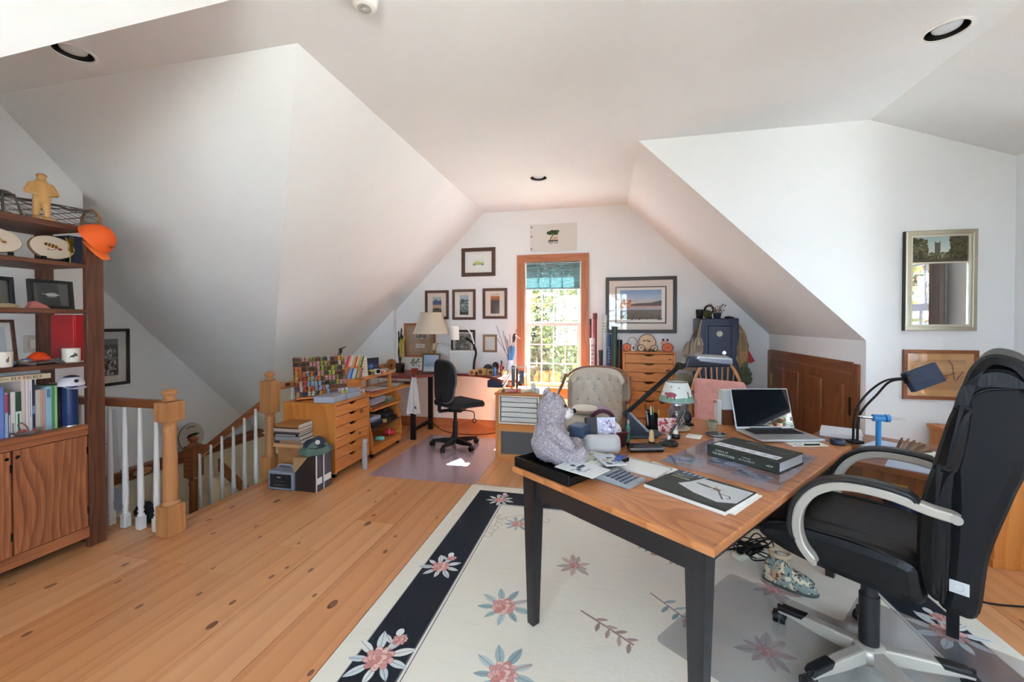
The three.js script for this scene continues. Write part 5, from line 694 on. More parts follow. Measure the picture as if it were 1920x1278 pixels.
// ---------- back corner desk ----------
{
  const o = thing('corner_desk', 'dark red topped corner desk along the back wall with curved front', 'desk');
  const s = new THREE.Shape(); s.moveTo(-2.79, 5.24); s.lineTo(-2.79, 4.66); s.lineTo(-2.3, 4.66); s.bezierCurveTo(-2.15, 4.9, -1.95, 5.03, -1.75, 5.03); s.bezierCurveTo(-1.5, 5.03, -1.3, 4.85, -1.16, 4.62); s.lineTo(-0.98, 4.62); s.lineTo(-0.98, 5.3); s.lineTo(-2.79, 5.3);
  const g = ext(s, 0.03, 0.004); g.rotateX(-PI / 2); g.translate(0, 0.765, 0);
  part(o, 'top', g, mat('#7c3a34', 0.45));
  for (const [x, z] of [[-2.29, -4.7], [-2.29, -5.22], [-1.06, -5.2]]) part(o, 'leg', rbb(x - 0.03, x + 0.03, 0.0, 0.75, z - 0.02, z + 0.02, 0.004), M.black);
  part(o, 'foot_rail', rbb(-2.31, -2.27, 0.1, 0.14, -5.2, -4.72, 0.004), M.black);
  part(o, 'drawer_tray', rbb(-1.36, -1.14, 0.665, 0.75, -5.0, -4.74, 0.01), M.navy, { label: 'dark tray under the desk edge' });
  const Y = 0.781;
  // cloth hung on the front left
  const tw = thing('white_towel', 'white dish towel hung from the front edge of the shelf beside the desk', 'towel', [-2.25, 0.3, -4.64], 0.25);
  { const g2 = new THREE.PlaneGeometry(0.16, 0.44, 20, 20), p = g2.attributes.position; for (let i = 0; i < p.count; i++) { const x = p.getX(i), y = p.getY(i), t = (0.22 - y) / 0.44; p.setXYZ(i, x * (0.35 + 0.75 * t), y + 0.25, 0.018 * Math.sin(x * 70 + 0.6) * (0.4 + t)); } g2.computeVertexNormals(); const g3 = g2.clone(); g3.translate(0, 0, -0.005); part(tw, 'cloth', [g2, g3], new THREE.MeshPhysicalMaterial({ color: new THREE.Color('#d4d0ca'), roughness: 0.95, side: THREE.DoubleSide })); part(tw, 'motif', box(0.02, 0.03, 0.002, 0.02, 0.11, 0.022, 0, 0, 0.4), mat('#4a4a50', 0.8)); part(tw, 'hook', tube([[0, 0.47, 0], [-0.01, 0.5, 0], [-0.03, 0.5, 0]], 0.004, 12, 6), M.black); }
  // table lamp
  const l = thing('table_lamp', 'table lamp with cream empire shade on the back desk', 'lamp', [-2.215, Y, -5.08]);
  part(l, 'base', lathe([[0, 0], [0.075, 0], [0.07, 0.02], [0.03, 0.04], [0.04, 0.09], [0.05, 0.15], [0.035, 0.22], [0.015, 0.26], [0.012, 0.46], [0, 0.46]], 0, 0, 0, 24), mat('#7d6a3c', 0.35, { metalness: 0.5 }));
  part(l, 'shade', (() => { const q = new THREE.CylinderGeometry(0.135, 0.235, 0.27, 40, 1, true); q.translate(0, 0.645, 0); const q2 = new THREE.CylinderGeometry(0.133, 0.233, 0.27, 40, 1, true); q2.translate(0, 0.645, 0); return [q, q2]; })(), new THREE.MeshPhysicalMaterial({ color: new THREE.Color('#e0d4bf'), roughness: 0.9, transmission: 0.2, side: THREE.DoubleSide }));
  part(l, 'shade_trim', [T(new THREE.TorusGeometry(0.136, 0.004, 6, 40), 0, 0.78, 0, PI / 2), T(new THREE.TorusGeometry(0.236, 0.004, 6, 40), 0, 0.51, 0, PI / 2)], mat('#d9ccb4', 0.8));
  // white clamp lamp
  const cl2 = thing('gooseneck_lamp', 'white cylinder desk lamp on a curved arm beside the table lamp', 'lamp', [-1.63, Y, -5.06]);
  part(cl2, 'base', cy(0.06, 0.065, 0.02, 0, 0.01, 0), M.black); part(cl2, 'lower_arm', tube([[0, 0.02, 0], [0.01, 0.16, 0], [0.03, 0.28, 0], [-0.02, 0.4, 0], [-0.1, 0.455, 0]], 0.014, 30, 8), M.black); part(cl2, 'upper_arm', tube([[0.01, 0.38, 0.015], [-0.04, 0.52, 0.01], [-0.12, 0.6, 0.01], [-0.19, 0.61, 0]], 0.009, 24, 8), M.whiteGloss);
  part(cl2, 'head', lathe([[0.05, 0.43], [0.056, 0.435], [0.056, 0.6], [0.045, 0.612], [0, 0.614]], -0.255, 0, 0, 28), M.whiteGloss); part(cl2, 'switch_knob', [cy(0.008, 0.008, 0.02, -0.29, 0.63, 0), sph(0.014, -0.29, 0.645, 0)], M.whiteGloss);
  // white swing-arm behind
  const sw = thing('swing_arm_lamp', 'cream swing-arm lamp bent between table lamp and white box', 'lamp', [-1.98, Y, -5.12]);
  part(sw, 'base', cy(0.04, 0.045, 0.02, 0, 0.01, 0), M.white); part(sw, 'arm', tube([[0, 0.02, 0], [0.04, 0.2, 0], [0.02, 0.3, 0], [-0.1, 0.38, 0], [-0.17, 0.385, 0]], 0.009, 24, 8), mat('#d6cdb9', 0.4)); part(sw, 'shade', T(lathe([[0.012, 0], [0.02, -0.01], [0.04, -0.09], [0.038, -0.09], [0.018, -0.012]], 0, 0, 0, 20), -0.19, 0.38, 0, 0, 0, -0.6), mat('#c9b99a', 0.4));
  // white box
  const wb = thing('white_storage_box', 'pale white box standing on the desk behind the task chair', 'box', [-1.8, Y, -4.98 - 0.14], 0.05); part(wb, 'body', rb(0.3, 0.27, 0.16, 0.008, 0, 0.135, 0), mat('#cdd5d6', 0.5)); part(wb, 'lid', rb(0.306, 0.02, 0.166, 0.006, 0, 0.279, 0), mat('#d8dedd', 0.5));
  const sf = thing('small_photo_frame', 'small framed seascape standing on the desk left of the task chair', 'picture frame', [-2.18, Y + 0.13, -5.0], 0.1); sf.rotation.order = 'YXZ'; sf.rotation.x = -0.12; frameParts(sf, 0.24, 0.25, 0.02, 0.015, mat('#5a4a30', 0.5), { draw: (x, w, h) => { grad(x, 0, 0, w, h, [[0, '#a8bcd4'], [0.5, '#8fa9c6'], [1, '#c8ccd2']]); poly(x, '#7c8ea6', [[0, 150], [120, 110], [256, 160], [256, 190], [0, 180]]); } });
  // feathers in a vase
  const v = thing('feather_vase', 'blue vase holding feathers and twigs beside the back window', 'vase', [-1.17, Y, -5.12]);
  part(v, 'vase', lathe([[0, 0], [0.035, 0], [0.05, 0.05], [0.045, 0.12], [0.03, 0.16], [0.036, 0.18], [0.033, 0.18], [0.027, 0.16]], 0, 0, 0, 20), mat('#a9b0b8', 0.3));
  const r = rng(9); for (let i = 0; i < 9; i++) { const a = r() * 2 * PI, t = 0.06 + 0.09 * r(), h = 0.42 + 0.22 * r(); part(v, 'twig', tube([[0, 0.15, 0], [Math.cos(a) * t * 0.5, 0.3, Math.sin(a) * t * 0.3], [Math.cos(a) * t * 1.3, h, Math.sin(a) * t * 0.6]], 0.0035, 14, 5), mat('#5d463a', 0.8)); }
  for (let i = 0; i < 7; i++) { const a = i / 7 * 2 * PI; const q = sph(0.032, 0, 0.09, 0, 0.8, 3.2, 0.18); part(v, 'feather', T(q, 0.02 * Math.cos(a), 0.17, 0.02 * Math.sin(a), 0.14 * Math.sin(a), a, -0.16 * Math.cos(a)), mat(i % 2 ? '#2f6690' : '#3f7ca8', 0.7)); }
  part(v, 'dark_plume', T(sph(0.022, 0, 0.06, 0, 0.9, 2.6, 0.3), 0.045, 0.4, 0, 0, 0, -0.1), mat('#2e2a30', 0.8)); part(v, 'pink_plume', T(sph(0.014, 0, 0, 0, 3, 0.8, 0.4), 0.1, 0.47, 0.01, 0, 0, -0.5), mat('#c99a94', 0.7));
  // tall dark and gold ribbon plant at left
  const dp = thing('dried_plant', 'dark dried plant with yellow ribbons at the left end of the desk', 'dried plant', [-2.62, Y, -5.0]);
  part(dp, 'pot', lathe([[0, 0], [0.05, 0], [0.06, 0.1], [0.055, 0.12], [0.05, 0.1], [0, 0.09]], 0, 0, 0, 20), mat('#241a16', 0.5));
  for (let i = 0; i < 7; i++) part(dp, 'dark_stem', tube([[0, 0.1, 0], [0.02 * Math.sin(i), 0.28, 0.02 * Math.cos(i)], [0.05 * Math.sin(i * 1.4), 0.46 + 0.02 * i, 0.04 * Math.cos(i)]], 0.008, 16, 6), mat('#2a211d', 0.8));
  for (let i = 0; i < 6; i++) part(dp, 'yellow_ribbon', tube([[0.02, 0.2 + i * 0.02, 0.04], [0.06 + 0.01 * Math.sin(i * 2), 0.34 + 0.02 * i, 0.06], [0.1 - 0.015 * i, 0.48 - 0.02 * i, 0.06], [0.08, 0.4 - 0.05 * i, 0.08]], 0.008, 20, 6), mat('#b5a03a', 0.5));
  // leafy plant + red pot
  const lp = thing('potted_plant', 'small leafy plant in a red pot at the left of the task chair', 'potted plant', [-2.38, Y, -4.93]);
  part(lp, 'pot', lathe([[0, 0], [0.035, 0], [0.045, 0.06], [0.048, 0.065], [0.04, 0.06], [0, 0.05]], 0, 0, 0, 18), mat('#a8442e', 0.5)); for (let i = 0; i < 22; i++) { const a = i * 2.4, t = 0.02 + 0.05 * r(), h = 0.08 + 0.11 * r(); part(lp, 'leaf', T(sph(0.018, 0, 0, 0, 1, 0.3, 0.7, 8), Math.cos(a) * t, h, Math.sin(a) * t, r(), a, r()), mat(i % 3 ? '#6a7656' : '#8d9078', 0.7)); }
  // clutter on the right half of the desk
  const put = (name, label, cat, gs, m, x, z, ry = 0) => one(name, label, cat, gs, m, [x, Y, z], ry);
  const blk = (l, x, z, ry, s) => { const q = thing('wooden_block', l, 'wooden block', [x, Y, z], ry); part(q, 'block', rb(s, s * 0.85, s, 0.004, 0, s * 0.425, 0), mat('#c8a064', 0.6)); part(q, 'hole', cy(s * 0.3, s * 0.3, 0.004, 0, s * 0.43, s / 2, PI / 2, 0, 0, 20), mat('#5d3f2c', 0.8)); };
  blk('wooden block with a round hole next to the chair back', -1.62, -4.98 + 0.02, 0.2, 0.075); blk('larger wooden block with dark hole in the desk clutter', -1.5, -5.0, -0.2, 0.09); blk('pale wooden block at right of the larger one', -1.4, -5.02, 0.3, 0.08);
  put('dark_reel', 'dark fishing reel behind the wooden blocks', 'reel', [T(new THREE.TorusGeometry(0.04, 0.018, 10, 24), 0, 0.06, 0), cy(0.03, 0.03, 0.03, 0, 0.06, 0, PI / 2), rb(0.03, 0.02, 0.1, 0.004, 0, 0.01, 0)], mat('#2a2426', 0.4), -1.47, -5.15, 0.4);
  put('dark_reel', 'second dark reel at the foot of the small tan frame', 'reel', [T(new THREE.TorusGeometry(0.034, 0.016, 10, 24), 0, 0.1, 0), cy(0.026, 0.026, 0.03, 0, 0.1, 0, PI / 2), rb(0.03, 0.05, 0.08, 0.004, 0, 0.025, 0)], mat('#3a2e2c', 0.4), -1.37, -5.17, -0.4);
  const bt = (l, c, x, z, h) => { const q = thing('small_bottle', l, 'bottle', [x, Y, z]); part(q, 'body', lathe([[0, 0], [0.018, 0], [0.02, 0.004], [0.02, h * 0.6], [0.008, h * 0.75], [0, h * 0.75]], 0, 0, 0, 14), mat(c, 0.25)); part(q, 'cap', cy(0.009, 0.009, h * 0.25, 0, h * 0.87, 0, 0, 0, 0, 10), M.black); };
  bt('blue bottle in the middle of the desk clutter', '#3a6a9c', -1.33, -4.96, 0.14); bt('red bottle behind the desk clutter', '#b5423a', -1.28, -5.12, 0.17); bt('pale bottle beside the feather vase', '#c8c0b4', -1.07, -5.02, 0.11); bt('amber bottle in the desk clutter', '#c89a5a', -1.24, -5.05, 0.1);
  put('yarn_ball', 'tan and gold yarn ball in front of the feather vase', 'yarn', [sph(0.035, 0, 0.035, 0), ...[0, 1, 2].map((k) => T(new THREE.TorusGeometry(0.035, 0.004, 6, 20), 0, 0.035, 0, k, k * 2, 0))], mat('#c0a060', 0.9), -1.21, -4.97);
  const tools = [['scissors', '#9aa2aa'], ['bobbin', '#5a6a9a'], ['clamp', '#c8c8d0']];
  put('hair_scissors', 'silver scissors lying near the desk edge', 'scissors', [T(new THREE.TorusGeometry(0.014, 0.003, 6, 16), -0.04, 0.004, 0.015, PI / 2), T(new THREE.TorusGeometry(0.014, 0.003, 6, 16), -0.04, 0.004, -0.015, PI / 2), box(0.08, 0.004, 0.006, 0.012, 0.004, 0.004, 0, 0.15), box(0.08, 0.004, 0.006, 0.012, 0.006, -0.004, 0, -0.15)], M.steel, -1.28, -4.85, 0.5);
  put('white_tray', 'shallow white tray of tools at the desk end', 'tray', [rbb(-0.09, 0.09, 0, 0.006, -0.07, 0.07, 0.002), bb(-0.09, -0.086, 0, 0.02, -0.07, 0.07), bb(0.086, 0.09, 0, 0.02, -0.07, 0.07), bb(-0.09, 0.09, 0, 0.02, -0.07, -0.066), bb(-0.09, 0.09, 0, 0.02, 0.066, 0.07)], mat('#d9dce6', 0.4), -1.1, -4.82, 0.15);
  put('blue_clip', 'blue and white clip in the tool tray', 'clip', [rb(0.07, 0.014, 0.03, 0.004, 0, 0.014, 0), cy(0.012, 0.012, 0.03, 0.02, 0.024, 0, PI / 2)], mat('#4a5f9a', 0.4), -1.12, -4.83, 0.6);
  put('silver_clip', 'silver clamp in the tool tray', 'clip', [rb(0.06, 0.012, 0.02, 0.003, 0, 0.014, 0), sph(0.01, 0.03, 0.014, 0)], M.steel, -1.07, -4.79, -0.4);
}
// ---------- back wall pictures ----------
{
  const bw = (label, x, y, w, h, b, fm, opt, d = 0.02) => { const o = thing('framed_picture', label, 'picture frame', [x, y, ZB + 0.001], 0); frameParts(o, w, h, b, d, fm, opt); return o; };
  const dk = tmat(woodTex(256, 128, [92, 66, 48], [66, 44, 30], { ring: 6, seed: 91 }), 0.4, 'x', 0.5);
  bw('dark framed watercolor of a green car, topmost picture on the back wall', -1.655, 2.241, 0.47, 0.38, 0.05, dk, { matC: '#e6e4de', matW: 0.03, draw: (x, w, h) => { rect(x, '#e9e9e6', 0, 0, w, h); ell(x, '#a9bf5c', 130, 150, 60, 22); ell(x, '#c6cf7a', 128, 138, 36, 16); ell(x, '#5d7a86', 80, 170, 16, 10); ell(x, '#5d7a86', 176, 170, 16, 10); dots(x, ['#9fb84a', '#d0c05a', '#7a94a0', '#b8cc88'], 70, 2, 5, 60, 110, 140, 60, 3); squig(x, '#9aa2a0', 70, 90, 110, 8, 2); } });
  const pr = (kind) => (x, w, h) => {
    if (kind === 0) { rect(x, '#e3d2c4', 0, 0, w, h); rect(x, '#c9b6a0', 70, 50, 120, 220); grad(x, 70, 50, 120, 80, [[0, '#b9b9b0'], [1, '#9fb0c4']]); poly(x, '#3f4f74', [[70, 110], [110, 80], [150, 100], [190, 90], [190, 150], [70, 150]]); rect(x, '#c2a080', 70, 150, 120, 50); poly(x, '#3c3a30', [[70, 200], [130, 190], [190, 205], [190, 270], [70, 270]]); squig(x, '#8f8a76', 76, 215, 108, 24, 4); }
    if (kind === 1) { rect(x, '#e6ddd2', 0, 0, w, h); rect(x, '#9fb4c4', 70, 40, 120, 230); poly(x, '#4c5c5e', [[70, 110], [100, 80], [150, 100], [190, 84], [190, 150], [70, 140]]); rect(x, '#7f98aa', 70, 150, 120, 60); dots(x, ['#56684e', '#c0ccd0', '#8aa0a4', '#3e5048'], 120, 3, 9, 74, 110, 110, 110, 6); rect(x, '#33463e', 70, 215, 120, 55); squig(x, '#b9c6c0', 80, 220, 100, 22, 7); }
    if (kind === 2) { rect(x, '#e8d9cb', 0, 0, w, h); squig(x, '#6b3c30', 70, 34, 120, 18, 9); grad(x, 70, 60, 120, 60, [[0, '#c0764a'], [1, '#a05a3a']]); rect(x, '#3e3a36', 70, 110, 120, 160); for (let i = 0; i < 9; i++) strokes(x, i % 2 ? '#2a2a26' : '#6e665c', 6, [[[76 + i * 13, 270], [80 + i * 13, 120 + (i * 37) % 50]]]); }
  };
  bw('leftmost of three framed poster prints on the back wall, above the lamp', -2.247, 1.676, 0.345, 0.395, 0.036, dk, { draw: pr(0), pw: 256, ph: 300 });
  bw('middle of three framed poster prints, showing a blue lake', -1.858, 1.676, 0.33, 0.41, 0.034, dk, { draw: pr(1), pw: 256, ph: 300 });
  bw('right of three framed poster prints, with rust sky and dark trees', -1.426, 1.686, 0.335, 0.405, 0.036, dk, { draw: pr(2), pw: 256, ph: 300 });
  bw('wide brown frame with tan mat and two small prints behind the table lamp', -2.5, 1.19, 0.47, 0.47, 0.03, M.casing, { matC: '#b08c6c', matW: 0.05, draw: (x, w, h) => { rect(x, '#b5967a', 0, 0, w, h); rect(x, '#d8d4cc', 70, 20, 160, 90); dots(x, ['#55504a', '#8d8880', '#3a3834'], 90, 3, 8, 80, 60, 140, 44, 2); rect(x, '#dcd6cc', 80, 170, 110, 44); squig(x, '#4a4a4a', 95, 182, 60, 18, 3); } });
  bw('dark frame with black-and-white photo behind the white desk lamp', -1.87, 1.17, 0.34, 0.33, 0.028, mat('#2a1e1c', 0.45), { matC: '#cfc9c2', matW: 0.03, draw: (x, w, h) => { rect(x, '#77756e', 0, 0, w, h); dots(x, ['#3c3c38', '#a09e96', '#c6c4bc', '#55554e'], 200, 4, 14, 0, 0, w, h, 8); } });
  bw('small tan framed card beside the feather vase', -1.494, 1.157, 0.195, 0.235, 0.028, mat('#8a6d4c', 0.5), { matC: '#dcc9ac', matW: 0.018, draw: (x, w, h) => { rect(x, '#c9ccca', 0, 0, w, h); squig(x, '#a9aca8', 60, 100, 120, 14, 3); } });
  // big landscape
  const L = bw('large dark framed sunset landscape with double mat on the back wall', 0.424, 1.649, 0.835, 0.69, 0.042, mat('#33261c', 0.4), { matC: '#dfd2c6', matW: 0.075, inner: [0.014, mat('#4a3c30', 0.5)], draw: (x, w, h) => { rect(x, '#e6e0d6', 0, 0, w, h); const X0 = 36, Y0 = 30, W = w - 72, H = h - 66; grad(x, X0, Y0, W, H * 0.5, [[0, '#6f8fbe'], [0.5, '#a9b8cc'], [1, '#d8c4b0']]); poly(x, '#3c3a48', [[X0, Y0 + H * 0.56], [X0 + W * 0.4, Y0 + H * 0.46], [X0 + W * 0.75, Y0 + H * 0.44], [X0 + W, Y0 + H * 0.36], [X0 + W, Y0 + H * 0.56], [X0, Y0 + H * 0.62]]); grad(x, X0, Y0 + H * 0.54, W, H * 0.16, [[0, '#c07a50'], [0.5, '#a9a4b4'], [1, '#8f9cb4']]); rect(x, '#4f453a', X0, Y0 + H * 0.68, W, H * 0.32); dots(x, ['#5d5040', '#6b5c48', '#3f382e'], 120, 3, 10, X0, Y0 + H * 0.7, W, H * 0.3, 3); dots(x, ['#c8742c', '#a85a28', '#d88c40'], 60, 4, 12, X0 + 6, Y0 + H * 0.36, W * 0.24, H * 0.26, 5); strokes(x, '#3a2a20', 5, [[[X0 + W * 0.14, Y0 + H * 0.9], [X0 + W * 0.14, Y0 + H * 0.5]]]); }, pw: 384, ph: 310 }, 0.03);
  // golf flag above the window
  const f = thing('pin_flag', 'white flag with green tree emblem pinned above the back window', 'flag', [-0.65, 2.525, ZB + 0.004]);
  part(f, 'cloth', (() => { const g = new THREE.BoxGeometry(0.6, 0.35, 0.002, 20, 8, 1), p = g.attributes.position; for (let i = 0; i < p.count; i++) p.setZ(i, p.getZ(i) + 0.0025 * Math.sin(p.getX(i) * 14) + 0.003); g.computeVertexNormals(); return g; })(), mat('#d9d4cc', 0.85));
  part(f, 'emblem', T(new THREE.PlaneGeometry(0.2, 0.2), 0.0, 0.0, 0.0088), new THREE.MeshPhysicalMaterial({ roughness: 0.85, map: canvasTex(128, 128, (x, w, h) => { rect(x, '#d9d4cc', 0, 0, w, h); dots(x, ['#2c4a22', '#3a5c2a', '#223a1c'], 60, 5, 11, 16, 12, 90, 26, 5); strokes(x, '#23301e', 7, [[[60, 46], [40, 74], [38, 92]]]); poly(x, '#cbae94', [[46, 74], [70, 56], [104, 62], [100, 84], [50, 86]]); rect(x, '#34402e', 22, 86, 80, 12); squig(x, '#3a4634', 22, 98, 78, 22, 12); }) }));
  for (const y of [0.14, 0.02, -0.14]) part(f, 'grommet', T(new THREE.TorusGeometry(0.009, 0.004, 6, 16), -0.285, y, 0.006), mat('#7a766e', 0.4));
}
// ---------- parts cabinet with drawers ----------
{
  const o = thing('parts_cabinet', 'orange wooden cubby with white drawers and a dark wire panel by the window', 'cabinet', [-0.87, 0, -4.46]);
  const w = 0.5, d = 0.5, m = M.pineSide;
  part(o, 'side_panel', rbb(-w / 2, -w / 2 + 0.03, 0.0, 0.68, -d / 2, d / 2, 0.003), m); part(o, 'side_panel', rbb(w / 2 - 0.03, w / 2, 0, 0.68, -d / 2, d / 2, 0.003), m);
  part(o, 'top', rbb(-w / 2 - 0.01, w / 2 + 0.01, 0.68, 0.7, -d / 2 - 0.01, d / 2 + 0.01, 0.004), m, { grain: 'x' }); part(o, 'middle_shelf', bb(-w / 2 + 0.03, w / 2 - 0.03, 0.325, 0.375, -d / 2, d / 2), m, { grain: 'x' }); part(o, 'bottom', bb(-w / 2 + 0.03, w / 2 - 0.03, 0, 0.03, -d / 2, d / 2), m, { grain: 'x' }); part(o, 'back', bb(-w / 2, w / 2, 0, 0.68, -d / 2 - 0.008, -d / 2), m);
  part(o, 'drawer_frame', [bb(-0.215, -0.2, 0.38, 0.675, 0.2, 0.252), bb(0.2, 0.215, 0.38, 0.675, 0.2, 0.252), bb(-0.2, 0.2, 0.66, 0.675, 0.2, 0.252), bb(-0.2, 0.2, 0.38, 0.395, 0.2, 0.252)], mat('#e0d6c6', 0.5));
  for (let i = 0; i < 5; i++) { const dr = part(o, 'drawer', rbb(-0.19, 0.19, 0.4 + i * 0.052, 0.444 + i * 0.052, -0.1, 0.24, 0.004), mat('#d8dad6', 0.4)); part(dr, 'pull_lip', rbb(-0.05, 0.05, 0.42 + i * 0.052, 0.427 + i * 0.052, 0.24, 0.25, 0.003), mat('#d8dad6', 0.4)); }
  part(o, 'door_panel', bb(-0.195, 0.195, 0.06, 0.3, 0.215, 0.23), mat('#55585a', 0.6)); part(o, 'panel_frame', [bb(-0.22, -0.19, 0.03, 0.325, 0.22, 0.25), bb(0.19, 0.22, 0.03, 0.325, 0.22, 0.25), bb(-0.19, 0.19, 0.3, 0.325, 0.22, 0.25), bb(-0.19, 0.19, 0.03, 0.06, 0.22, 0.25)], mat('#c08a54', 0.5));
  const Y = 0.701, put = (n, l, c, g, m2, x, z, ry = 0) => one(n, l, c, g, m2, [x, Y, z], ry);
  const vz = thing('tool_stand', 'dark tool stand with rods on top of the orange cubby', 'tool stand', [-0.92, Y, -4.36]); part(vz, 'base', cy(0.05, 0.06, 0.02, 0, 0.01, 0), mat('#26262c', 0.4)); part(vz, 'post', rod([0, 0.02, 0], [0, 0.24, 0], 0.012), mat('#2c2e36', 0.4)); part(vz, 'side_plate', [rb(0.04, 0.22, 0.012, 0.003, -0.04, 0.16, 0), rb(0.05, 0.14, 0.012, 0.003, 0.05, 0.15, -0.01)], mat('#5a636a', 0.4)); part(vz, 'cross_rod', [rod([-0.09, 0.235, 0], [0.1, 0.27, 0], 0.008), rod([0.1, 0.27, 0], [0.105, 0.03, 0], 0.006)], mat('#d0ccd0', 0.3));
  const or = thing('angled_white_rack', 'white angled rack standing between cubby and back desk', 'rack', [-1.05, Y, -4.5], 0.2); part(or, 'side', [rod([-0.06, 0, 0.1], [0.08, 0.26, -0.12], 0.012), rod([-0.06, 0.06, 0.1], [0.06, 0.27, -0.12], 0.008)], M.whiteGloss); part(or, 'strut', [rod([0.08, 0.0, -0.12], [0.08, 0.27, -0.12], 0.01)], M.whiteGloss);
  [['rolled green material on the orange cubby', '#8f9a6a', -1.0, -4.28], ['rolled pink material on the orange cubby', '#c88a84', -0.96, -4.24], ['rolled cream material on the orange cubby', '#ddd6c2', -0.8, -4.27]].forEach(([l, c, x, z], i) => { const q = thing('material_roll', l, 'roll', [x, Y, z], 0.3 * i + 0.2); part(q, 'roll', cy(0.02, 0.02, 0.13, 0, 0.02, 0, 0, 0, PI / 2), mat(c, 0.7)); part(q, 'core', cy(0.007, 0.007, 0.134, 0, 0.02, 0, 0, 0, PI / 2), M.paper); });
  [['white spray can', '#e4e4e8', -0.74, -4.34, 0.09], ['short pale jar', '#c8d0d6', -0.69, -4.28, 0.05], ['red capped jar', '#b85048', -0.88, -4.26, 0.045]].forEach(([l, c, x, z, h]) => { const q = thing('jar', l + ' on the orange cubby', 'jar', [x, Y, z]); part(q, 'body', lathe([[0, 0], [0.024, 0], [0.026, 0.004], [0.026, h * 0.8], [0.018, h * 0.88], [0, h * 0.88]], 0, 0, 0, 16), mat(c, 0.3)); part(q, 'cap', cy(0.018, 0.019, h * 0.2, 0, h * 0.95, 0), M.white); });
  const wt = thing('floor_tube', 'pinkish white paper tube standing against the back wall under the desk', 'tube', [-1.33, 0, -5.24]); part(wt, 'tube', cy(0.03, 0.03, 0.36, 0, 0.18, 0), mat('#dcc8ba', 0.7)); part(wt, 'end_cap', cy(0.031, 0.031, 0.012, 0, 0.366, 0), M.black);
  one('extension_cable', 'black power cord running along the baseboard behind the task chair', 'cord', tube([[-2.3, 0.12, -5.2], [-2.05, 0.02, -5.1], [-1.7, 0.006, -5.05], [-1.45, 0.01, -5.12], [-1.3, 0.03, -5.2]], 0.005, 40, 6), M.black);
}
// ---------- rod tubes by the window ----------
{
  const tb = (label, x, z, r, h, col, capC, opt = {}) => { const o = thing('rod_tube', label, 'rod tube', [x, 0, z], 0, 'rod tubes beside the window'); part(o, 'tube', lathe([[0, 0], [r, 0], [r, h - 0.07], [0, h - 0.07]], 0, 0, 0, 18), mat(col, 0.4)); part(o, 'cap', lathe([[r * 1.08, h - 0.075], [r * 1.1, h - 0.07], [r * 1.1, h - 0.004], [r * 0.9, h], [0, h]], 0, 0, 0, 18), mat(capC, 0.35)); if (opt.print) { const g = new THREE.CylinderGeometry(r * 1.01, r * 1.01, opt.ph, 18, 1, true, -0.9, 1.8); part(o, 'print', T(g, 0, opt.py, 0), new THREE.MeshPhysicalMaterial({ roughness: 0.5, map: canvasTex(64, 256, opt.print) })); } };
  const vert = (bg, fg, n) => (x, w, h) => { rect(x, bg, 0, 0, w, h); for (let i = 0; i < n; i++) squig(x, fg, 10, 10 + i * (h / n), 44, h / n * 0.7, i + n); };
  tb('white rod tube with dark vertical lettering next to the window casing', -0.152, -5.16, 0.027, 1.245, '#dcd6d4', '#e4e0de', { print: vert('#dcd6d4', '#4a4650', 8), ph: 0.42, py: 0.98 });
  tb('tall maroon rod tube next to the window casing', -0.125, -5.26, 0.027, 1.55, '#8d3a48', '#6a2a34');
  tb('thin dark red rod case behind the white lettered tube', -0.18, -5.305, 0.012, 1.48, '#6a2830', '#2a2024');
  tb('short dark rod tube between the maroon and white tubes', -0.052, -5.17, 0.026, 1.1, '#23252c', '#2e3038');
  tb('tall white rod tube with patterned green top', -0.005, -5.25, 0.028, 1.53, '#d6dadc', '#c9d2cc', { print: vert('#ccd4ce', '#3f5a4c', 4), ph: 0.14, py: 1.37 });
  tb('navy blue rod tube left of the green one', 0.048, -5.18, 0.027, 1.295, '#1f3a63', '#27406a', { print: vert('#1f3a63', '#9fb4d0', 6), ph: 0.2, py: 1.05 });
  tb('dark green rod tube with the wide cap', 0.112, -5.2, 0.031, 1.385, '#2f5348', '#25443a');
  tb('black rod tube beside the tall drawer cabinet', 0.172, -5.2, 0.028, 1.225, '#191e22', '#14181b');
}
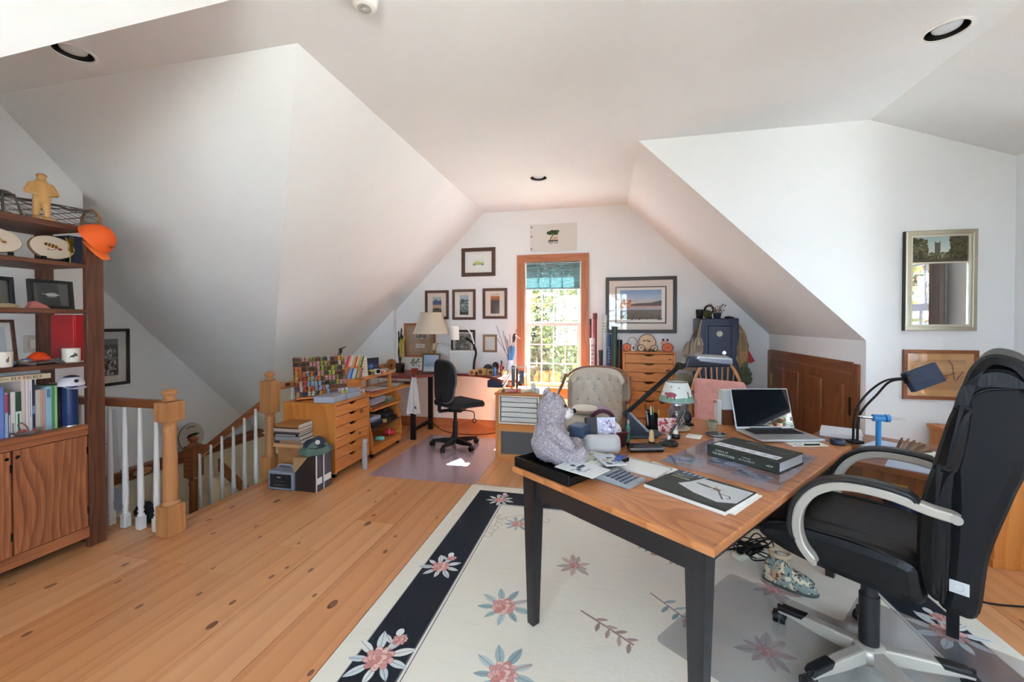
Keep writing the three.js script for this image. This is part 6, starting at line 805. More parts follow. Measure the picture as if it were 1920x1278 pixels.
// ---------- things on the tall drawer cabinet ----------
{
  const Y = 1.101, disc = (name, label, x, z, r, col, face, sq = 1) => { const o = thing(name, label, 'plaque', [x, Y + r * sq, z], 0); o.rotation.x = -0.12; part(o, 'rim', (() => { const g = new THREE.TorusGeometry(r, 0.006, 8, 32); g.scale(1, sq, 1); return g; })(), mat('#5d3a28', 0.6)); part(o, 'face', (() => { const g = new THREE.CylinderGeometry(r, r, 0.01, 32); g.rotateX(PI / 2); g.scale(1, sq, 1); return g; })(), mat(col, 0.5)); part(o, 'motif', face.map(([a, b, w, h]) => box(w, h, 0.003, a, b, 0.006, 0, 0, a * 5)), mat('#4a3526', 0.6)); };
  disc('round_plaque', 'large round pale plaque with dark fly motifs on the tall cabinet', 0.486, -5.17, 0.095, '#d8b48e', [[-0.03, 0.02, 0.03, 0.012], [0.02, 0.015, 0.035, 0.014], [0, 0.03, 0.02, 0.006]]);
  disc('round_plaque', 'small pale plaque leaning at the left front of the large plaque', 0.41, -5.06, 0.036, '#d9c0a2', [[0, 0.004, 0.026, 0.01]]);
  disc('round_plaque', 'small pale plaque leaning at the right front of the large plaque', 0.555, -5.06, 0.034, '#d2bda2', [[0.004, 0.006, 0.024, 0.01]]);
  disc('orange_disc', 'orange oval disc with dark center at the right end of the tall cabinet', 0.705, -5.08, 0.06, '#d0602a', [[0, 0, 0.02, 0.012]], 0.75);
  disc('orange_disc', 'small orange disc at the left end of the tall cabinet', 0.25, -5.08, 0.042, '#cf6230', [[0, -0.01, 0.012, 0.02]]);
  const fr = thing('toy_frog', 'orange and white frog figure behind the orange disc', 'figurine', [0.69, Y, -5.17]); part(fr, 'body', [sph(0.04, 0, 0.09, 0, 1.2, 0.8, 0.9), cy(0.02, 0.03, 0.06, 0, 0.03, 0)], mat('#e0a890', 0.4)); part(fr, 'eye', sph(0.012, -0.025, 0.13, 0.015), M.black); part(fr, 'eye', sph(0.012, 0.025, 0.13, 0.015), M.black);
  const mg = thing('mug', 'white enamel mug with dark print on the tall cabinet', 'mug', [0.325, Y, -5.07]); part(mg, 'cup', lathe([[0, 0], [0.028, 0], [0.03, 0.075], [0.027, 0.075], [0.025, 0.006], [0, 0.005]], 0, 0, 0, 20), mat('#d8d6d2', 0.3)); part(mg, 'print', box(0.02, 0.035, 0.002, -0.002, 0.036, 0.0295), mat('#3a3a40', 0.5)); part(mg, 'handle', T(new THREE.TorusGeometry(0.018, 0.004, 6, 16), 0.034, 0.038, 0), mat('#d8d6d2', 0.3));
  const hp = thing('wire_hoop_stand', 'small wire hoop stand behind the white mug', 'stand', [0.32, Y, -5.2]); part(hp, 'hoop', T(new THREE.TorusGeometry(0.055, 0.003, 6, 28, PI), 0, 0.1, 0), mat('#8a7a66', 0.5)); part(hp, 'post', [rod([-0.055, 0, 0], [-0.055, 0.1, 0], 0.003), rod([0.055, 0, 0], [0.055, 0.1, 0], 0.003)], mat('#8a7a66', 0.5));
  const r = rng(3); ['dark brown', 'dark purple', 'near black'].forEach((n, i) => { const o = thing('fly_holder', `${n} cluster of dark flies before the large plaque`, 'ornament', [0.45 + i * 0.045, Y, -5.0]); part(o, 'block', rb(0.035, 0.014, 0.03, 0.003, 0, 0.007, 0), mat('#3a221c', 0.6)); part(o, 'tufts', Array.from({ length: 6 }, (_, k) => T(new THREE.ConeGeometry(0.006, 0.025, 5), (r() - 0.5) * 0.026, 0.024, (r() - 0.5) * 0.02, r() - 0.5, 0, r() - 0.5)), mat(['#4a2c20', '#3a2430', '#201818'][i], 0.8)); });
}
// ---------- armchair ----------
{
  const o = thing('tufted_armchair', 'beige button-tufted armchair with carved wooden arms', 'armchair', [-0.1, 0, -4.5], -0.16);
  const fab = tmat(noiseTex(256, 256, [206, 198, 184], [186, 178, 164], 40, 40, 3, 15), 0.3, 'x', 0.95, { bumpMap: grit, bumpScale: 0.001 });
  const wd = mat('#8a6046', 0.45);
  // curved back: grid in (angle, height), thickness via two skins
  const nu = 40, nv = 22, skin = (off, tuft) => { const pos = [], idx = []; for (let j = 0; j <= nv; j++) for (let i = 0; i <= nu; i++) { const u = i / nu * 2 - 1, v = j / nv, top = 0.93 - 0.09 * u * u * u * u - 0.02 * u * u, y = 0.44 + (top - 0.44) * v; let R = 0.33 + off; if (tuft) { let dm = 1; for (let a = -2; a <= 2; a++) for (let b = 0; b < 3; b++) { const bu = (a + (b % 2 ? 0.5 : 0)) * 0.36, bv = 0.3 + b * 0.24; dm = Math.min(dm, Math.hypot((u - bu) * 0.9, (v - bv) * 0.9)); } R += 0.022 * Math.exp(-(dm * dm) / 0.006) - 0.012 * Math.sin(Math.min(1, (1 - v) * 6) * PI / 2) * 0.6; } const edge = Math.min(1, (1 - v) * 9); R += (1 - edge * edge) * (off > 0 ? -0.025 : 0.025); const an = u * 1.0; pos.push(R * Math.sin(an) * 0.98, y, -R * Math.cos(an) + 0.1); } for (let j = 0; j < nv; j++) for (let i = 0; i < nu; i++) { const a = j * (nu + 1) + i, b = a + 1, c = a + nu + 1, d = c + 1; idx.push(a, c, b, b, c, d); } const g = new THREE.BufferGeometry(); g.setAttribute('position', new THREE.Float32BufferAttribute(pos, 3)); g.setIndex(idx); g.computeVertexNormals(); return g; };
  const fm = new THREE.MeshPhysicalMaterial({ color: new THREE.Color('#cfc7b9'), roughness: 0.95, side: THREE.DoubleSide });
  part(o, 'backrest', [skin(0, true), skin(0.07, false)], fm);
  for (let a = -2; a <= 2; a++) for (let b = 0; b < 3; b++) { const u = (a + (b % 2 ? 0.5 : 0)) * 0.36; if (Math.abs(u) > 0.9) continue; const an = u, R = 0.335; part(o, 'button', sph(0.008, R * Math.sin(an) * 0.98, 0.44 + 0.47 * (0.3 + b * 0.24), -R * Math.cos(an) + 0.115), mat('#a89c8a', 0.8)); }
  part(o, 'back_rail', tube(Array.from({ length: 11 }, (_, i) => { const u = i / 5 - 1, an = u; return [0.4 * Math.sin(an), 0.935 - 0.02 * u * u - 0.085 * u ** 4, -0.4 * Math.cos(an) + 0.1]; }), 0.014, 50, 8), wd);
  part(o, 'seat_cushion', (() => { const g = new RoundedBoxGeometry(0.56, 0.13, 0.5, 4, 0.05), p = g.attributes.position; for (let i = 0; i < p.count; i++) p.setY(i, p.getY(i) + (p.getY(i) > 0 ? 0.03 * Math.cos(p.getX(i) * 4) * Math.cos(p.getZ(i) * 4) : 0)); g.computeVertexNormals(); return T(g, 0, 0.42, 0.08); })(), fab);
  part(o, 'seat_frame', rb(0.6, 0.06, 0.52, 0.015, 0, 0.335, 0.07), wd);
  for (const s of [-1, 1]) { part(o, 'arm', tube([[s * 0.34, 0.86, -0.08], [s * 0.355, 0.76, 0.02], [s * 0.37, 0.69, 0.14], [s * 0.365, 0.665, 0.24], [s * 0.35, 0.655, 0.27]], 0.018, 30, 8), wd); part(o, 'arm_post', lathe([[0.026, 0.3], [0.03, 0.34], [0.016, 0.4], [0.022, 0.48], [0.013, 0.55], [0.022, 0.62], [0.024, 0.66], [0, 0.672]], s * 0.33, 0, 0.24, 14), wd); }
  for (const [x, z] of [[-0.26, 0.3], [0.26, 0.3], [-0.22, -0.18], [0.22, -0.18]]) part(o, 'leg', lathe([[0.014, 0], [0.018, 0.02], [0.016, 0.1], [0.026, 0.22], [0.03, 0.31]], x, 0, z, 14), wd);
  const cs = thing('round_cushion', 'round cream cushion lying on the front of the armchair seat', 'cushion', [-0.2, 0.515, -4.33], -0.16); part(cs, 'cushion', lathe([[0, 0], [0.12, 0.004], [0.14, 0.03], [0.12, 0.055], [0, 0.07]], 0, 0, 0, 28), mat('#ddd4c4', 0.9)); part(cs, 'piping', T(new THREE.TorusGeometry(0.141, 0.005, 6, 36), 0, 0.03, 0, PI / 2), mat('#8d8272', 0.9));
}
// ---------- spindle-back chair with pink cushion ----------
{
  const o = thing('windsor_chair', 'spindle-back wooden chair with hooped back behind the laptop', 'chair', [1.0, 0, -4.0], -0.1), w = M.rail;
  part(o, 'seat', lathe([[0, 0.42], [0.2, 0.42], [0.225, 0.432], [0.22, 0.452], [0, 0.446]], 0, 0, 0, 32), w);
  part(o, 'hoop', tube(Array.from({ length: 17 }, (_, i) => { const a = PI * i / 16; return [0.225 * Math.cos(a) * (1 + 0.06 * Math.sin(a)), 0.45 + 0.645 * Math.pow(Math.sin(a), 0.7), -0.15 - 0.09 * Math.sin(a)]; }), 0.015, 60, 8), w);
  for (let i = 0; i < 9; i++) { const t = (i - 4) / 4.6, top = 0.45 + 0.645 * Math.pow(Math.sqrt(1 - t * t * 0.86), 0.7) - 0.01; part(o, 'spindle', rod([t * 0.15, 0.44, -0.15], [t * 0.225, top, -0.15 - 0.085], 0.007, 0.006), w); }
  for (const [x, z] of [[-0.13, 0.12], [0.13, 0.12], [-0.12, -0.11], [0.12, -0.11]]) part(o, 'leg', rod([x * 1.5, 0, z * 1.6], [x, 0.43, z], 0.013, 0.018, 12), w);
  part(o, 'stretcher', rod([-0.165, 0.2, 0], [0.165, 0.2, 0], 0.009), w); for (const s of [-1, 1]) part(o, 'stretcher', rod([s * 0.165, 0.2, 0.16], [s * 0.155, 0.2, -0.145], 0.009), w);
  const c = thing('pink_cushion', 'pale pink seat cushion standing against the spindle-back chair', 'cushion', [1.0, 0.455, -4.02], -0.1); c.rotation.order = 'YXZ';
  part(c, 'cushion', (() => { const g = new RoundedBoxGeometry(0.42, 0.46, 0.07, 4, 0.03), p = g.attributes.position; for (let i = 0; i < p.count; i++) { const x = p.getX(i), y = p.getY(i); p.setXYZ(i, x * (1 - 0.06 * y), y - 0.06 * x, p.getZ(i) * (1.15 - 2.4 * x * x) + 0.004 * Math.sin(x * 30 + y * 22)); } g.computeVertexNormals(); return T(g, 0, 0.235, 0.0, -0.16); })(), tmat(noiseTex(128, 128, [218, 158, 148], [198, 136, 128], 10, 10, 4, 6), 0.3, 'x', 0.95));
  part(c, 'tie', tube([[0.19, 0.43, -0.06], [0.21, 0.4, -0.03], [0.2, 0.33, 0.0]], 0.006, 12, 6), mat('#c07f78', 0.9));
}
// ---------- dark blue safe with bags ----------
{
  const z = -5.28, o = thing('safe_cabinet', 'dark navy steel safe with a dial lock in the back corner', 'safe', [1.22, 0, -5.13]), m = mat('#1a2740', 0.35, { metalness: 0.2 });
  part(o, 'body', T(ext([[-0.2, 0], [0.2, 0], [0.2, 1.48], [-0.2, 1.48]], 0.36, 0.012), 0, 0, 0), m);
  part(o, 'door', T(ext([[-0.115, 0.1], [0.125, 0.1], [0.125, 1.4], [-0.115, 1.4]], 0.03, 0.008), 0, 0, 0.185), m);
  part(o, 'door_trim', [bb(-0.13, -0.122, 0.09, 1.41, 0.175, 0.188), bb(0.13, 0.138, 0.09, 1.41, 0.175, 0.188), bb(-0.13, 0.138, 1.405, 1.413, 0.175, 0.188)], mat('#31425f', 0.35));
  part(o, 'dial', [cy(0.03, 0.032, 0.012, 0, 1.31, 0.204, PI / 2, 0, 0, 28), cy(0.014, 0.016, 0.03, 0, 1.31, 0.21, PI / 2)], mat('#c9c2ac', 0.35)); part(o, 'dial_mark', box(0.003, 0.02, 0.002, 0, 1.322, 0.211), M.black);
  part(o, 'lock', [cy(0.02, 0.022, 0.012, 0.045, 1.105, 0.205, PI / 2), cy(0.008, 0.008, 0.02, 0.045, 1.105, 0.21, PI / 2)], M.steel);
  // soft bags hanging
  const bag = (name, label, pos, sx, sy, sz, col, seed, ry, strap, trim) => { const q = thing(name, label, 'bag', pos, ry); const g = new THREE.SphereGeometry(1, 36, 28), p = g.attributes.position; for (let i = 0; i < p.count; i++) { let x = p.getX(i), y = p.getY(i), zz = p.getZ(i); const k = 1 + 0.1 * Math.sin(x * 7 + y * 5 + seed) * Math.cos(zz * 6 + y * 9) + 0.05 * Math.sin(y * 17 + x * 9 + seed); const w = 0.75 + 0.35 * (1 - (y + 1) / 2); p.setXYZ(i, Math.sign(x) * Math.pow(Math.abs(x), 0.8) * sx * k * w, Math.sign(y) * Math.pow(Math.abs(y), 0.75) * sy, Math.sign(zz) * Math.pow(Math.abs(zz), 0.85) * sz * k); } g.computeVertexNormals(); part(q, 'body', g, mat(col, 0.9)); part(q, 'pocket', T(rb(sx * 1.05, sy * 0.7, 0.03, 0.012, 0, -sy * 0.3, sz * 0.95), 0, 0, 0), mat(trim, 0.9)); for (const s of [-1, 1]) part(q, 'strap', tube([[s * sx * 0.5, -sy * 0.5, sz], [s * sx * 0.45, sy * 0.3, sz * 1.05], [s * sx * 0.2, sy * 1.0, sz * 0.5], [strap[0], strap[1], strap[2]]], 0.009, 24, 6), mat(trim, 0.8)); return q; };
  bag('canvas_satchel', 'taupe canvas satchel hanging at the left side of the navy safe', [0.945, 1.06, -4.98], 0.1, 0.17, 0.06, '#a39384', 1, 0.1, [0.09, 0.4, 0.02], '#6e6358');
  bag('canvas_satchel', 'pale beige pouch hung over the left satchel', [1.0, 1.18, -4.9], 0.05, 0.1, 0.035, '#b9a894', 4, -0.1, [0.03, 0.28, -0.03], '#8d7f70');
  bag('khaki_vest_bag', 'khaki fishing bag hanging at the right side of the navy safe', [1.455, 1.12, -4.98], 0.07, 0.2, 0.06, '#8a7d60', 2, 0, [-0.05, 0.32, 0.0], '#a3805c');
  bag('green_duffel', 'dark green duffel hanging below the khaki bag', [1.47, 0.86, -4.93], 0.07, 0.1, 0.07, '#3f4a38', 3, 0, [0, 0.2, 0.0], '#57624a');
  one('red_pouch', 'red pouch dangling right of the khaki bag', 'pouch', [T(rb(0.055, 0.13, 0.02, 0.006, 0, 0, 0), 0, 0, 0, 0, 0, 0.5), rod([-0.03, 0.06, 0], [-0.06, 0.14, -0.02], 0.003)], mat('#b0202c', 0.6), [1.525, 1.06, -4.96]);
  const Y = 1.481;
  const ln = thing('camera_lens', 'black cylinder lens on top of the navy safe', 'lens', [1.05, Y, -5.1]); part(ln, 'barrel', lathe([[0, 0], [0.035, 0], [0.035, 0.05], [0.04, 0.055], [0.04, 0.1], [0.034, 0.1], [0.03, 0.09], [0, 0.088]], 0, 0, 0, 24), M.black); part(ln, 'grip_ring', Array.from({ length: 3 }, (_, i) => T(new THREE.TorusGeometry(0.036, 0.002, 6, 24), 0, 0.015 + i * 0.012, 0, PI / 2)), M.darkPlastic);
  const ov = thing('olive_pouch', 'olive green round pouch on top of the navy safe', 'pouch', [1.125, Y, -5.06]); part(ov, 'body', [sph(0.048, 0, 0.046, 0, 1, 0.96, 0.8)], mat('#55552e', 0.85)); part(ov, 'zip', T(new THREE.TorusGeometry(0.047, 0.003, 6, 28), 0, 0.046, 0, 0, PI / 2), M.black);
  const rl = thing('black_reel', 'black fishing reel behind the olive pouch', 'reel', [1.16, Y, -5.14]); part(rl, 'rim', T(new THREE.TorusGeometry(0.045, 0.012, 8, 28), 0, 0.1, 0), M.black); part(rl, 'foot', rb(0.05, 0.05, 0.05, 0.006, 0, 0.025, 0), M.black);
  const df = thing('dried_flowers', 'bunch of dried brown flowers in a dark cup on the navy safe', 'dried flowers', [1.235, Y, -5.1]); part(df, 'cup', lathe([[0, 0], [0.035, 0], [0.045, 0.06], [0.04, 0.06], [0.03, 0.01], [0, 0.008]], 0, 0, 0, 20), mat('#2c3344', 0.4)); { const r = rng(23); for (let i = 0; i < 26; i++) { const a = r() * 2 * PI, t = 0.02 + 0.07 * r(), h = 0.07 + 0.09 * r(); part(df, 'sprig', [rod([0, 0.04, 0], [Math.cos(a) * t, h, Math.sin(a) * t], 0.0016, 0.0012, 4), sph(0.007, Math.cos(a) * t, h, Math.sin(a) * t, 1, 1.3, 1, 6)], mat(i % 2 ? '#7d6662' : '#a08a86', 0.9)); } }
  one('dark_leather_glove', 'small dark leather scrap at the right edge of the safe top', 'glove', [sph(0.04, 0, 0.012, 0, 1.1, 0.3, 0.7), sph(0.014, 0.045, 0.008, 0.01, 1.8, 0.5, 0.7), sph(0.012, 0.045, 0.008, -0.012, 1.8, 0.5, 0.7)], mat('#1c1c20', 0.6), [1.345, Y, -5.08], 0.3);
  one('felt_hat', 'grey-green felt hat resting on the chair behind the desk lamp', 'hat', lathe([[0.0, 0.0], [0.12, 0.002], [0.13, 0.012], [0.085, 0.018], [0.08, 0.08], [0.05, 0.1], [0, 0.094]], 0, 0, 0, 28), mat('#6a6654', 0.9), [0.79, 0.8, -4.6]);
  const st = thing('side_stool', 'narrow wooden stool holding the felt hat', 'stool', [0.79, 0, -4.6]); part(st, 'top', lathe([[0, 0.77], [0.13, 0.77], [0.135, 0.785], [0.13, 0.8], [0, 0.8]], 0, 0, 0, 24), M.railDark); for (let i = 0; i < 3; i++) part(st, 'leg', rod([0.13 * Math.cos(i * 2.1), 0, 0.13 * Math.sin(i * 2.1)], [0.08 * Math.cos(i * 2.1), 0.775, 0.08 * Math.sin(i * 2.1)], 0.014, 0.012, 10), M.railDark);
}
// ---------- attic access doors in the knee wall ----------
{
  const o = struct('door_1', null, null, { label: 'pair of low panelled wooden attic doors in the knee wall' }), x = XK - 0.02, m = M.doorWood;
  part(o, 'casing', rbb(x, XK, 0, 1.12, -5.33, -5.24, 0.003), m); part(o, 'casing', rbb(x, XK, 0, 1.12, -3.66, -3.575, 0.003), m); part(o, 'head_casing', rbb(x, XK, 1.04, 1.13, -5.24, -3.66, 0.003), m, { grain: 'z' });
  for (const [a, b] of [[-5.235, -4.455], [-4.445, -3.665]]) {
    const d = part(o, 'door_leaf', [bb(x + 0.006, XK, 0.02, 1.035, a, b)], m, { off: a });
    const W = b - a, cw = (W - 0.09 * 3) / 2;
    for (let i = 0; i < 2; i++) for (const [y0, y1] of [[0.5, 0.95], [0.1, 0.4]]) { const z0 = a + 0.09 + i * (cw + 0.09); const g = ext([[0, 0], [cw, 0], [cw, y1 - y0], [0, y1 - y0]], 0.026, 0.012); g.rotateY(PI / 2); part(d, 'raised_panel', T(g, x + 0.004, y0, z0 + cw), m, { off: i * 0.4 + y0 }); part(d, 'panel_groove', [bb(x + 0.0045, x + 0.0065, y0 - 0.012, y0, z0 - 0.012, z0 + cw + 0.012), bb(x + 0.0045, x + 0.0065, y1, y1 + 0.012, z0 - 0.012, z0 + cw + 0.012), bb(x + 0.0045, x + 0.0065, y0, y1, z0 - 0.012, z0), bb(x + 0.0045, x + 0.0065, y0, y1, z0 + cw, z0 + cw + 0.012)], mat('#7a4522', 0.4)); }
    part(d, 'hinge', bb(x - 0.004, x + 0.006, 0.72, 0.86, a < -5 ? a + 0.002 : b - 0.016, a < -5 ? a + 0.016 : b - 0.002), a < -5 ? M.brass : M.black);
  }
}
const DC = [0.4531, -2.2925], DA = 52.3 * D, du = [0.611, -0.792], dv = [0.792, 0.611];
// ---------- rug ----------
{
  const X0 = -1.135, X1 = 1.74, Z0 = -3.48, Z1 = 0.2, W = 1600, H = 2048, px = (x) => (x - X0) / (X1 - X0) * W, py = (z) => (z - Z0) / (Z1 - Z0) * H, k = W / (X1 - X0);
  const PK = ['#d9a8a0', '#cf958e', '#e3bdb2', '#c98880'], LF = ['#a3b4b6', '#8fa4a8', '#b6c2c0', '#7f979c'], LW = ['#cdd3d2', '#b9c4c6', '#dcdcd6'];
  const leaf = (x, a, b, L, ang, c) => { x.save(); x.translate(a, b); x.rotate(ang); x.fillStyle = c; x.beginPath(); x.moveTo(0, 0); x.quadraticCurveTo(L * 0.5, -L * 0.34, L, 0); x.quadraticCurveTo(L * 0.5, L * 0.34, 0, 0); x.fill(); x.strokeStyle = 'rgba(90,100,105,0.7)'; x.lineWidth = 1.5; x.beginPath(); x.moveTo(0, 0); x.lineTo(L * 0.92, 0); x.stroke(); x.restore(); };
  const peony = (x, a, b, R, sd) => { const r = rng(sd); for (let q = 0; q < 3; q++) for (let i = 0; i < 9 - q * 2; i++) { const t = i / (9 - q * 2) * 2 * PI + q * 0.4, rr = R * (0.72 - q * 0.26); x.fillStyle = PK[(i + q) % 4]; x.beginPath(); x.ellipse(a + Math.cos(t) * rr, b + Math.sin(t) * rr, R * 0.36, R * 0.27, t, 0, 2 * PI); x.fill(); x.strokeStyle = 'rgba(150,96,92,0.55)'; x.lineWidth = 1.6; x.stroke(); } ell(x, '#c98078', a, b, R * 0.2, R * 0.2); };
  const spray = (x, X, Z, R, kind, sd) => { const a = px(X), b = py(Z), r = rng(sd), L = R * k;
    if (kind === 'peony' || kind === 'navy') { const lf = kind === 'navy' ? LW : LF; for (let i = 0; i < 9; i++) leaf(x, a + Math.cos(i * 0.7) * L * 0.3, b + Math.sin(i * 0.7) * L * 0.3, L * (0.75 + 0.3 * r()), i * 0.7 + 0.2, lf[i % 3]); peony(x, a, b, L * 0.52, sd); if (kind === 'navy') { strokes(x, '#d8cfc6', 5, [[[a, b - L * 0.3], [a + L * 0.25, b - L * 0.8], [a + L * 0.12, b - L * 1.25]], [[a + L * 0.2, b - L * 0.75], [a + L * 0.55, b - L * 1.05]]]); peony(x, a + L * 0.3, b - L * 0.95, L * 0.27, sd + 3); leaf(x, a + L * 0.1, b - L * 0.7, L * 0.6, -2.4, LW[0]); ell(x, '#d8dad6', a + L * 0.14, b - L * 1.3, 10, 13); } else strokes(x, '#b59a88', 5, [[[a + L * 0.3, b - L * 0.2], [a + L * 0.9, b - L * 0.6]]]); }
    if (kind === 'brown') { strokes(x, '#9a8078', 6, [[[a - L, b - L * 0.7], [a, b], [a + L * 0.8, b + L * 0.6]]]); for (let i = 0; i < 8; i++) leaf(x, a - L * 0.5 + i * L * 0.17, b - L * 0.35 + i * L * 0.13, L * 0.5, (i % 2 ? 1.5 : -0.3) + r() * 0.4, ['#b3968e', '#a5887f', '#c2a69c'][i % 3]); }
    if (kind === 'blue') { strokes(x, '#9d8a80', 5, [[[a - L * 0.8, b - L * 0.9], [a, b], [a + L * 0.7, b + L * 0.8]]]); for (let i = 0; i < 7; i++) leaf(x, a - L * 0.4 + i * L * 0.15, b - L * 0.45 + i * L * 0.15, L * 0.5, (i % 2 ? 2.2 : -0.4), LF[i % 4]); peony(x, a + L * 0.35, b + L * 0.45, L * 0.25, sd); }
    if (kind === 'faint') { for (let i = 0; i < 9; i++) leaf(x, a, b, L * (0.6 + 0.4 * r()), i * 0.7 + r() * 0.4, ['#c2a49c', '#b9aca4', '#cdb6aa'][i % 3]); peony(x, a, b, L * 0.24, sd); }
    if (kind === 'scroll') { x.strokeStyle = '#c3b9a6'; x.lineWidth = 5; for (let i = 0; i < 6; i++) { x.beginPath(); x.arc(a - L * 0.8 + i * L * 0.38, b - L * 0.5 + 0.14 * L * Math.sin(i * 2), L * 0.17, i, i + 4.6); x.stroke(); } for (let i = 0; i < 6; i++) { x.beginPath(); x.arc(a - L * 0.85 + 0.1 * L * Math.sin(i), b - L * 0.4 + i * L * 0.3, L * 0.15, i, i + 4.6); x.stroke(); } spray(x, X, Z, R * 0.5, 'peony', sd); } };
  const draw = (x) => {
    rect(x, '#e0d9ca', 0, 0, W, H);
    const r = rng(6); for (let i = 0; i < 1500; i++) { x.globalAlpha = 0.1; ell(x, i % 2 ? '#c6bda8' : '#e4dfd4', r() * W, r() * H, 10 + 40 * r(), 2 + 5 * r(), (r() - 0.5) * 0.3); } x.globalAlpha = 1;
    const fr = (m, n, c) => { const a = m * k, b = n * k; rect(x, c, a, a, W - 2 * a, b - a); rect(x, c, a, H - b, W - 2 * a, b - a); rect(x, c, a, a, b - a, H - 2 * a); rect(x, c, W - b, a, b - a, H - 2 * a); };
    fr(0.1, 0.106, '#b8b2a8'); fr(0.106, 0.328, '#0e1420'); fr(0.328, 0.334, '#5b5f66'); fr(0.345, 0.35, '#6a6c70');
    for (const [X, Z, R] of [[-0.93, -2.26, 0.1], [-0.93, -1.58, 0.12], [-0.82, -3.22, 0.09], [-0.55, -3.26, 0.07], [-0.93, -0.85, 0.11], [-0.93, -0.2, 0.1], [1.54, -2.28, 0.12], [1.54, -1.5, 0.11], [1.54, -3.0, 0.1], [1.54, -0.7, 0.1], [0.1, -3.26, 0.09], [0.8, -3.26, 0.1]]) spray(x, X, Z, R, 'navy', Math.round((X + Z) * 100));
    for (const [X, Z, R, t] of [[-0.49, -2.01, 0.115, 'peony'], [-0.17, -2.44, 0.12, 'faint'], [0.02, -1.97, 0.13, 'brown'], [0.35, -2.15, 0.14, 'blue'], [-0.4, -1.62, 0.115, 'peony'], [-0.6, -2.86, 0.17, 'scroll'], [0.27, -2.73, 0.11, 'blue'], [0.42, -2.64, 0.09, 'faint'], [0.88, -2.45, 0.14, 'faint'], [0.68, -1.98, 0.14, 'faint'], [1.15, -1.7, 0.12, 'brown'], [0.0, -1.1, 0.13, 'peony'], [0.7, -1.1, 0.12, 'blue']]) spray(x, X, Z, R, t, Math.round((X + Z) * 77));
  };
  const o = thing('area_rug', 'cream oriental rug with navy floral border under the desk', 'rug', [0, 0, 0]);
  const g = norm(box(X1 - X0, 0.012, Z1 - Z0, (X0 + X1) / 2, 0.006, (Z0 + Z1) / 2)), p = g.attributes.position, uv = g.attributes.uv; for (let i = 0; i < p.count; i++) uv.setXY(i, (p.getX(i) - X0) / (X1 - X0), 1 - (p.getZ(i) - Z0) / (Z1 - Z0));
  const bump = noiseTex(512, 512, [60, 60, 60], [200, 200, 200], 128, 128, 3, 8, false); bump.repeat.set(2, 2.5);
  const m = new THREE.Mesh(g, new THREE.MeshPhysicalMaterial({ map: canvasTex(W, H, draw), roughness: 0.95, bumpMap: bump, bumpScale: 0.002 })); m.name = 'pile'; o.add(m);
  const r = rng(4), fr = []; for (let i = 0; i < 260; i++) { const x = X0 + 0.01 + i * (X1 - X0 - 0.02) / 259; fr.push(rod([x, 0.006, Z0], [x + (r() - 0.5) * 0.03, 0.003, Z0 - 0.045 - 0.025 * r()], 0.0028, 0.0015, 4)); }
  part(o, 'fringe', fr, mat('#d9d3c6', 0.95), { kind: 'stuff' });
  // clear mat under the executive chair
  const mt = thing('chair_mat', 'clear plastic chair mat on the rug under the executive chair', 'chair mat', [DC[0], 0.0125, DC[1]], DA);
  const s = new THREE.Shape(), rc = (pts, r) => pts.forEach(([x, y], i) => { const [px2, py2] = pts[(i + pts.length - 1) % pts.length], [nx, ny] = pts[(i + 1) % pts.length], l1 = Math.hypot(px2 - x, py2 - y), l2 = Math.hypot(nx - x, ny - y), A = [x + (px2 - x) * r / l1, y + (py2 - y) * r / l1], B = [x + (nx - x) * r / l2, y + (ny - y) * r / l2]; if (i) s.lineTo(...A); else s.moveTo(...A); s.quadraticCurveTo(x, y, ...B); });
  rc([[-0.42, -0.03], [0.36, -0.03], [0.36, -0.54], [0.66, -0.54], [0.66, -1.45], [-0.64, -1.45], [-0.64, -0.54], [-0.42, -0.54]], 0.035);
  const mg = ext(s, 0.003); mg.rotateX(-PI / 2); mg.translate(0, 0.0015, 0); part(mt, 'sheet', mg, new THREE.MeshPhysicalMaterial({ color: 0xf2f4f6, roughness: 0.12, transmission: 0.94, thickness: 0, ior: 1.48 }));
}
// ---------- main desk ----------
const dl = (a, b, y = 0.751) => [DC[0] + du[0] * a + dv[0] * b, y, DC[1] + du[1] * a + dv[1] * b];
{
  const o = thing('writing_desk', 'oak-topped desk with tapered black legs standing on the rug', 'desk', [DC[0], 0, DC[1]], DA);
  part(o, 'top', T(ext([[-0.83, -0.476], [0.83, -0.476], [0.83, 0.476], [-0.83, 0.476]], 0.03, 0.008), 0, 0.735, 0, PI / 2), M.deskTop, { grain: 'z' });
  const bk = tmat(woodTex(256, 256, [40, 38, 40], [26, 25, 28], { ring: 12, seed: 13, fine: 0.5 }), 0.5, 'x', 0.35);
  part(o, 'apron', rbb(-0.755, 0.755, 0.62, 0.72, -0.4, -0.376, 0.002), bk); part(o, 'apron', rbb(-0.755, 0.755, 0.62, 0.72, 0.376, 0.4, 0.002), bk); part(o, 'apron', rbb(-0.78, -0.756, 0.62, 0.72, -0.376, 0.376, 0.002), bk, { grain: 'z' }); part(o, 'apron', rbb(0.756, 0.78, 0.62, 0.72, -0.376, 0.376, 0.002), bk, { grain: 'z' });
  for (const [x, z] of [[-0.765, -0.395], [-0.765, 0.4], [0.765, -0.395], [0.765, 0.4]]) { const g = new THREE.CylinderGeometry(0.05, 0.028, 0.707, 4); g.rotateY(PI / 4); part(o, 'leg', T(toCreasedNormals(g, 0.5), x, 0.3665, z), bk, { grain: 'y' }); }
}
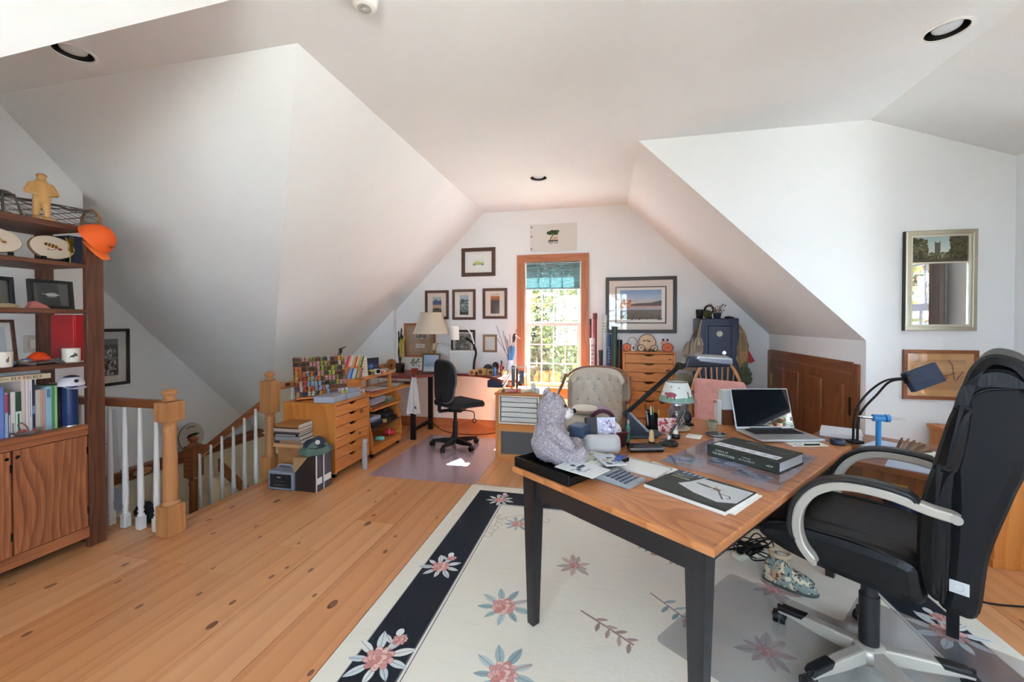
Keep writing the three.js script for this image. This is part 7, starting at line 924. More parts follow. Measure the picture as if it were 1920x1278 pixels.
// things on the desk
{
  const on = (n, l, c, a, b, ry = 0, y) => thing(n, l, c, dl(a, b, y), DA + ry), one2 = (n, l, c, g, m, a, b, ry = 0, y) => one(n, l, c, g, m, dl(a, b, y), DA + ry);
  // letter tray and bear
  const tr = on('desk_tray', 'black letter tray under the grey teddy bear', 'tray', -0.62, -0.3, 0.02);
  part(tr, 'floor', rbb(-0.2, 0.24, 0, 0.008, -0.17, 0.17, 0.003), M.black); part(tr, 'rim', [rbb(-0.2, -0.19, 0.008, 0.045, -0.17, 0.17, 0.003), rbb(-0.19, 0.24, 0.008, 0.045, -0.17, -0.16, 0.003), rbb(-0.19, 0.24, 0.008, 0.03, 0.16, 0.17, 0.003)], M.black);
  const paperM = (draw, w = 128, h = 160) => new THREE.MeshPhysicalMaterial({ roughness: 0.7, map: canvasTex(w, h, draw) });
  const sheet = (l, a, b, ry, y, w, d, draw, n = 'paper_sheet', cat = 'paper', t = 0.003) => { const o = on(n, l, cat, a, b, ry, y); part(o, 'sheet', box(w, t, d, 0, t / 2, 0), M.paper); if (draw) part(o, 'print', T(new THREE.PlaneGeometry(w * 0.98, d * 0.98), 0, t + 0.0004, 0, -PI / 2), paperM(draw)); return o; };
  const news = (bg, cols, sd) => (x, w, h) => { rect(x, bg, 0, 0, w, h); const r = rng(sd); for (let i = 0; i < 9; i++) rect(x, cols[i % cols.length], r() * w * 0.7, r() * h * 0.85, 14 + r() * 40, 5 + r() * 16); for (let i = 0; i < 12; i++) squig(x, '#7a7f84', 6, 6 + i * 13, w - 14, 4, i + sd); };
  sheet('green and white ledger sheet before the teddy bear', -0.52, -0.28, 0.15, 0.775, 0.2, 0.24, news('#dfe4da', ['#a9b88f', '#c3cbb6', '#4a5a44'], 3)); sheet('blue printed envelope on the desk tray papers', -0.66, -0.19, -0.3, 0.78, 0.11, 0.16, news('#d6dde6', ['#2c4a8a', '#8aa4cc', '#c07a8a'], 5), 'envelope', 'envelope'); sheet('white letter overhanging the front of the tray', -0.68, -0.17, 0.1, 0.7815 + 0.004, 0.14, 0.2, news('#e4e6e8', ['#b9bec6', '#2f3c5a'], 8)); sheet('brochure with dark blue band at the tray corner', -0.5, -0.16, -0.5, 0.788, 0.1, 0.16, news('#cfd6e2', ['#1f2f56', '#31487c', '#c9a03a'], 9), 'brochure', 'brochure');
  one2('blue_ribbon', 'shiny blue ribbon bow among the tray papers', 'ribbon', [T(ext([[-0.05, -0.012], [0.04, -0.03], [0.02, 0], [0.04, 0.02], [-0.05, 0.014]], 0.004), 0, 0.008, 0, -PI / 2), sph(0.012, -0.01, 0.01, 0)], mat('#1f4a96', 0.3), -0.46, -0.13, 0.4, 0.795);
  // teddy bear: marching cubes body with fur noise, faces local +x
  {
    const bo = on('teddy_bear', 'plush grey-lilac teddy bear sitting on the black tray', 'teddy bear', -0.665, -0.385, -0.69, 0.762);
    const res = 88, S = 0.2, cap = [[[0, 0.09, 0], [0, 0.15, 0], 0.092, 0.075], [[0.005, 0.245, 0], [0.01, 0.265, 0], 0.068, 0.066], [[0.055, 0.235, 0], [0.085, 0.232, 0], 0.034, 0.03], [[-0.01, 0.318, 0.048], [-0.008, 0.328, 0.052], 0.022, 0.018], [[-0.01, 0.318, -0.048], [-0.008, 0.328, -0.052], 0.022, 0.018], [[0.0, 0.17, 0.07], [0.075, 0.1, 0.085], 0.032, 0.03], [[0.0, 0.17, -0.07], [0.075, 0.1, -0.085], 0.032, 0.03], [[0.04, 0.04, 0.06], [0.13, 0.038, 0.075], 0.045, 0.038], [[0.04, 0.04, -0.06], [0.13, 0.038, -0.075], 0.045, 0.038], [[0.135, 0.045, 0.077], [0.14, 0.065, 0.077], 0.032, 0.028], [[0.135, 0.045, -0.077], [0.14, 0.065, -0.077], 0.032, 0.028]];
    const mc = new MarchingCubes(res, new THREE.MeshStandardMaterial(), false, false, 400000); mc.isolation = 0;
    for (let kk = 0; kk < res; kk++) for (let j = 0; j < res; j++) for (let i = 0; i < res; i++) {
      const X = (i / res * 2 - 1) * S, Y = (j / res * 2 - 1) * S + 0.17, Z = (kk / res * 2 - 1) * S; let d = 1;
      for (const [a, b, r1, r2] of cap) { const bx = b[0] - a[0], by = b[1] - a[1], bz = b[2] - a[2], t = Math.max(0, Math.min(1, ((X - a[0]) * bx + (Y - a[1]) * by + (Z - a[2]) * bz) / (bx * bx + by * by + bz * bz))), q = Math.hypot(X - a[0] - bx * t, Y - a[1] - by * t, Z - a[2] - bz * t) - (r1 + (r2 - r1) * t), h = Math.max(0, 0.018 - Math.abs(q - d)) / 0.018; d = Math.min(q, d) - h * h * 0.018 * 0.25; }
      if (Math.abs(d) < 0.03) d += 0.004 * Math.sin(X * 190 + Y * 60) * Math.sin(Y * 210 + Z * 40) * Math.sin(Z * 170) + 0.0026 * (hash(i, j * 131 + kk, 3) - 0.5);
      mc.field[kk * res * res + j * res + i] = -d;
    }
    mc.update(); const n = mc.count, g = new THREE.BufferGeometry(); g.setAttribute('position', new THREE.Float32BufferAttribute(mc.positionArray.slice(0, n * 3), 3)); g.setAttribute('normal', new THREE.Float32BufferAttribute(mc.normalArray.slice(0, n * 3), 3)); g.scale(S, S, S); g.translate(0, 0.17, 0);
    const fur = tmat(noiseTex(256, 256, [186, 176, 180], [104, 94, 102], 40, 40, 3, 29, true, 1.6), 0.16, 'x', 0.95, { bumpMap: grit, bumpScale: 0.004 });
    part(bo, 'body', g, fur); part(bo, 'nose', sph(0.014, 0.116, 0.243, 0, 0.7, 0.8, 1.2), M.black); for (const z of [-0.03, 0.03]) part(bo, 'eye', sph(0.007, 0.068, 0.272, z), M.blackGloss);
    part(bo, 'muzzle', sph(0.036, 0.08, 0.232, 0, 0.95, 0.85, 1), mat('#d9d0cc', 0.95)); for (const z of [-0.077, 0.077]) part(bo, 'foot_pad', sph(0.024, 0.158, 0.052, z, 0.35, 1.1, 0.9), mat('#d6ccca', 0.95));
  }
  // box, pillow, papers heap behind the bear
  one2('dark_blue_case', 'dark blue glasses case behind the teddy bear', 'case', T(rb(0.11, 0.06, 0.09, 0.01, 0, 0.03, 0), 0, 0, 0), mat('#3c4c68', 0.5), -0.40, -0.43, 0.3, 0.83); one2('cardboard_carton', 'small grey carton supporting the blue case', 'carton', rb(0.14, 0.078, 0.1, 0.004, 0, 0.039, 0), mat('#8d8f94', 0.8), -0.40, -0.425, 0.3);
  one2('padded_mailer', 'pale grey padded pillow leaning beside the teddy bear', 'mailer', (() => { const g = new RoundedBoxGeometry(0.19, 0.1, 0.06, 4, 0.03), p = g.attributes.position; for (let i = 0; i < p.count; i++) p.setZ(i, p.getZ(i) * (1.2 - 30 * p.getX(i) ** 2)); g.computeVertexNormals(); return T(g, 0, 0.052, 0, -0.3); })(), mat('#b4b1b2', 0.7), -0.36, -0.31, -0.66);
  const bx = on('product_box', 'glossy white and blue printed box leaning behind the grey pillow', 'box', -0.3, -0.36, -0.66); part(bx, 'box', T(rb(0.16, 0.17, 0.05, 0.003, 0, 0.085, 0), 0, 0, 0, -0.3), mat('#20262c', 0.4)); part(bx, 'print', T(T(new THREE.PlaneGeometry(0.1, 0.165), 0.028, 0.085, 0.0255), 0, 0, 0, -0.3), paperM((x, w, h) => { grad(x, 0, 0, w, h, [[0, '#cfd2e0'], [0.5, '#a9a8c4'], [0.8, '#6f86b8'], [1, '#e6e4ea']]); dots(x, ['#7a6a90', '#c3b8d2', '#e4e0ec'], 60, 2, 8, 10, 14, 108, 90, 4); }));
  const pv = on('lavender_visor', 'lavender curved sunglass visor on top of the printed box', 'visor', -0.2, -0.44, -0.66, 0.84); part(pv, 'shell', (() => { const g = new THREE.CylinderGeometry(0.075, 0.085, 0.05, 32, 1, true, -0.2, PI + 0.4); return T(g, 0, 0.03, 0, PI / 2, 0, 0); })(), new THREE.MeshPhysicalMaterial({ color: new THREE.Color('#a987ae'), roughness: 0.4, side: THREE.DoubleSide })); part(pv, 'lens', T(new THREE.RingGeometry(0.055, 0.078, 32, 1, 0.1, PI - 0.2), 0, 0.03, 0.02), new THREE.MeshPhysicalMaterial({ color: new THREE.Color('#4a1f38'), roughness: 0.2, side: THREE.DoubleSide })); part(pv, 'stem', rod([0, -0.09, 0], [0, 0.03, 0], 0.006), mat('#7d5f84', 0.4));
  const bw = on('ceramic_bowl', 'dark maroon square bowl holding a white patterned ball', 'bowl', -0.19, -0.36, -0.3); part(bw, 'bowl', (() => { const g = new THREE.CylinderGeometry(0.075, 0.055, 0.085, 4, 1, true); g.rotateY(PI / 4); const b = new THREE.CylinderGeometry(0.056, 0.056, 0.004, 4); b.rotateY(PI / 4); return [T(g, 0, 0.0425, 0), T(b, 0, 0.003, 0)]; })(), new THREE.MeshPhysicalMaterial({ color: new THREE.Color('#4a1f2a'), roughness: 0.3, side: THREE.DoubleSide })); part(bw, 'rim', [[1, 0], [-1, 0], [0, 1], [0, -1]].map(([a, b]) => rod([a * 0.053 - b * 0.053, 0.085, b * 0.053 + a * 0.053], [a * 0.053 + b * 0.053, 0.085, b * 0.053 - a * 0.053], 0.004)), mat('#5d3038', 0.4));
  const bl = on('patterned_ball', 'white egg-shaped ball with dark speckles in the maroon bowl', 'ball', -0.19, -0.36, 0, 0.79); part(bl, 'ball', sph(0.042, 0, 0.042, 0, 0.95, 1.15, 0.95, 20), mat('#e2ddda', 0.5)); part(bl, 'speckles', Array.from({ length: 14 }, (_, i) => { const a = i * 2.4, y = 0.9 - i * 0.1, q = Math.sqrt(Math.max(0, 1 - y * y)); return sph(0.004, 0.04 * q * Math.cos(a), 0.042 + 0.048 * y, 0.04 * q * Math.sin(a), 1, 1, 1, 6); }), mat('#4a4450', 0.6));
  // calculator
  const ca = on('calculator', 'grey desktop calculator at the front edge of the desk', 'calculator', -0.586, -0.055, 0.06); part(ca, 'case', T(ext([[-0.1, 0], [0.1, 0], [0.1, 0.012], [-0.1, 0.03]], 0.135, 0.003), 0, 0, 0, 0, -PI / 2), mat('#9aa0a6', 0.5)); const tiltY = (z) => 0.0305 - (0.1 - z) * 0 - (z + 0.1) * 0.09; part(ca, 'display', box(0.11, 0.003, 0.045, 0, 0.027, -0.06, 0.09), mat('#6f7672', 0.2)); for (let i = 0; i < 6; i++) for (let j = 0; j < 5; j++) part(ca, 'key', rb(0.014, 0.006, 0.012, 0.002, -0.05 + i * 0.02, 0.0222 - j * 0.0019, -0.012 + j * 0.021, 0.09), mat(i === 5 && j > 2 ? '#8a5a6a' : '#3f4a5e', 0.5));
  const np = on('notepad', 'white notepad with grey binding behind the calculator', 'notepad', -0.4, -0.05, 0.12); part(np, 'pad', rb(0.14, 0.014, 0.21, 0.002, 0, 0.007, 0), mat('#e2e2e0', 0.8)); part(np, 'binding', rb(0.022, 0.017, 0.215, 0.004, 0.075, 0.0085, 0), mat('#a7a49c', 0.6));
  sheet('white index card under the notepad corner', -0.32, 0.02, -0.1, 0.751, 0.09, 0.2, null);
  const bp = on('black_box', 'black hinged stationery box in the middle of the desk', 'box', -0.14, -0.2, -0.64); part(bp, 'box', rb(0.18, 0.035, 0.06, 0.006, 0, 0.0175, 0), M.blackGloss); part(bp, 'band', rb(0.181, 0.012, 0.061, 0.003, 0, 0.018, 0), mat('#8d9198', 0.25, { metalness: 0.8 })); part(bp, 'hinge', cy(0.012, 0.012, 0.06, -0.085, 0.03, 0, PI / 2), M.black);
  const gn = on('brass_gnome', 'small gold owl figure on the black stationery box', 'figurine', -0.08, -0.2, 0, 0.786); part(gn, 'body', lathe([[0, 0], [0.014, 0], [0.016, 0.02], [0.012, 0.04], [0.013, 0.05], [0.008, 0.065], [0, 0.067]], 0, 0, 0, 14), mat('#c8a878', 0.4)); part(gn, 'base', cy(0.016, 0.018, 0.006, 0, 0.003, 0), M.black);
  const gb = on('teal_vial', 'slim teal glass vial standing behind the stationery box', 'vial', -0.12, -0.32, 0); part(gb, 'glass', lathe([[0, 0], [0.01, 0], [0.01, 0.1], [0.006, 0.11], [0.006, 0.12], [0, 0.12]], 0, 0, 0, 12), new THREE.MeshPhysicalMaterial({ color: new THREE.Color('#5fae9c'), roughness: 0.1, transmission: 0.6, thickness: 0.005, ior: 1.45 })); part(gb, 'cap', cy(0.007, 0.007, 0.02, 0, 0.13, 0), M.silver);
  // swing lamp
  {
    const l = thing('swing_arm_desk_lamp', 'black swing-arm desk lamp with silver head reaching over the desk', 'lamp', [0.17, 0.751, -2.6], 12.6 * D - 0.0);
    part(l, 'foot', [rb(0.17, 0.016, 0.11, 0.006, 0.03, 0.008, 0.02), (() => { const g = new THREE.SphereGeometry(0.055, 24, 10, 0, 2 * PI, 0, PI / 2); g.scale(1.1, 0.5, 0.9); return T(g, 0.1, 0.014, 0.02); })()], mat('#39414d', 0.5));
    part(l, 'wedge', T(ext([[-0.06, 0.012], [0.09, 0.012], [-0.035, 0.145], [-0.05, 0.14]], 0.05, 0.006), 0, 0, 0.01), mat('#232b38', 0.5)); part(l, 'wedge_edge', rod([-0.035, 0.145, 0.037], [0.09, 0.02, 0.037], 0.007), mat('#8b98ac', 0.3));
    part(l, 'arm', [rod([-0.055, 0.12, 0], [0.275, 0.415, 0.0], 0.0085, 0.0085, 10), rod([-0.06, 0.14, 0.014], [0.268, 0.432, 0.014], 0.005, 0.005, 8)], M.black); part(l, 'joint', [cy(0.016, 0.016, 0.045, -0.05, 0.13, 0.005, PI / 2), cy(0.02, 0.02, 0.05, 0.275, 0.42, 0.0, PI / 2)], M.black);
    const hd = part(l, 'head', T(ext([[-0.13, -0.028], [-0.12, 0.03], [-0.1, 0.04], [0.13, 0.028], [0.135, 0.0], [0.12, -0.02]], 0.1, 0.012), 0.42, 0.445, 0.02, 0.1, -0.1, 0), mat('#1c2230', 0.35)); part(hd, 'top_cover', T(ext([[-0.07, 0.03], [-0.06, 0.043], [0.13, 0.034], [0.138, 0.004], [0.13, -0.006], [-0.05, 0.01]], 0.104, 0.008), 0.42, 0.445, 0.02, 0.1, -0.1, 0), mat('#aab2be', 0.25, { metalness: 0.6 }));
  }
  // animal lamp
  {
    const l = on('painted_shade_lamp', 'small jar lamp with painted animal scene on its shade', 'lamp', 0.42, -0.33, -0.5);
    part(l, 'plate', lathe([[0, 0], [0.075, 0.002], [0.085, 0.012], [0.08, 0.014], [0, 0.008]], 0, 0, 0, 28), mat('#c9b9a4', 0.4)); part(l, 'jar', lathe([[0.0, 0.008], [0.05, 0.01], [0.052, 0.03], [0.052, 0.12], [0.035, 0.14], [0.03, 0.16]], 0, 0, 0, 24), new THREE.MeshPhysicalMaterial({ color: 0xdfe4e8, roughness: 0.06, transmission: 0.9, thickness: 0, ior: 1.45 })); part(l, 'lid', cy(0.036, 0.038, 0.02, 0, 0.165, 0), M.silver);
    const r = rng(12); ['#8a3a3a', '#3a4a6a', '#c9a06a', '#55606a'].forEach((c, q) => part(l, 'filling', Array.from({ length: 8 }, () => { const a = r() * 6.3, t = 0.036 * Math.sqrt(r()); return sph(0.009, t * Math.cos(a), 0.022 + 0.09 * r(), t * Math.sin(a), 1, 1, 1, 7); }), mat(c, 0.5), { kind: 'stuff' }));
    const sh = (r1, r2) => { const g = new THREE.CylinderGeometry(r1, r2, 0.125, 40, 1, true); g.translate(0, 0.243, 0); return g; };
    part(l, 'shade', sh(0.064, 0.108), new THREE.MeshPhysicalMaterial({ roughness: 0.8, side: THREE.DoubleSide, map: canvasTex(512, 128, (x, w, h) => { rect(x, '#e2e2da', 0, 0, w, h); for (let q = 0; q < 3; q++) { const X = q * 170; poly(x, '#7fa08c', [[X, 128], [X, 96], [X + 60, 84], [X + 120, 100], [X + 170, 92], [X + 170, 128]]); ell(x, '#a5505a', X + 96, 78, 30, 15); ell(x, '#a5505a', X + 64, 74, 12, 9); strokes(x, '#8a444c', 7, [[[X + 78, 86], [X + 76, 102]], [[X + 114, 86], [X + 116, 102]]]); strokes(x, '#5a6a54', 8, [[[X + 22, 96], [X + 24, 60]]]); ell(x, '#55605a', X + 90, 28, 5, 4); ell(x, '#55605a', X + 140, 34, 4, 4); } rect(x, '#8aa4b0', 0, 118, w, 10); }) }));
    part(l, 'rim_wire', [T(new THREE.TorusGeometry(0.065, 0.003, 6, 36), 0, 0.305, 0, PI / 2), T(new THREE.TorusGeometry(0.108, 0.003, 6, 36), 0, 0.181, 0, PI / 2)], mat('#8a7a60', 0.5));
  }
  const pc = on('pen_cup', 'black wire pen cup under the lamp arm', 'pen cup', 0.25, -0.4, 0); part(pc, 'cup', lathe([[0, 0], [0.038, 0], [0.04, 0.11], [0.037, 0.11], [0.035, 0.006], [0, 0.005]], 0, 0, 0, 20), M.black);
  [['silver scissors handles', '#aab0b8', -0.02, 0.02], ['yellow pencil', '#d8b84a', 0.02, 0.01], ['green pen', '#7a9a4a', 0.005, -0.015], ['white marker', '#dcdcd8', -0.005, 0.012], ['black pen', '#22242a', -0.018, -0.012]].forEach(([l, c, x, z], i) => { const [X, Y, Z] = dl(0.25, -0.4); const o = thing('pen', l + ' standing in the black pen cup', 'pen', [X + x, Y + 0.008, Z + z]); o.rotation.set(z * 7, 0, -x * 7); part(o, 'barrel', cy(0.0042, 0.0042, 0.12 + i * 0.008, 0, 0.06 + i * 0.004, 0, 0, 0, 0, 8), mat(c, 0.4)); part(o, 'tip', T(new THREE.ConeGeometry(0.0042, 0.014, 8), 0, 0.127 + i * 0.008, 0), mat(c, 0.4)); });
  const ac = on('acrylic_photo_stand', 'clear acrylic stand with a red floral card beside the pen cup', 'photo stand', 0.26, -0.3, -0.66); part(ac, 'acrylic', [box(0.13, 0.1, 0.003, 0, 0.055, 0.002, -0.1), box(0.13, 0.004, 0.05, 0, 0.002, 0)], M.glass); part(ac, 'card', T(new THREE.PlaneGeometry(0.12, 0.085), 0, 0.056, 0.0, -0.1), paperM((x, w, h) => { rect(x, '#d8c0b8', 0, 0, w, h); dots(x, ['#b03a48', '#c86a70', '#8a2a3c', '#e6d4cc'], 60, 4, 14, 0, 0, w, h, 5); }, 128, 96));
  const ph = on('pen_holder', 'black round pen holder with an upright fountain pen', 'pen holder', 0.06, -0.18, 0); part(ph, 'base', lathe([[0, 0], [0.05, 0], [0.052, 0.008], [0.04, 0.022], [0.015, 0.032], [0, 0.032]], 0, 0, 0, 28), M.blackGloss); part(ph, 'socket', cy(0.009, 0.012, 0.03, 0.004, 0.042, 0, 0, 0, -0.3), M.silver);
  { const q = thing('fountain_pen', 'black fountain pen leaning in the round holder', 'pen', dl(0.06, -0.18, 0.795), 12.6 * D); q.rotation.z = -0.5; part(q, 'barrel', lathe([[0, 0], [0.006, 0.01], [0.008, 0.08], [0.0075, 0.16], [0.004, 0.17], [0, 0.17]], 0, 0, 0, 14), M.blackGloss); part(q, 'band', cy(0.0086, 0.0086, 0.006, 0, 0.085, 0, 0, 0, 0, 14), M.brass); }
  const ib = on('ink_bottle', 'small ink bottle with white cap beside the pen holder', 'ink bottle', 0.21, -0.22, 0); part(ib, 'bottle', lathe([[0, 0], [0.024, 0], [0.025, 0.02], [0.014, 0.028], [0, 0.028]], 0, 0, 0, 18), mat('#1c2026', 0.15)); part(ib, 'cap', cy(0.014, 0.015, 0.018, 0, 0.037, 0), M.white);
  sheet('white note slip lying before the ink bottle', 0.33, -0.17, 0.3, 0.751, 0.09, 0.08, null); sheet('crumpled tissue paper scrap near the animal lamp', 0.5, -0.34, 0.6, 0.751, 0.08, 0.08, null);
  const co = on('round_coaster', 'dark round glass coaster in front of the laptop', 'coaster', 0.46, -0.1, 0); part(co, 'disc', lathe([[0, 0], [0.055, 0], [0.06, 0.006], [0.055, 0.011], [0, 0.009]], 0, 0, 0, 32), mat('#39414c', 0.15)); part(co, 'rim', T(new THREE.TorusGeometry(0.058, 0.003, 6, 36), 0, 0.009, 0, PI / 2), M.steel);
  const jp = on('succulent_pot', 'tiny glass pot with a dried succulent by the laptop', 'potted plant', 0.585, -0.18, 0); part(jp, 'pot', lathe([[0, 0], [0.026, 0], [0.036, 0.05], [0.033, 0.05], [0.024, 0.004], [0, 0.004]], 0, 0, 0, 20), new THREE.MeshPhysicalMaterial({ color: 0xd8dcc8, roughness: 0.1, transmission: 0.7, thickness: 0, ior: 1.45 })); for (let i = 0; i < 9; i++) part(jp, 'leaf', T(sph(0.012, 0.018, 0.052, 0, 1.6, 0.4, 0.8, 8), 0, 0, 0, 0, i * 0.7, 0.25), mat(i % 2 ? '#6a6a44' : '#4a4238', 0.8));
  const ct = on('brown_white_carton', 'white carton with brown lower half behind the laptop lid', 'carton', 0.79, -0.2, -0.66); part(ct, 'upper', rb(0.075, 0.13, 0.06, 0.003, 0.02, 0.165, 0), mat('#cfd6d4', 0.6)); part(ct, 'lower', rb(0.085, 0.1, 0.07, 0.004, 0.02, 0.05, 0), mat('#5d3220', 0.5)); part(ct, 'clip', box(0.03, 0.014, 0.01, -0.05, 0.15, 0), mat('#a85c40', 0.5)); part(ct, 'slip', box(0.03, 0.16, 0.04, -0.035, 0.08, 0), mat('#dcd8d0', 0.7));
  const he = on('heron_figurine', 'slim dark heron figurine standing behind the animal lamp', 'figurine', 0.58, -0.33, -0.66); part(he, 'neck', tube([[-0.02, 0.06, 0], [-0.015, 0.12, 0], [-0.025, 0.17, 0], [0.0, 0.215, 0], [0.012, 0.222, 0]], 0.006, 24, 8), mat('#4a3034', 0.4)); part(he, 'head', [sph(0.01, 0.014, 0.222, 0, 1.3, 0.8, 0.8), T(new THREE.ConeGeometry(0.004, 0.03, 8), 0.036, 0.218, 0, 0, 0, -PI / 2 - 0.1)], mat('#4a3034', 0.4)); part(he, 'body', sph(0.03, -0.01, 0.05, 0, 0.9, 1.4, 0.7), mat('#2c2a34', 0.4)); part(he, 'base', cy(0.035, 0.038, 0.012, -0.008, 0.006, 0), M.black);
  const bt = on('amber_bottle', 'amber glass bottle between the animal lamp and the heron', 'bottle', 0.5, -0.4, 0); part(bt, 'glass', lathe([[0, 0], [0.03, 0], [0.031, 0.09], [0.012, 0.12], [0.012, 0.14], [0, 0.14]], 0, 0, 0, 20), mat('#a8541e', 0.2, { transmission: 0.3 })); part(bt, 'cap', cy(0.013, 0.013, 0.02, 0, 0.15, 0), M.black);
  // clear desk pad and photos
  const pd = on('clear_desk_pad', 'clear plastic desk pad with photographs slipped beneath it', 'desk pad', 0.1, 0.18, 0.03); part(pd, 'sheet', rb(0.66, 0.002, 0.5, 0.001, 0, 0.0032, 0), new THREE.MeshPhysicalMaterial({ color: 0xeef0fa, roughness: 0.08, transmission: 0.92, thickness: 0, ior: 1.48 }));
  [[-0.1, -0.02, 0.11, 0.16, ['#8d97ac', '#4c566a', '#c6ccd6'], 0.1], [-0.2, 0.12, 0.1, 0.14, ['#75808f', '#3c4450', '#b0b6c0'], -0.1], [-0.22, -0.18, 0.1, 0.16, ['#a9b2c4', '#6a7690', '#d8dce4'], 0.4], [0.1, -0.16, 0.22, 0.1, ['#9ea9c4', '#c3cbdc', '#6a7aa0'], 0.2], [0.24, 0.18, 0.12, 0.1, ['#5a6690', '#8a96b8', '#3a4666'], 0], [0.02, 0.19, 0.09, 0.1, ['#c8b49a', '#8a7a66', '#e0d4c4'], 0.2]].forEach(([a, b, w, d, c, ry], i) => part(pd, 'photo', T(new THREE.PlaneGeometry(w, d), a, 0.0012 + i * 0.0001, b, -PI / 2, 0, ry), paperM((x, W, H) => { rect(x, c[0], 0, 0, W, H); dots(x, c, 50, 4, 18, 0, 0, W, H, i + 3); }, 64, 64)));
  // thick book
  const bk = on('thick_hardcover_book', 'thick dark green hardcover book lying on the clear desk pad', 'book', 0.15, 0.225, -0.1, 0.756);
  { const w = 0.25, L = 0.34, t = 0.05, gm = mat('#272d28', 0.35); part(bk, 'cover', [rbb(-w / 2, w / 2, 0, 0.004, -L / 2, L / 2, 0.0015), rbb(-w / 2, w / 2, t - 0.004, t, -L / 2, L / 2, 0.0015), rbb(-w / 2 - 0.002, -w / 2 + 0.004, 0, t, -L / 2, L / 2, 0.0015)], gm); part(bk, 'pages', bb(-w / 2 + 0.004, w / 2 - 0.006, 0.004, t - 0.004, -L / 2 + 0.005, L / 2 - 0.005), tmat(noiseTex(64, 256, [230, 230, 232], [206, 206, 210], 2, 128, 1, 4), 0.05, 'x', 0.85));
    part(bk, 'cover_print', T(new THREE.PlaneGeometry(L * 0.99, w * 0.98), 0, t + 0.0005, 0, -PI / 2, 0, -PI / 2), paperM((x, W, H) => { rect(x, '#272d2c', 0, 0, W, H); rect(x, '#d6d9e0', 14, H * 0.64, W - 40, H * 0.24); for (let i = 0; i < 6; i++) { ell(x, '#4a4e58', 50 + i * 60, H * 0.77, 17, 4, -0.3); ell(x, '#5a5e68', 56 + i * 60, H * 0.74, 8, 3, 0.3); } x.fillStyle = '#c8ccc8'; x.font = 'bold 15px serif'; x.fillText('SALMON FLIES', 110, 60); squig(x, '#c8ccc8', 130, 26, 60, 12, 4); squig(x, '#b8bcb8', 200, 84, 60, 12, 6); squig(x, '#c0c4c0', 300, 100, 60, 10, 7); }, 400, 290));
    part(bk, 'spine_print', T(new THREE.PlaneGeometry(L * 0.99, t * 0.9), -w / 2 - 0.0025, t / 2, 0, 0, -PI / 2), paperM((x, W, H) => { rect(x, '#272d26', 0, 0, W, H); x.fillStyle = '#d2d4cc'; x.font = 'italic 17px serif'; x.fillText('Gallery of', 52, 24); x.font = 'bold 18px serif'; x.fillText('SALMON FLIES', 36, 46); squig(x, '#c8cac2', 222, 16, 46, 10, 3); squig(x, '#c8cac2', 200, 32, 92, 12, 5); squig(x, '#d8dad2', 356, 24, 34, 16, 8); }, 420, 60)); }
  // magazine with fly
  const mz = on('fly_magazine', 'fishing magazine with a large fly on its cover at the desk corner', 'magazine', -0.445, 0.24, -0.03);
  part(mz, 'pages', rb(0.27, 0.014, 0.33, 0.002, 0, 0.007, 0), mat('#dedad2', 0.7)); part(mz, 'under_sheet', box(0.25, 0.003, 0.33, 0.02, 0.0015, 0.015, 0, 0.03), M.paper);
  part(mz, 'cover', T(new THREE.PlaneGeometry(0.33, 0.27), 0, 0.0146, 0, -PI / 2, 0, -PI / 2), paperM((x, W, H) => { rect(x, '#3a3e3a', 0, 0, W, H); rect(x, '#55606a', 0, 0, 110, H * 0.25); for (let i = 0; i < 10; i++) { ell(x, i % 2 ? '#a9c4dc' : '#2f4a78', 30 + i * 14, 16, 6, 16, 0.3); } x.fillStyle = '#d6dca0'; x.font = 'bold 22px sans-serif'; x.fillText('FLY', 30, 80); x.fillText('PATTERN', 22, 108); poly(x, '#c6c9cc', [[150, 30], [390, 20], [392, 200], [330, 250], [210, 230], [100, 180], [128, 120]]); ell(x, '#54504c', 200, 108, 44, 9, 0.1); ell(x, '#6a5a50', 262, 112, 22, 13, 0.3); strokes(x, '#5a5250', 8, [[[270, 116], [330, 200]]]); strokes(x, '#8a7a6c', 3, [[[262, 110], [240, 70]], [[262, 110], [290, 76]], [[262, 112], [252, 150]], [[266, 112], [310, 110]]]); strokes(x, '#3a3a3c', 5, [[[300, 150], [340, 150], [352, 172], [342, 184]]]); rect(x, '#2c3230', 0, H - 28, W, 28); }, 400, 320));
  // laptop
  {
    const l = on('open_laptop', 'open silver laptop with dark glossy screen on the desk', 'laptop', 0.715, 0.155, -38 * D), sv = mat('#c2c6cb', 0.35, { metalness: 0.7 });
    part(l, 'base', rb(0.375, 0.016, 0.255, 0.007, 0, 0.011, 0), sv); part(l, 'keyboard_well', box(0.3, 0.001, 0.11, 0, 0.0192, -0.045), mat('#20242c', 0.6));
    const r = []; for (let j = 0; j < 5; j++) for (let i = 0; i < 13; i++) r.push(rb(0.0195, 0.003, 0.0175, 0.001, -0.138 + i * 0.023, 0.0212, -0.09 + j * 0.0225)); part(l, 'keys', r, mat('#15181e', 0.5), { kind: 'stuff' });
    part(l, 'trackpad', rb(0.11, 0.001, 0.07, 0.0004, 0, 0.0194, 0.075), mat('#b2b6bc', 0.3, { metalness: 0.5 }));
    const g = (q) => T(q, 0, 0.018, -0.124, -0.3), lid = part(l, 'lid', g(rb(0.375, 0.25, 0.008, 0.004, 0, 0.125, -0.004)), sv); part(lid, 'screen', g(box(0.36, 0.232, 0.002, 0, 0.128, 0.0008)), mat('#06080d', 0.03, { clearcoat: 1, clearcoatRoughness: 0.02 })); part(lid, 'hinge', g(cy(0.006, 0.006, 0.2, 0, 0.0, 0, 0, 0, PI / 2)), M.black);
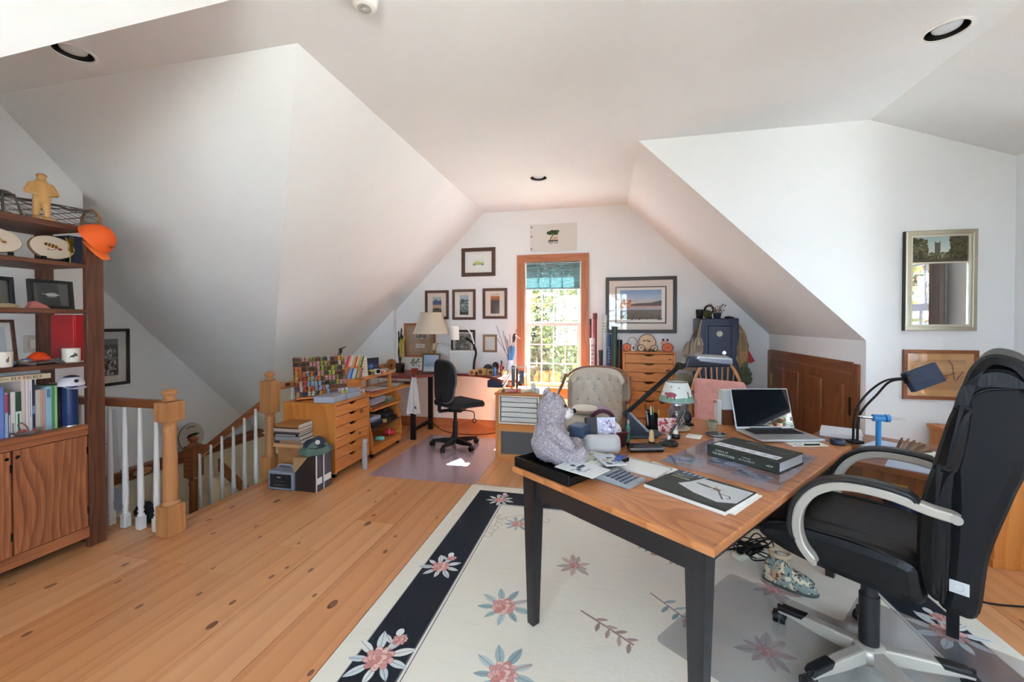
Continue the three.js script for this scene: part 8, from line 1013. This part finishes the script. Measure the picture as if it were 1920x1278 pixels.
    const q = on('ballpoint_pen', 'black and silver pen lying at the front of the laptop', 'pen', 0.615, 0.32, -38 * D, 0.755); part(q, 'barrel', [cy(0.0045, 0.0045, 0.09, 0.03, 0.0045, 0, 0, 0, PI / 2)], M.black); part(q, 'cap', [cy(0.0048, 0.0048, 0.05, -0.04, 0.0045, 0, 0, 0, PI / 2)], M.steel);
    sheet('white envelope under the front of the laptop', 0.66, 0.3, -38 * D, 0.751, 0.2, 0.1, null, 'envelope', 'envelope');
    const tp = on('tape_roll', 'dark blue roll of tape at the far right desk corner', 'tape', 0.8, 0.42, 0); part(tp, 'roll', lathe([[0.02, 0], [0.036, 0], [0.036, 0.024], [0.02, 0.024], [0.02, 0]], 0, 0, 0, 28), mat('#27344e', 0.4)); part(tp, 'core', lathe([[0.019, 0.001], [0.0205, 0.001], [0.0205, 0.023], [0.019, 0.023]], 0, 0, 0, 24), mat('#8a93a6', 0.6));
  }
}
// ---------- executive chair ----------
{
  const o = thing('executive_chair', 'black leather high-back executive chair with silver arms', 'office chair', [1.054, 0.0155, -1.962], Math.atan2(-0.792, -0.611));
  const lt = tmat(noiseTex(256, 256, [14, 15, 18], [8, 9, 11], 24, 24, 4, 19), 0.25, 'x', 0.4, { bumpMap: noiseTex(256, 256, [70, 70, 70], [190, 190, 190], 48, 48, 3, 20, false), bumpScale: 0.0012, specularIntensity: 0.55 });
  const sv = mat('#b9b3a8', 0.38, { metalness: 0.35 });
  const prof = (pts, w, bev) => { const s = new THREE.Shape(); s.setFromPoints(new THREE.SplineCurve([...pts, pts[0]].map(([t, y]) => new THREE.Vector2(t, y))).getPoints(64)); const g = ext(s, w, bev); g.rotateY(PI / 2); return g; }; // (t, y) -> z = -t
  starBase(o, 0.33, 0.105, sv, -122 * D, 0.022, M.darkPlastic);
  part(o, 'hub', lathe([[0, 0.04], [0.05, 0.045], [0.056, 0.08], [0.05, 0.11], [0, 0.115]], 0, 0, 0, 28), sv);
  part(o, 'gas_lift', [cy(0.034, 0.034, 0.2, 0, 0.21, 0, 0, 0, 0, 28), cy(0.028, 0.028, 0.12, 0, 0.36, 0, 0, 0, 0, 28)], M.darkPlastic);
  part(o, 'mechanism', rb(0.18, 0.05, 0.26, 0.012, 0, 0.425, 0), M.black);
  part(o, 'seat', prof([[-0.335, 0.535], [-0.315, 0.575], [-0.22, 0.6], [0.0, 0.61], [0.15, 0.6], [0.18, 0.54], [0.17, 0.455], [0.0, 0.45], [-0.2, 0.47], [-0.31, 0.505]], 0.52, 0.035), lt);
  part(o, 'seat_piping', [-1, 1].map((s) => tube([[s * 0.245, 0.545, 0.33], [s * 0.248, 0.592, 0.25], [s * 0.248, 0.607, 0.1], [s * 0.248, 0.605, -0.05], [s * 0.248, 0.575, -0.16]], 0.006, 40, 6)), M.black);
  part(o, 'seat_pad', (() => { const g = new RoundedBoxGeometry(0.34, 0.05, 0.42, 4, 0.02), p = g.attributes.position; for (let i = 0; i < p.count; i++) { const z = p.getZ(i); p.setY(i, p.getY(i) - 0.25 * (z - 0.02) * (z - 0.02) - 0.04 * Math.max(0, -z) + 0.004 * Math.cos(p.getX(i) * 55)); } g.computeVertexNormals(); return T(g, 0, 0.602, 0.03); })(), lt);
  part(o, 'back_shell', prof([[0.225, 0.56], [0.235, 0.8], [0.232, 1.0], [0.25, 1.18], [0.3, 1.27], [0.37, 1.275], [0.408, 1.21], [0.398, 0.99], [0.372, 0.88], [0.325, 0.68], [0.305, 0.49], [0.26, 0.465], [0.215, 0.48]], 0.5, 0.03), mat('#0b0c0f', 0.55, { specularIntensity: 0.5 }));
  part(o, 'lumbar_cushion', prof([[0.16, 0.68], [0.168, 0.8], [0.2, 0.94], [0.25, 0.95], [0.25, 0.6], [0.235, 0.5], [0.19, 0.5], [0.165, 0.58]], 0.53, 0.04), lt);
  part(o, 'upper_cushion', prof([[0.195, 0.93], [0.215, 1.03], [0.245, 1.14], [0.29, 1.16], [0.27, 0.96], [0.24, 0.92]], 0.53, 0.03), lt);
  part(o, 'headrest', prof([[0.24, 1.13], [0.258, 1.2], [0.282, 1.28], [0.325, 1.318], [0.385, 1.3], [0.42, 1.24], [0.4, 1.19], [0.34, 1.235], [0.29, 1.2], [0.27, 1.13]], 0.53, 0.03), lt);
  part(o, 'back_piping', [-1, 1].map((s) => tube([[s * 0.255, 0.5, -0.225], [s * 0.257, 0.7, -0.23], [s * 0.257, 0.95, -0.238], [s * 0.257, 1.12, -0.26], [s * 0.257, 1.2, -0.3], [s * 0.25, 1.22, -0.38]], 0.006, 50, 6)), M.black);
  part(o, 'maker_tag', [rb(0.003, 0.04, 0.045, 0.001, 0.2515, 0.567, -0.262), T(new THREE.TorusGeometry(0.011, 0.0018, 6, 20), 0.2532, 0.567, -0.262, 0, PI / 2)], mat('#b9bcbc', 0.4));
  for (const s of [-1, 1]) {
    const c = new THREE.SplineCurve([[0.265, 0.8], [0.2, 0.805], [0.09, 0.825], [-0.03, 0.818], [-0.11, 0.775], [-0.16, 0.7], [-0.172, 0.62], [-0.155, 0.55], [-0.11, 0.497]].map(([t, y]) => new THREE.Vector2(t, y)));
    const band = (k0, k1, a, b) => { const P = [], Q = []; for (let i = 0; i <= 40; i++) { const k = k0 + (k1 - k0) * i / 40, p = c.getPoint(k), t = c.getTangent(k), e = Math.min(1, Math.min(i, 40 - i) / 3 + 0.45); P.push([p.x + t.y * a * e, p.y - t.x * a * e]); Q.push([p.x + t.y * b * e, p.y - t.x * b * e]); } return shape([...P, ...Q.reverse()]); };
    const arm = part(o, 'armrest', T(ext(band(0, 1, -0.016, 0.016), 0.045, 0.006).rotateY(PI / 2), s * 0.285, 0, 0), sv);
    part(arm, 'arm_pad', T(ext(band(0.16, 0.84, 0.014, 0.034), 0.06, 0.012).rotateY(PI / 2), s * 0.285, 0, 0), mat('#15161a', 0.4));
    part(arm, 'bolt_cap', cy(0.015, 0.015, 0.004, s * 0.309, 0.8, -0.258, 0, 0, PI / 2), mat('#a39e94', 0.4)); part(arm, 'bolt_cap', cy(0.011, 0.011, 0.004, s * 0.309, 0.503, 0.113, 0, 0, PI / 2), mat('#a39e94', 0.4));
  }
}
// ---------- return table beside the desk ----------
{
  const o = thing('return_table', 'brown return table behind the executive chair arms', 'table', [DC[0], 0, DC[1]], DA);
  part(o, 'top', T(ext([[0.56, -0.52], [0.86, -0.52], [0.86, -0.25], [1.24, -0.25], [1.24, -0.95], [0.56, -0.95]], 0.028, 0.004), 0, 0.726, 0, -PI / 2), M.doorWood, { grain: 'z' });
  part(o, 'pedestal', rbb(0.9, 1.22, 0.0125, 0.711, 0.3, 0.62, 0.003), M.doorWood); part(o, 'leg', rbb(1.16, 1.2, 0.0125, 0.711, 0.86, 0.9, 0.003), M.black); part(o, 'leg', rbb(0.62, 0.66, 0.0125, 0.711, 0.86, 0.9, 0.003), M.black);
  const drw = part(o, 'drawer_front', rbb(0.62, 0.638, 0.6, 0.7, 0.56, 0.84, 0.003), M.doorWood); part(drw, 'pull', rod([0.61, 0.65, 0.67], [0.61, 0.65, 0.73], 0.006), M.brass);
  const Y = 0.741, at = (a, b, y = Y) => dl(a, b, y), pp = (l, a, b, ry, w, d, t, col, y) => one('paper_sheaf', l, 'papers', [rb(w, t, d, 0.001, 0, t / 2, 0), box(w * 0.96, 0.001, d * 0.97, 0.006, t + 0.0006, 0.004, 0, 0.05)], mat(col, 0.7), at(a, b, y), DA + ry);
  pp('thick white magazine stack at the far corner of the return table', 1.1, 0.37, 0.2, 0.2, 0.2, 0.026, '#d4d6dc'); pp('pale blue folder lying behind the blue vise', 0.98, 0.62, -0.2, 0.22, 0.2, 0.006, '#c3cde0'); pp('white open booklet beside the blue vise', 0.9, 0.84, 0.1, 0.26, 0.22, 0.008, '#e2e2e4'); pp('printed sheet overhanging the front of the return table', 0.64, 0.78, 0.05, 0.14, 0.26, 0.004, '#bcc6da');
  // blue fly-tying vise
  const v = thing('blue_vise', 'bright blue fly-tying vise standing on the return table', 'vise', at(0.752, 0.6)); part(v, 'base', rb(0.1, 0.012, 0.08, 0.004, 0, 0.006, 0), mat('#2c6ea8', 0.35)); part(v, 'column', cy(0.012, 0.012, 0.19, 0, 0.1, 0), mat('#2f86c8', 0.3)); part(v, 'clamp', [cy(0.018, 0.018, 0.05, 0, 0.195, 0, 0, 0, PI / 2), cy(0.02, 0.02, 0.018, 0.038, 0.195, 0, 0, 0, PI / 2)], mat('#2f7fbd', 0.3)); part(v, 'shaft', [rod([-0.075, 0.197, 0], [0.06, 0.195, 0], 0.008), rod([0.05, 0.195, 0], [0.12, 0.195, 0], 0.006, 0.002), rod([-0.075, 0.2, 0], [-0.09, 0.2, 0], 0.004)], M.steel);
  // gooseneck magnifier lamp
  const g = thing('gooseneck_clip_lamp', 'black double gooseneck lamp with a dark blue rectangular head', 'lamp', [1.401, Y, -2.76], 12.6 * D); part(g, 'base', rb(0.07, 0.014, 0.06, 0.004, 0, 0.007, 0), M.black);
  part(g, 'neck', tube([[-0.008, 0.01, 0], [0.005, 0.18, 0], [0.06, 0.27, 0], [0.17, 0.355, 0], [0.3, 0.375, 0]], 0.006, 50, 8), M.black); part(g, 'neck', tube([[0.016, 0.01, 0], [0.03, 0.16, 0], [0.13, 0.28, 0], [0.2, 0.35, 0], [0.3, 0.368, 0]], 0.006, 50, 8), M.black);
  part(g, 'head', T(rb(0.205, 0.115, 0.035, 0.006, 0.1, -0.01, 0), 0.3, 0.355, 0, -0.3, 0, 0.32), tmat(noiseTex(128, 128, [14, 24, 46], [34, 50, 84], 10, 10, 3, 3), 0.2, 'x', 0.6)); part(g, 'head_clip', box(0.02, 0.05, 0.03, 0.3, 0.365, 0, 0, 0, 0.32), M.black);
  const f = thing('feather_bundle', 'bundle of brown speckled feathers behind the blue vise', 'feathers', at(0.86, 0.68), 0.3); for (let i = 0; i < 7; i++) part(f, 'feather', T(sph(0.014, 0, 0.05, 0, 0.8, 3, 0.3, 10), 0.02 * i - 0.04, 0.01, 0, 0.2, 0, -0.2 - i * 0.22), mat(i % 2 ? '#8a6a50' : '#5d463a', 0.8));
  one('binder_clip', 'small black binder clip lying among the return table papers', 'clip', [T(ext([[-0.018, 0], [0.018, 0], [0.004, 0.022], [-0.004, 0.022]], 0.03), 0, 0, 0), T(new THREE.TorusGeometry(0.008, 0.0015, 6, 14), 0, 0.03, 0)], M.black, at(0.98, 0.92, 0.7505), 0.4);
  one('blue_plastic_bag', 'dark navy plastic bag hanging under the return table', 'bag', (() => { const q = new THREE.SphereGeometry(0.13, 32, 24), p = q.attributes.position; for (let i = 0; i < p.count; i++) { const x = p.getX(i), y = p.getY(i), z = p.getZ(i), k = 1 + 0.16 * Math.sin(x * 45 + y * 20) * Math.sin(z * 38 + y * 30); p.setXYZ(i, x * k * 0.8, y * 1.15, z * k * 0.75); } q.computeVertexNormals(); return q; })(), mat('#1c2a52', 0.22), dl(0.8, 0.72, 0.54));
}
// ---------- corner cabinet ----------
{
  const o = thing('corner_cabinet', 'orange wooden cabinet in the corner behind the executive chair', 'cabinet', [2.455, 0, -3.225]), m = M.pineSide;
  part(o, 'body', rbb(-0.235, 0.235, 0.0, 0.7, -0.255, 0.255, 0.004), m); part(o, 'top', rbb(-0.25, 0.245, 0.7, 0.727, -0.26, 0.265, 0.005), M.pine, { grain: 'z' });
  const d = part(o, 'door', rbb(-0.245, -0.235, 0.06, 0.68, -0.23, 0.2, 0.003), M.pine, { grain: 'y' }); part(d, 'door_panel', rbb(-0.25, -0.244, 0.14, 0.6, -0.17, 0.14, 0.004), m); part(o, 'plinth', rbb(-0.245, 0.24, 0.0, 0.05, -0.255, 0.26, 0.003), m);
  const f = thing('small_leaning_frame', 'small silver frame leaning on the corner cabinet', 'picture frame', [2.5, 0.727 + 0.075, -3.3], -0.3); f.rotation.order = 'YXZ'; f.rotation.x = -0.2; frameParts(f, 0.12, 0.15, 0.012, 0.012, M.silver, { draw: (x, w, h) => { rect(x, '#cfd6de', 0, 0, w, h); ell(x, '#7a8796', 128, 140, 60, 50); } });
  one('paper_sheaf', 'white papers lying on the corner cabinet', 'papers', [rb(0.21, 0.006, 0.28, 0.001, 0, 0.003, 0), box(0.2, 0.002, 0.27, 0.01, 0.007, 0, 0, 0.08)], M.paper, [2.42, 0.728, -3.13], 0.1);
}
// ---------- right wall: mirror and duck picture ----------
{
  const gl = mat('#c9c3ae', 0.32, { metalness: 0.75 });
  const o = thing('wall_mirror', 'tall silver-framed mirror with a small painted church scene at its top', 'mirror', [2.275, 1.724, ZM + 0.001]);
  const w = 0.415, h = 0.7, fr = (a, b, d, bev) => { const g = ext(shape([[-w / 2 + a, -h / 2 + a], [w / 2 - a, -h / 2 + a], [w / 2 - a, h / 2 - a], [-w / 2 + a, h / 2 - a]], [[[-w / 2 + b, -h / 2 + b], [-w / 2 + b, h / 2 - b], [w / 2 - b, h / 2 - b], [w / 2 - b, -h / 2 + b]]]), d, bev); g.translate(0, 0, d / 2); return g; };
  part(o, 'frame', fr(0, 0.03, 0.04, 0.006), gl); part(o, 'inner_moulding', fr(0.028, 0.045, 0.03, 0.004), mat('#dcd6c4', 0.35, { metalness: 0.5 })); part(o, 'side_edge', bb(-w / 2 - 0.002, -w / 2 + 0.004, -h / 2, h / 2, 0, 0.03), mat('#23231f', 0.5));
  const iw = w - 0.09, ih = h - 0.09, ph = 0.175;
  part(o, 'mirror_glass', box(iw, ih - ph - 0.008, 0.003, 0, -(ph + 0.008) / 2, 0.016), new THREE.MeshPhysicalMaterial({ color: 0xf2f4f4, metalness: 1, roughness: 0.015 }));
  part(o, 'divider', box(iw, 0.01, 0.012, 0, ih / 2 - ph - 0.004, 0.016), mat('#dcd6c4', 0.35, { metalness: 0.5 }));
  part(o, 'painted_panel', T(new THREE.PlaneGeometry(iw, ph), 0, ih / 2 - ph / 2, 0.017), new THREE.MeshPhysicalMaterial({ roughness: 0.35, map: canvasTex(256, 144, (x, W, H) => { grad(x, 0, 0, W, H, [[0, '#9fb8bc'], [0.6, '#cdd2c4'], [1, '#8a8a70']]); dots(x, ['#4a4a34', '#3c3e2c', '#5d5a3e', '#6e6848'], 200, 4, 12, 0, 8, 70, 136, 3); dots(x, ['#4a4630', '#3a3828', '#5a5238'], 220, 4, 12, 180, 0, 76, 144, 4); dots(x, ['#5d5a3e', '#6e6848', '#4a4a34'], 140, 3, 9, 60, 92, 130, 52, 7); rect(x, '#5a5a50', 106, 34, 26, 64); poly(x, '#5a5a50', [[106, 36], [106, 22], [112, 32], [126, 32], [132, 22], [132, 36]]); rect(x, '#4e4a3a', 0, 128, W, 16); }) }));
  const d = thing('duck_picture', 'brown framed sepia picture of a duck among reeds below the mirror', 'picture frame', [2.29, 1.065, ZM + 0.001]);
  frameParts(d, 0.44, 0.35, 0.024, 0.022, M.railDark, { matC: '#cf9f6c', matW: 0.045, draw: (x, W, H) => { grad(x, 0, 0, W, H, [[0, '#b08458'], [0.25, '#d2a878'], [0.5, '#c08f60'], [1, '#b98a5a']]); for (let i = 0; i < 5; i++) strokes(x, '#a3764c', 3, [[[0, 70 + i * 36], [W, 62 + i * 38]]]); x.strokeStyle = '#3c2618'; x.lineWidth = 7; x.beginPath(); x.arc(96, 76, 24, 2.6, 6.6); x.stroke(); ell(x, '#6a4428', 96, 78, 15, 12); strokes(x, '#4a2e1c', 6, [[[112, 92], [150, 122], [220, 120], [250, 100]]]); ell(x, '#8a5c38', 150, 140, 60, 26); strokes(x, '#3c2618', 5, [[[250, 160], [236, 40], [210, 0]], [[262, 160], [300, 90]]]); }, pw: 320, ph: 240 });
}
// ---------- floor under the desk ----------
{
  const s = thing('camo_slipper_boot', 'camouflage slipper boot standing on the rug under the desk', 'boot', [0.97, 0.0135, -2.49], -0.5);
  part(s, 'sole', T(ext(Array.from({ length: 28 }, (_, i) => { const a = i / 14 * PI; return [0.13 * Math.cos(a), (0.05 + 0.012 * Math.cos(a)) * Math.sin(a)]; }), 0.02, 0.004), 0, 0.01, 0, PI / 2), mat('#4a5450', 0.7));
  const g = new THREE.SphereGeometry(1, 36, 24), p = g.attributes.position; for (let i = 0; i < p.count; i++) { const x = p.getX(i), y = p.getY(i), z = p.getZ(i), hh = 0.075 + 0.1 * Math.max(0, Math.min(1, (0.15 - x) / 0.9)); p.setXYZ(i, x * 0.128, Math.max(0, y) * hh * 1.1 + 0.018, z * 0.056 * (1 + 0.1 * x)); } g.computeVertexNormals();
  part(s, 'upper', g, tmat(dataTex(256, 256, (u, v) => { const a = fbm(u, v, 5, 5, 3, 60), b = fbm(u, v, 4, 4, 3, 80), c = fbm(u, v, 22, 22, 2, 90); return c > 0.66 ? [70, 56, 46] : a > 0.55 ? [126, 138, 132] : b > 0.55 ? [176, 142, 106] : [204, 188, 158]; }), 0.22, 'x', 0.9));
  part(s, 'cuff', T(new THREE.TorusGeometry(0.045, 0.012, 8, 24), -0.045, 0.165, 0, PI / 2), mat('#b9a486', 0.95));
  const ps = thing('power_strip', 'cream power strip under the desk with black cables', 'power strip', [0.86, 0.0135, -2.76], 0.5); part(ps, 'body', rb(0.22, 0.035, 0.06, 0.008, 0, 0.0175, 0), mat('#d6d0bc', 0.5)); for (let i = 0; i < 4; i++) part(ps, 'plug', rb(0.03, 0.03, 0.03, 0.005, -0.075 + i * 0.05, 0.048, 0), M.black);
  const r = rng(14); for (let i = 0; i < 6; i++) one('cable', ['black cable looping up from the power strip', 'black cable coiled at the left of the power strip', 'thin black cable crossing the power strip', 'black cable lying before the power strip', 'black cable hanging toward the desk apron', 'black cable trailing right of the power strip'][i], 'cable', tube(Array.from({ length: 6 }, (_, k) => [0.86 + (r() - 0.5) * 0.3, (k === 0 || k === 5 ? 0.07 : 0.02 + 0.14 * r() * (i % 3 ? 1 : 0.4)), -2.74 + (r() - 0.5) * 0.22]), 0.004, 50, 6), M.black);
  one('floor_cable', 'black cable running across the wood floor at the right edge', 'cable', tube([[1.75, 0.017, -2.62], [1.9, 0.006, -2.58], [2.1, 0.006, -2.585], [2.4, 0.006, -2.56], [2.6, 0.006, -2.6]], 0.005, 40, 6), M.black);
}
scene.traverse((o) => { if (o.isMesh) { o.castShadow = true; o.receiveShadow = true; } });
renderer.render(scene, camera);
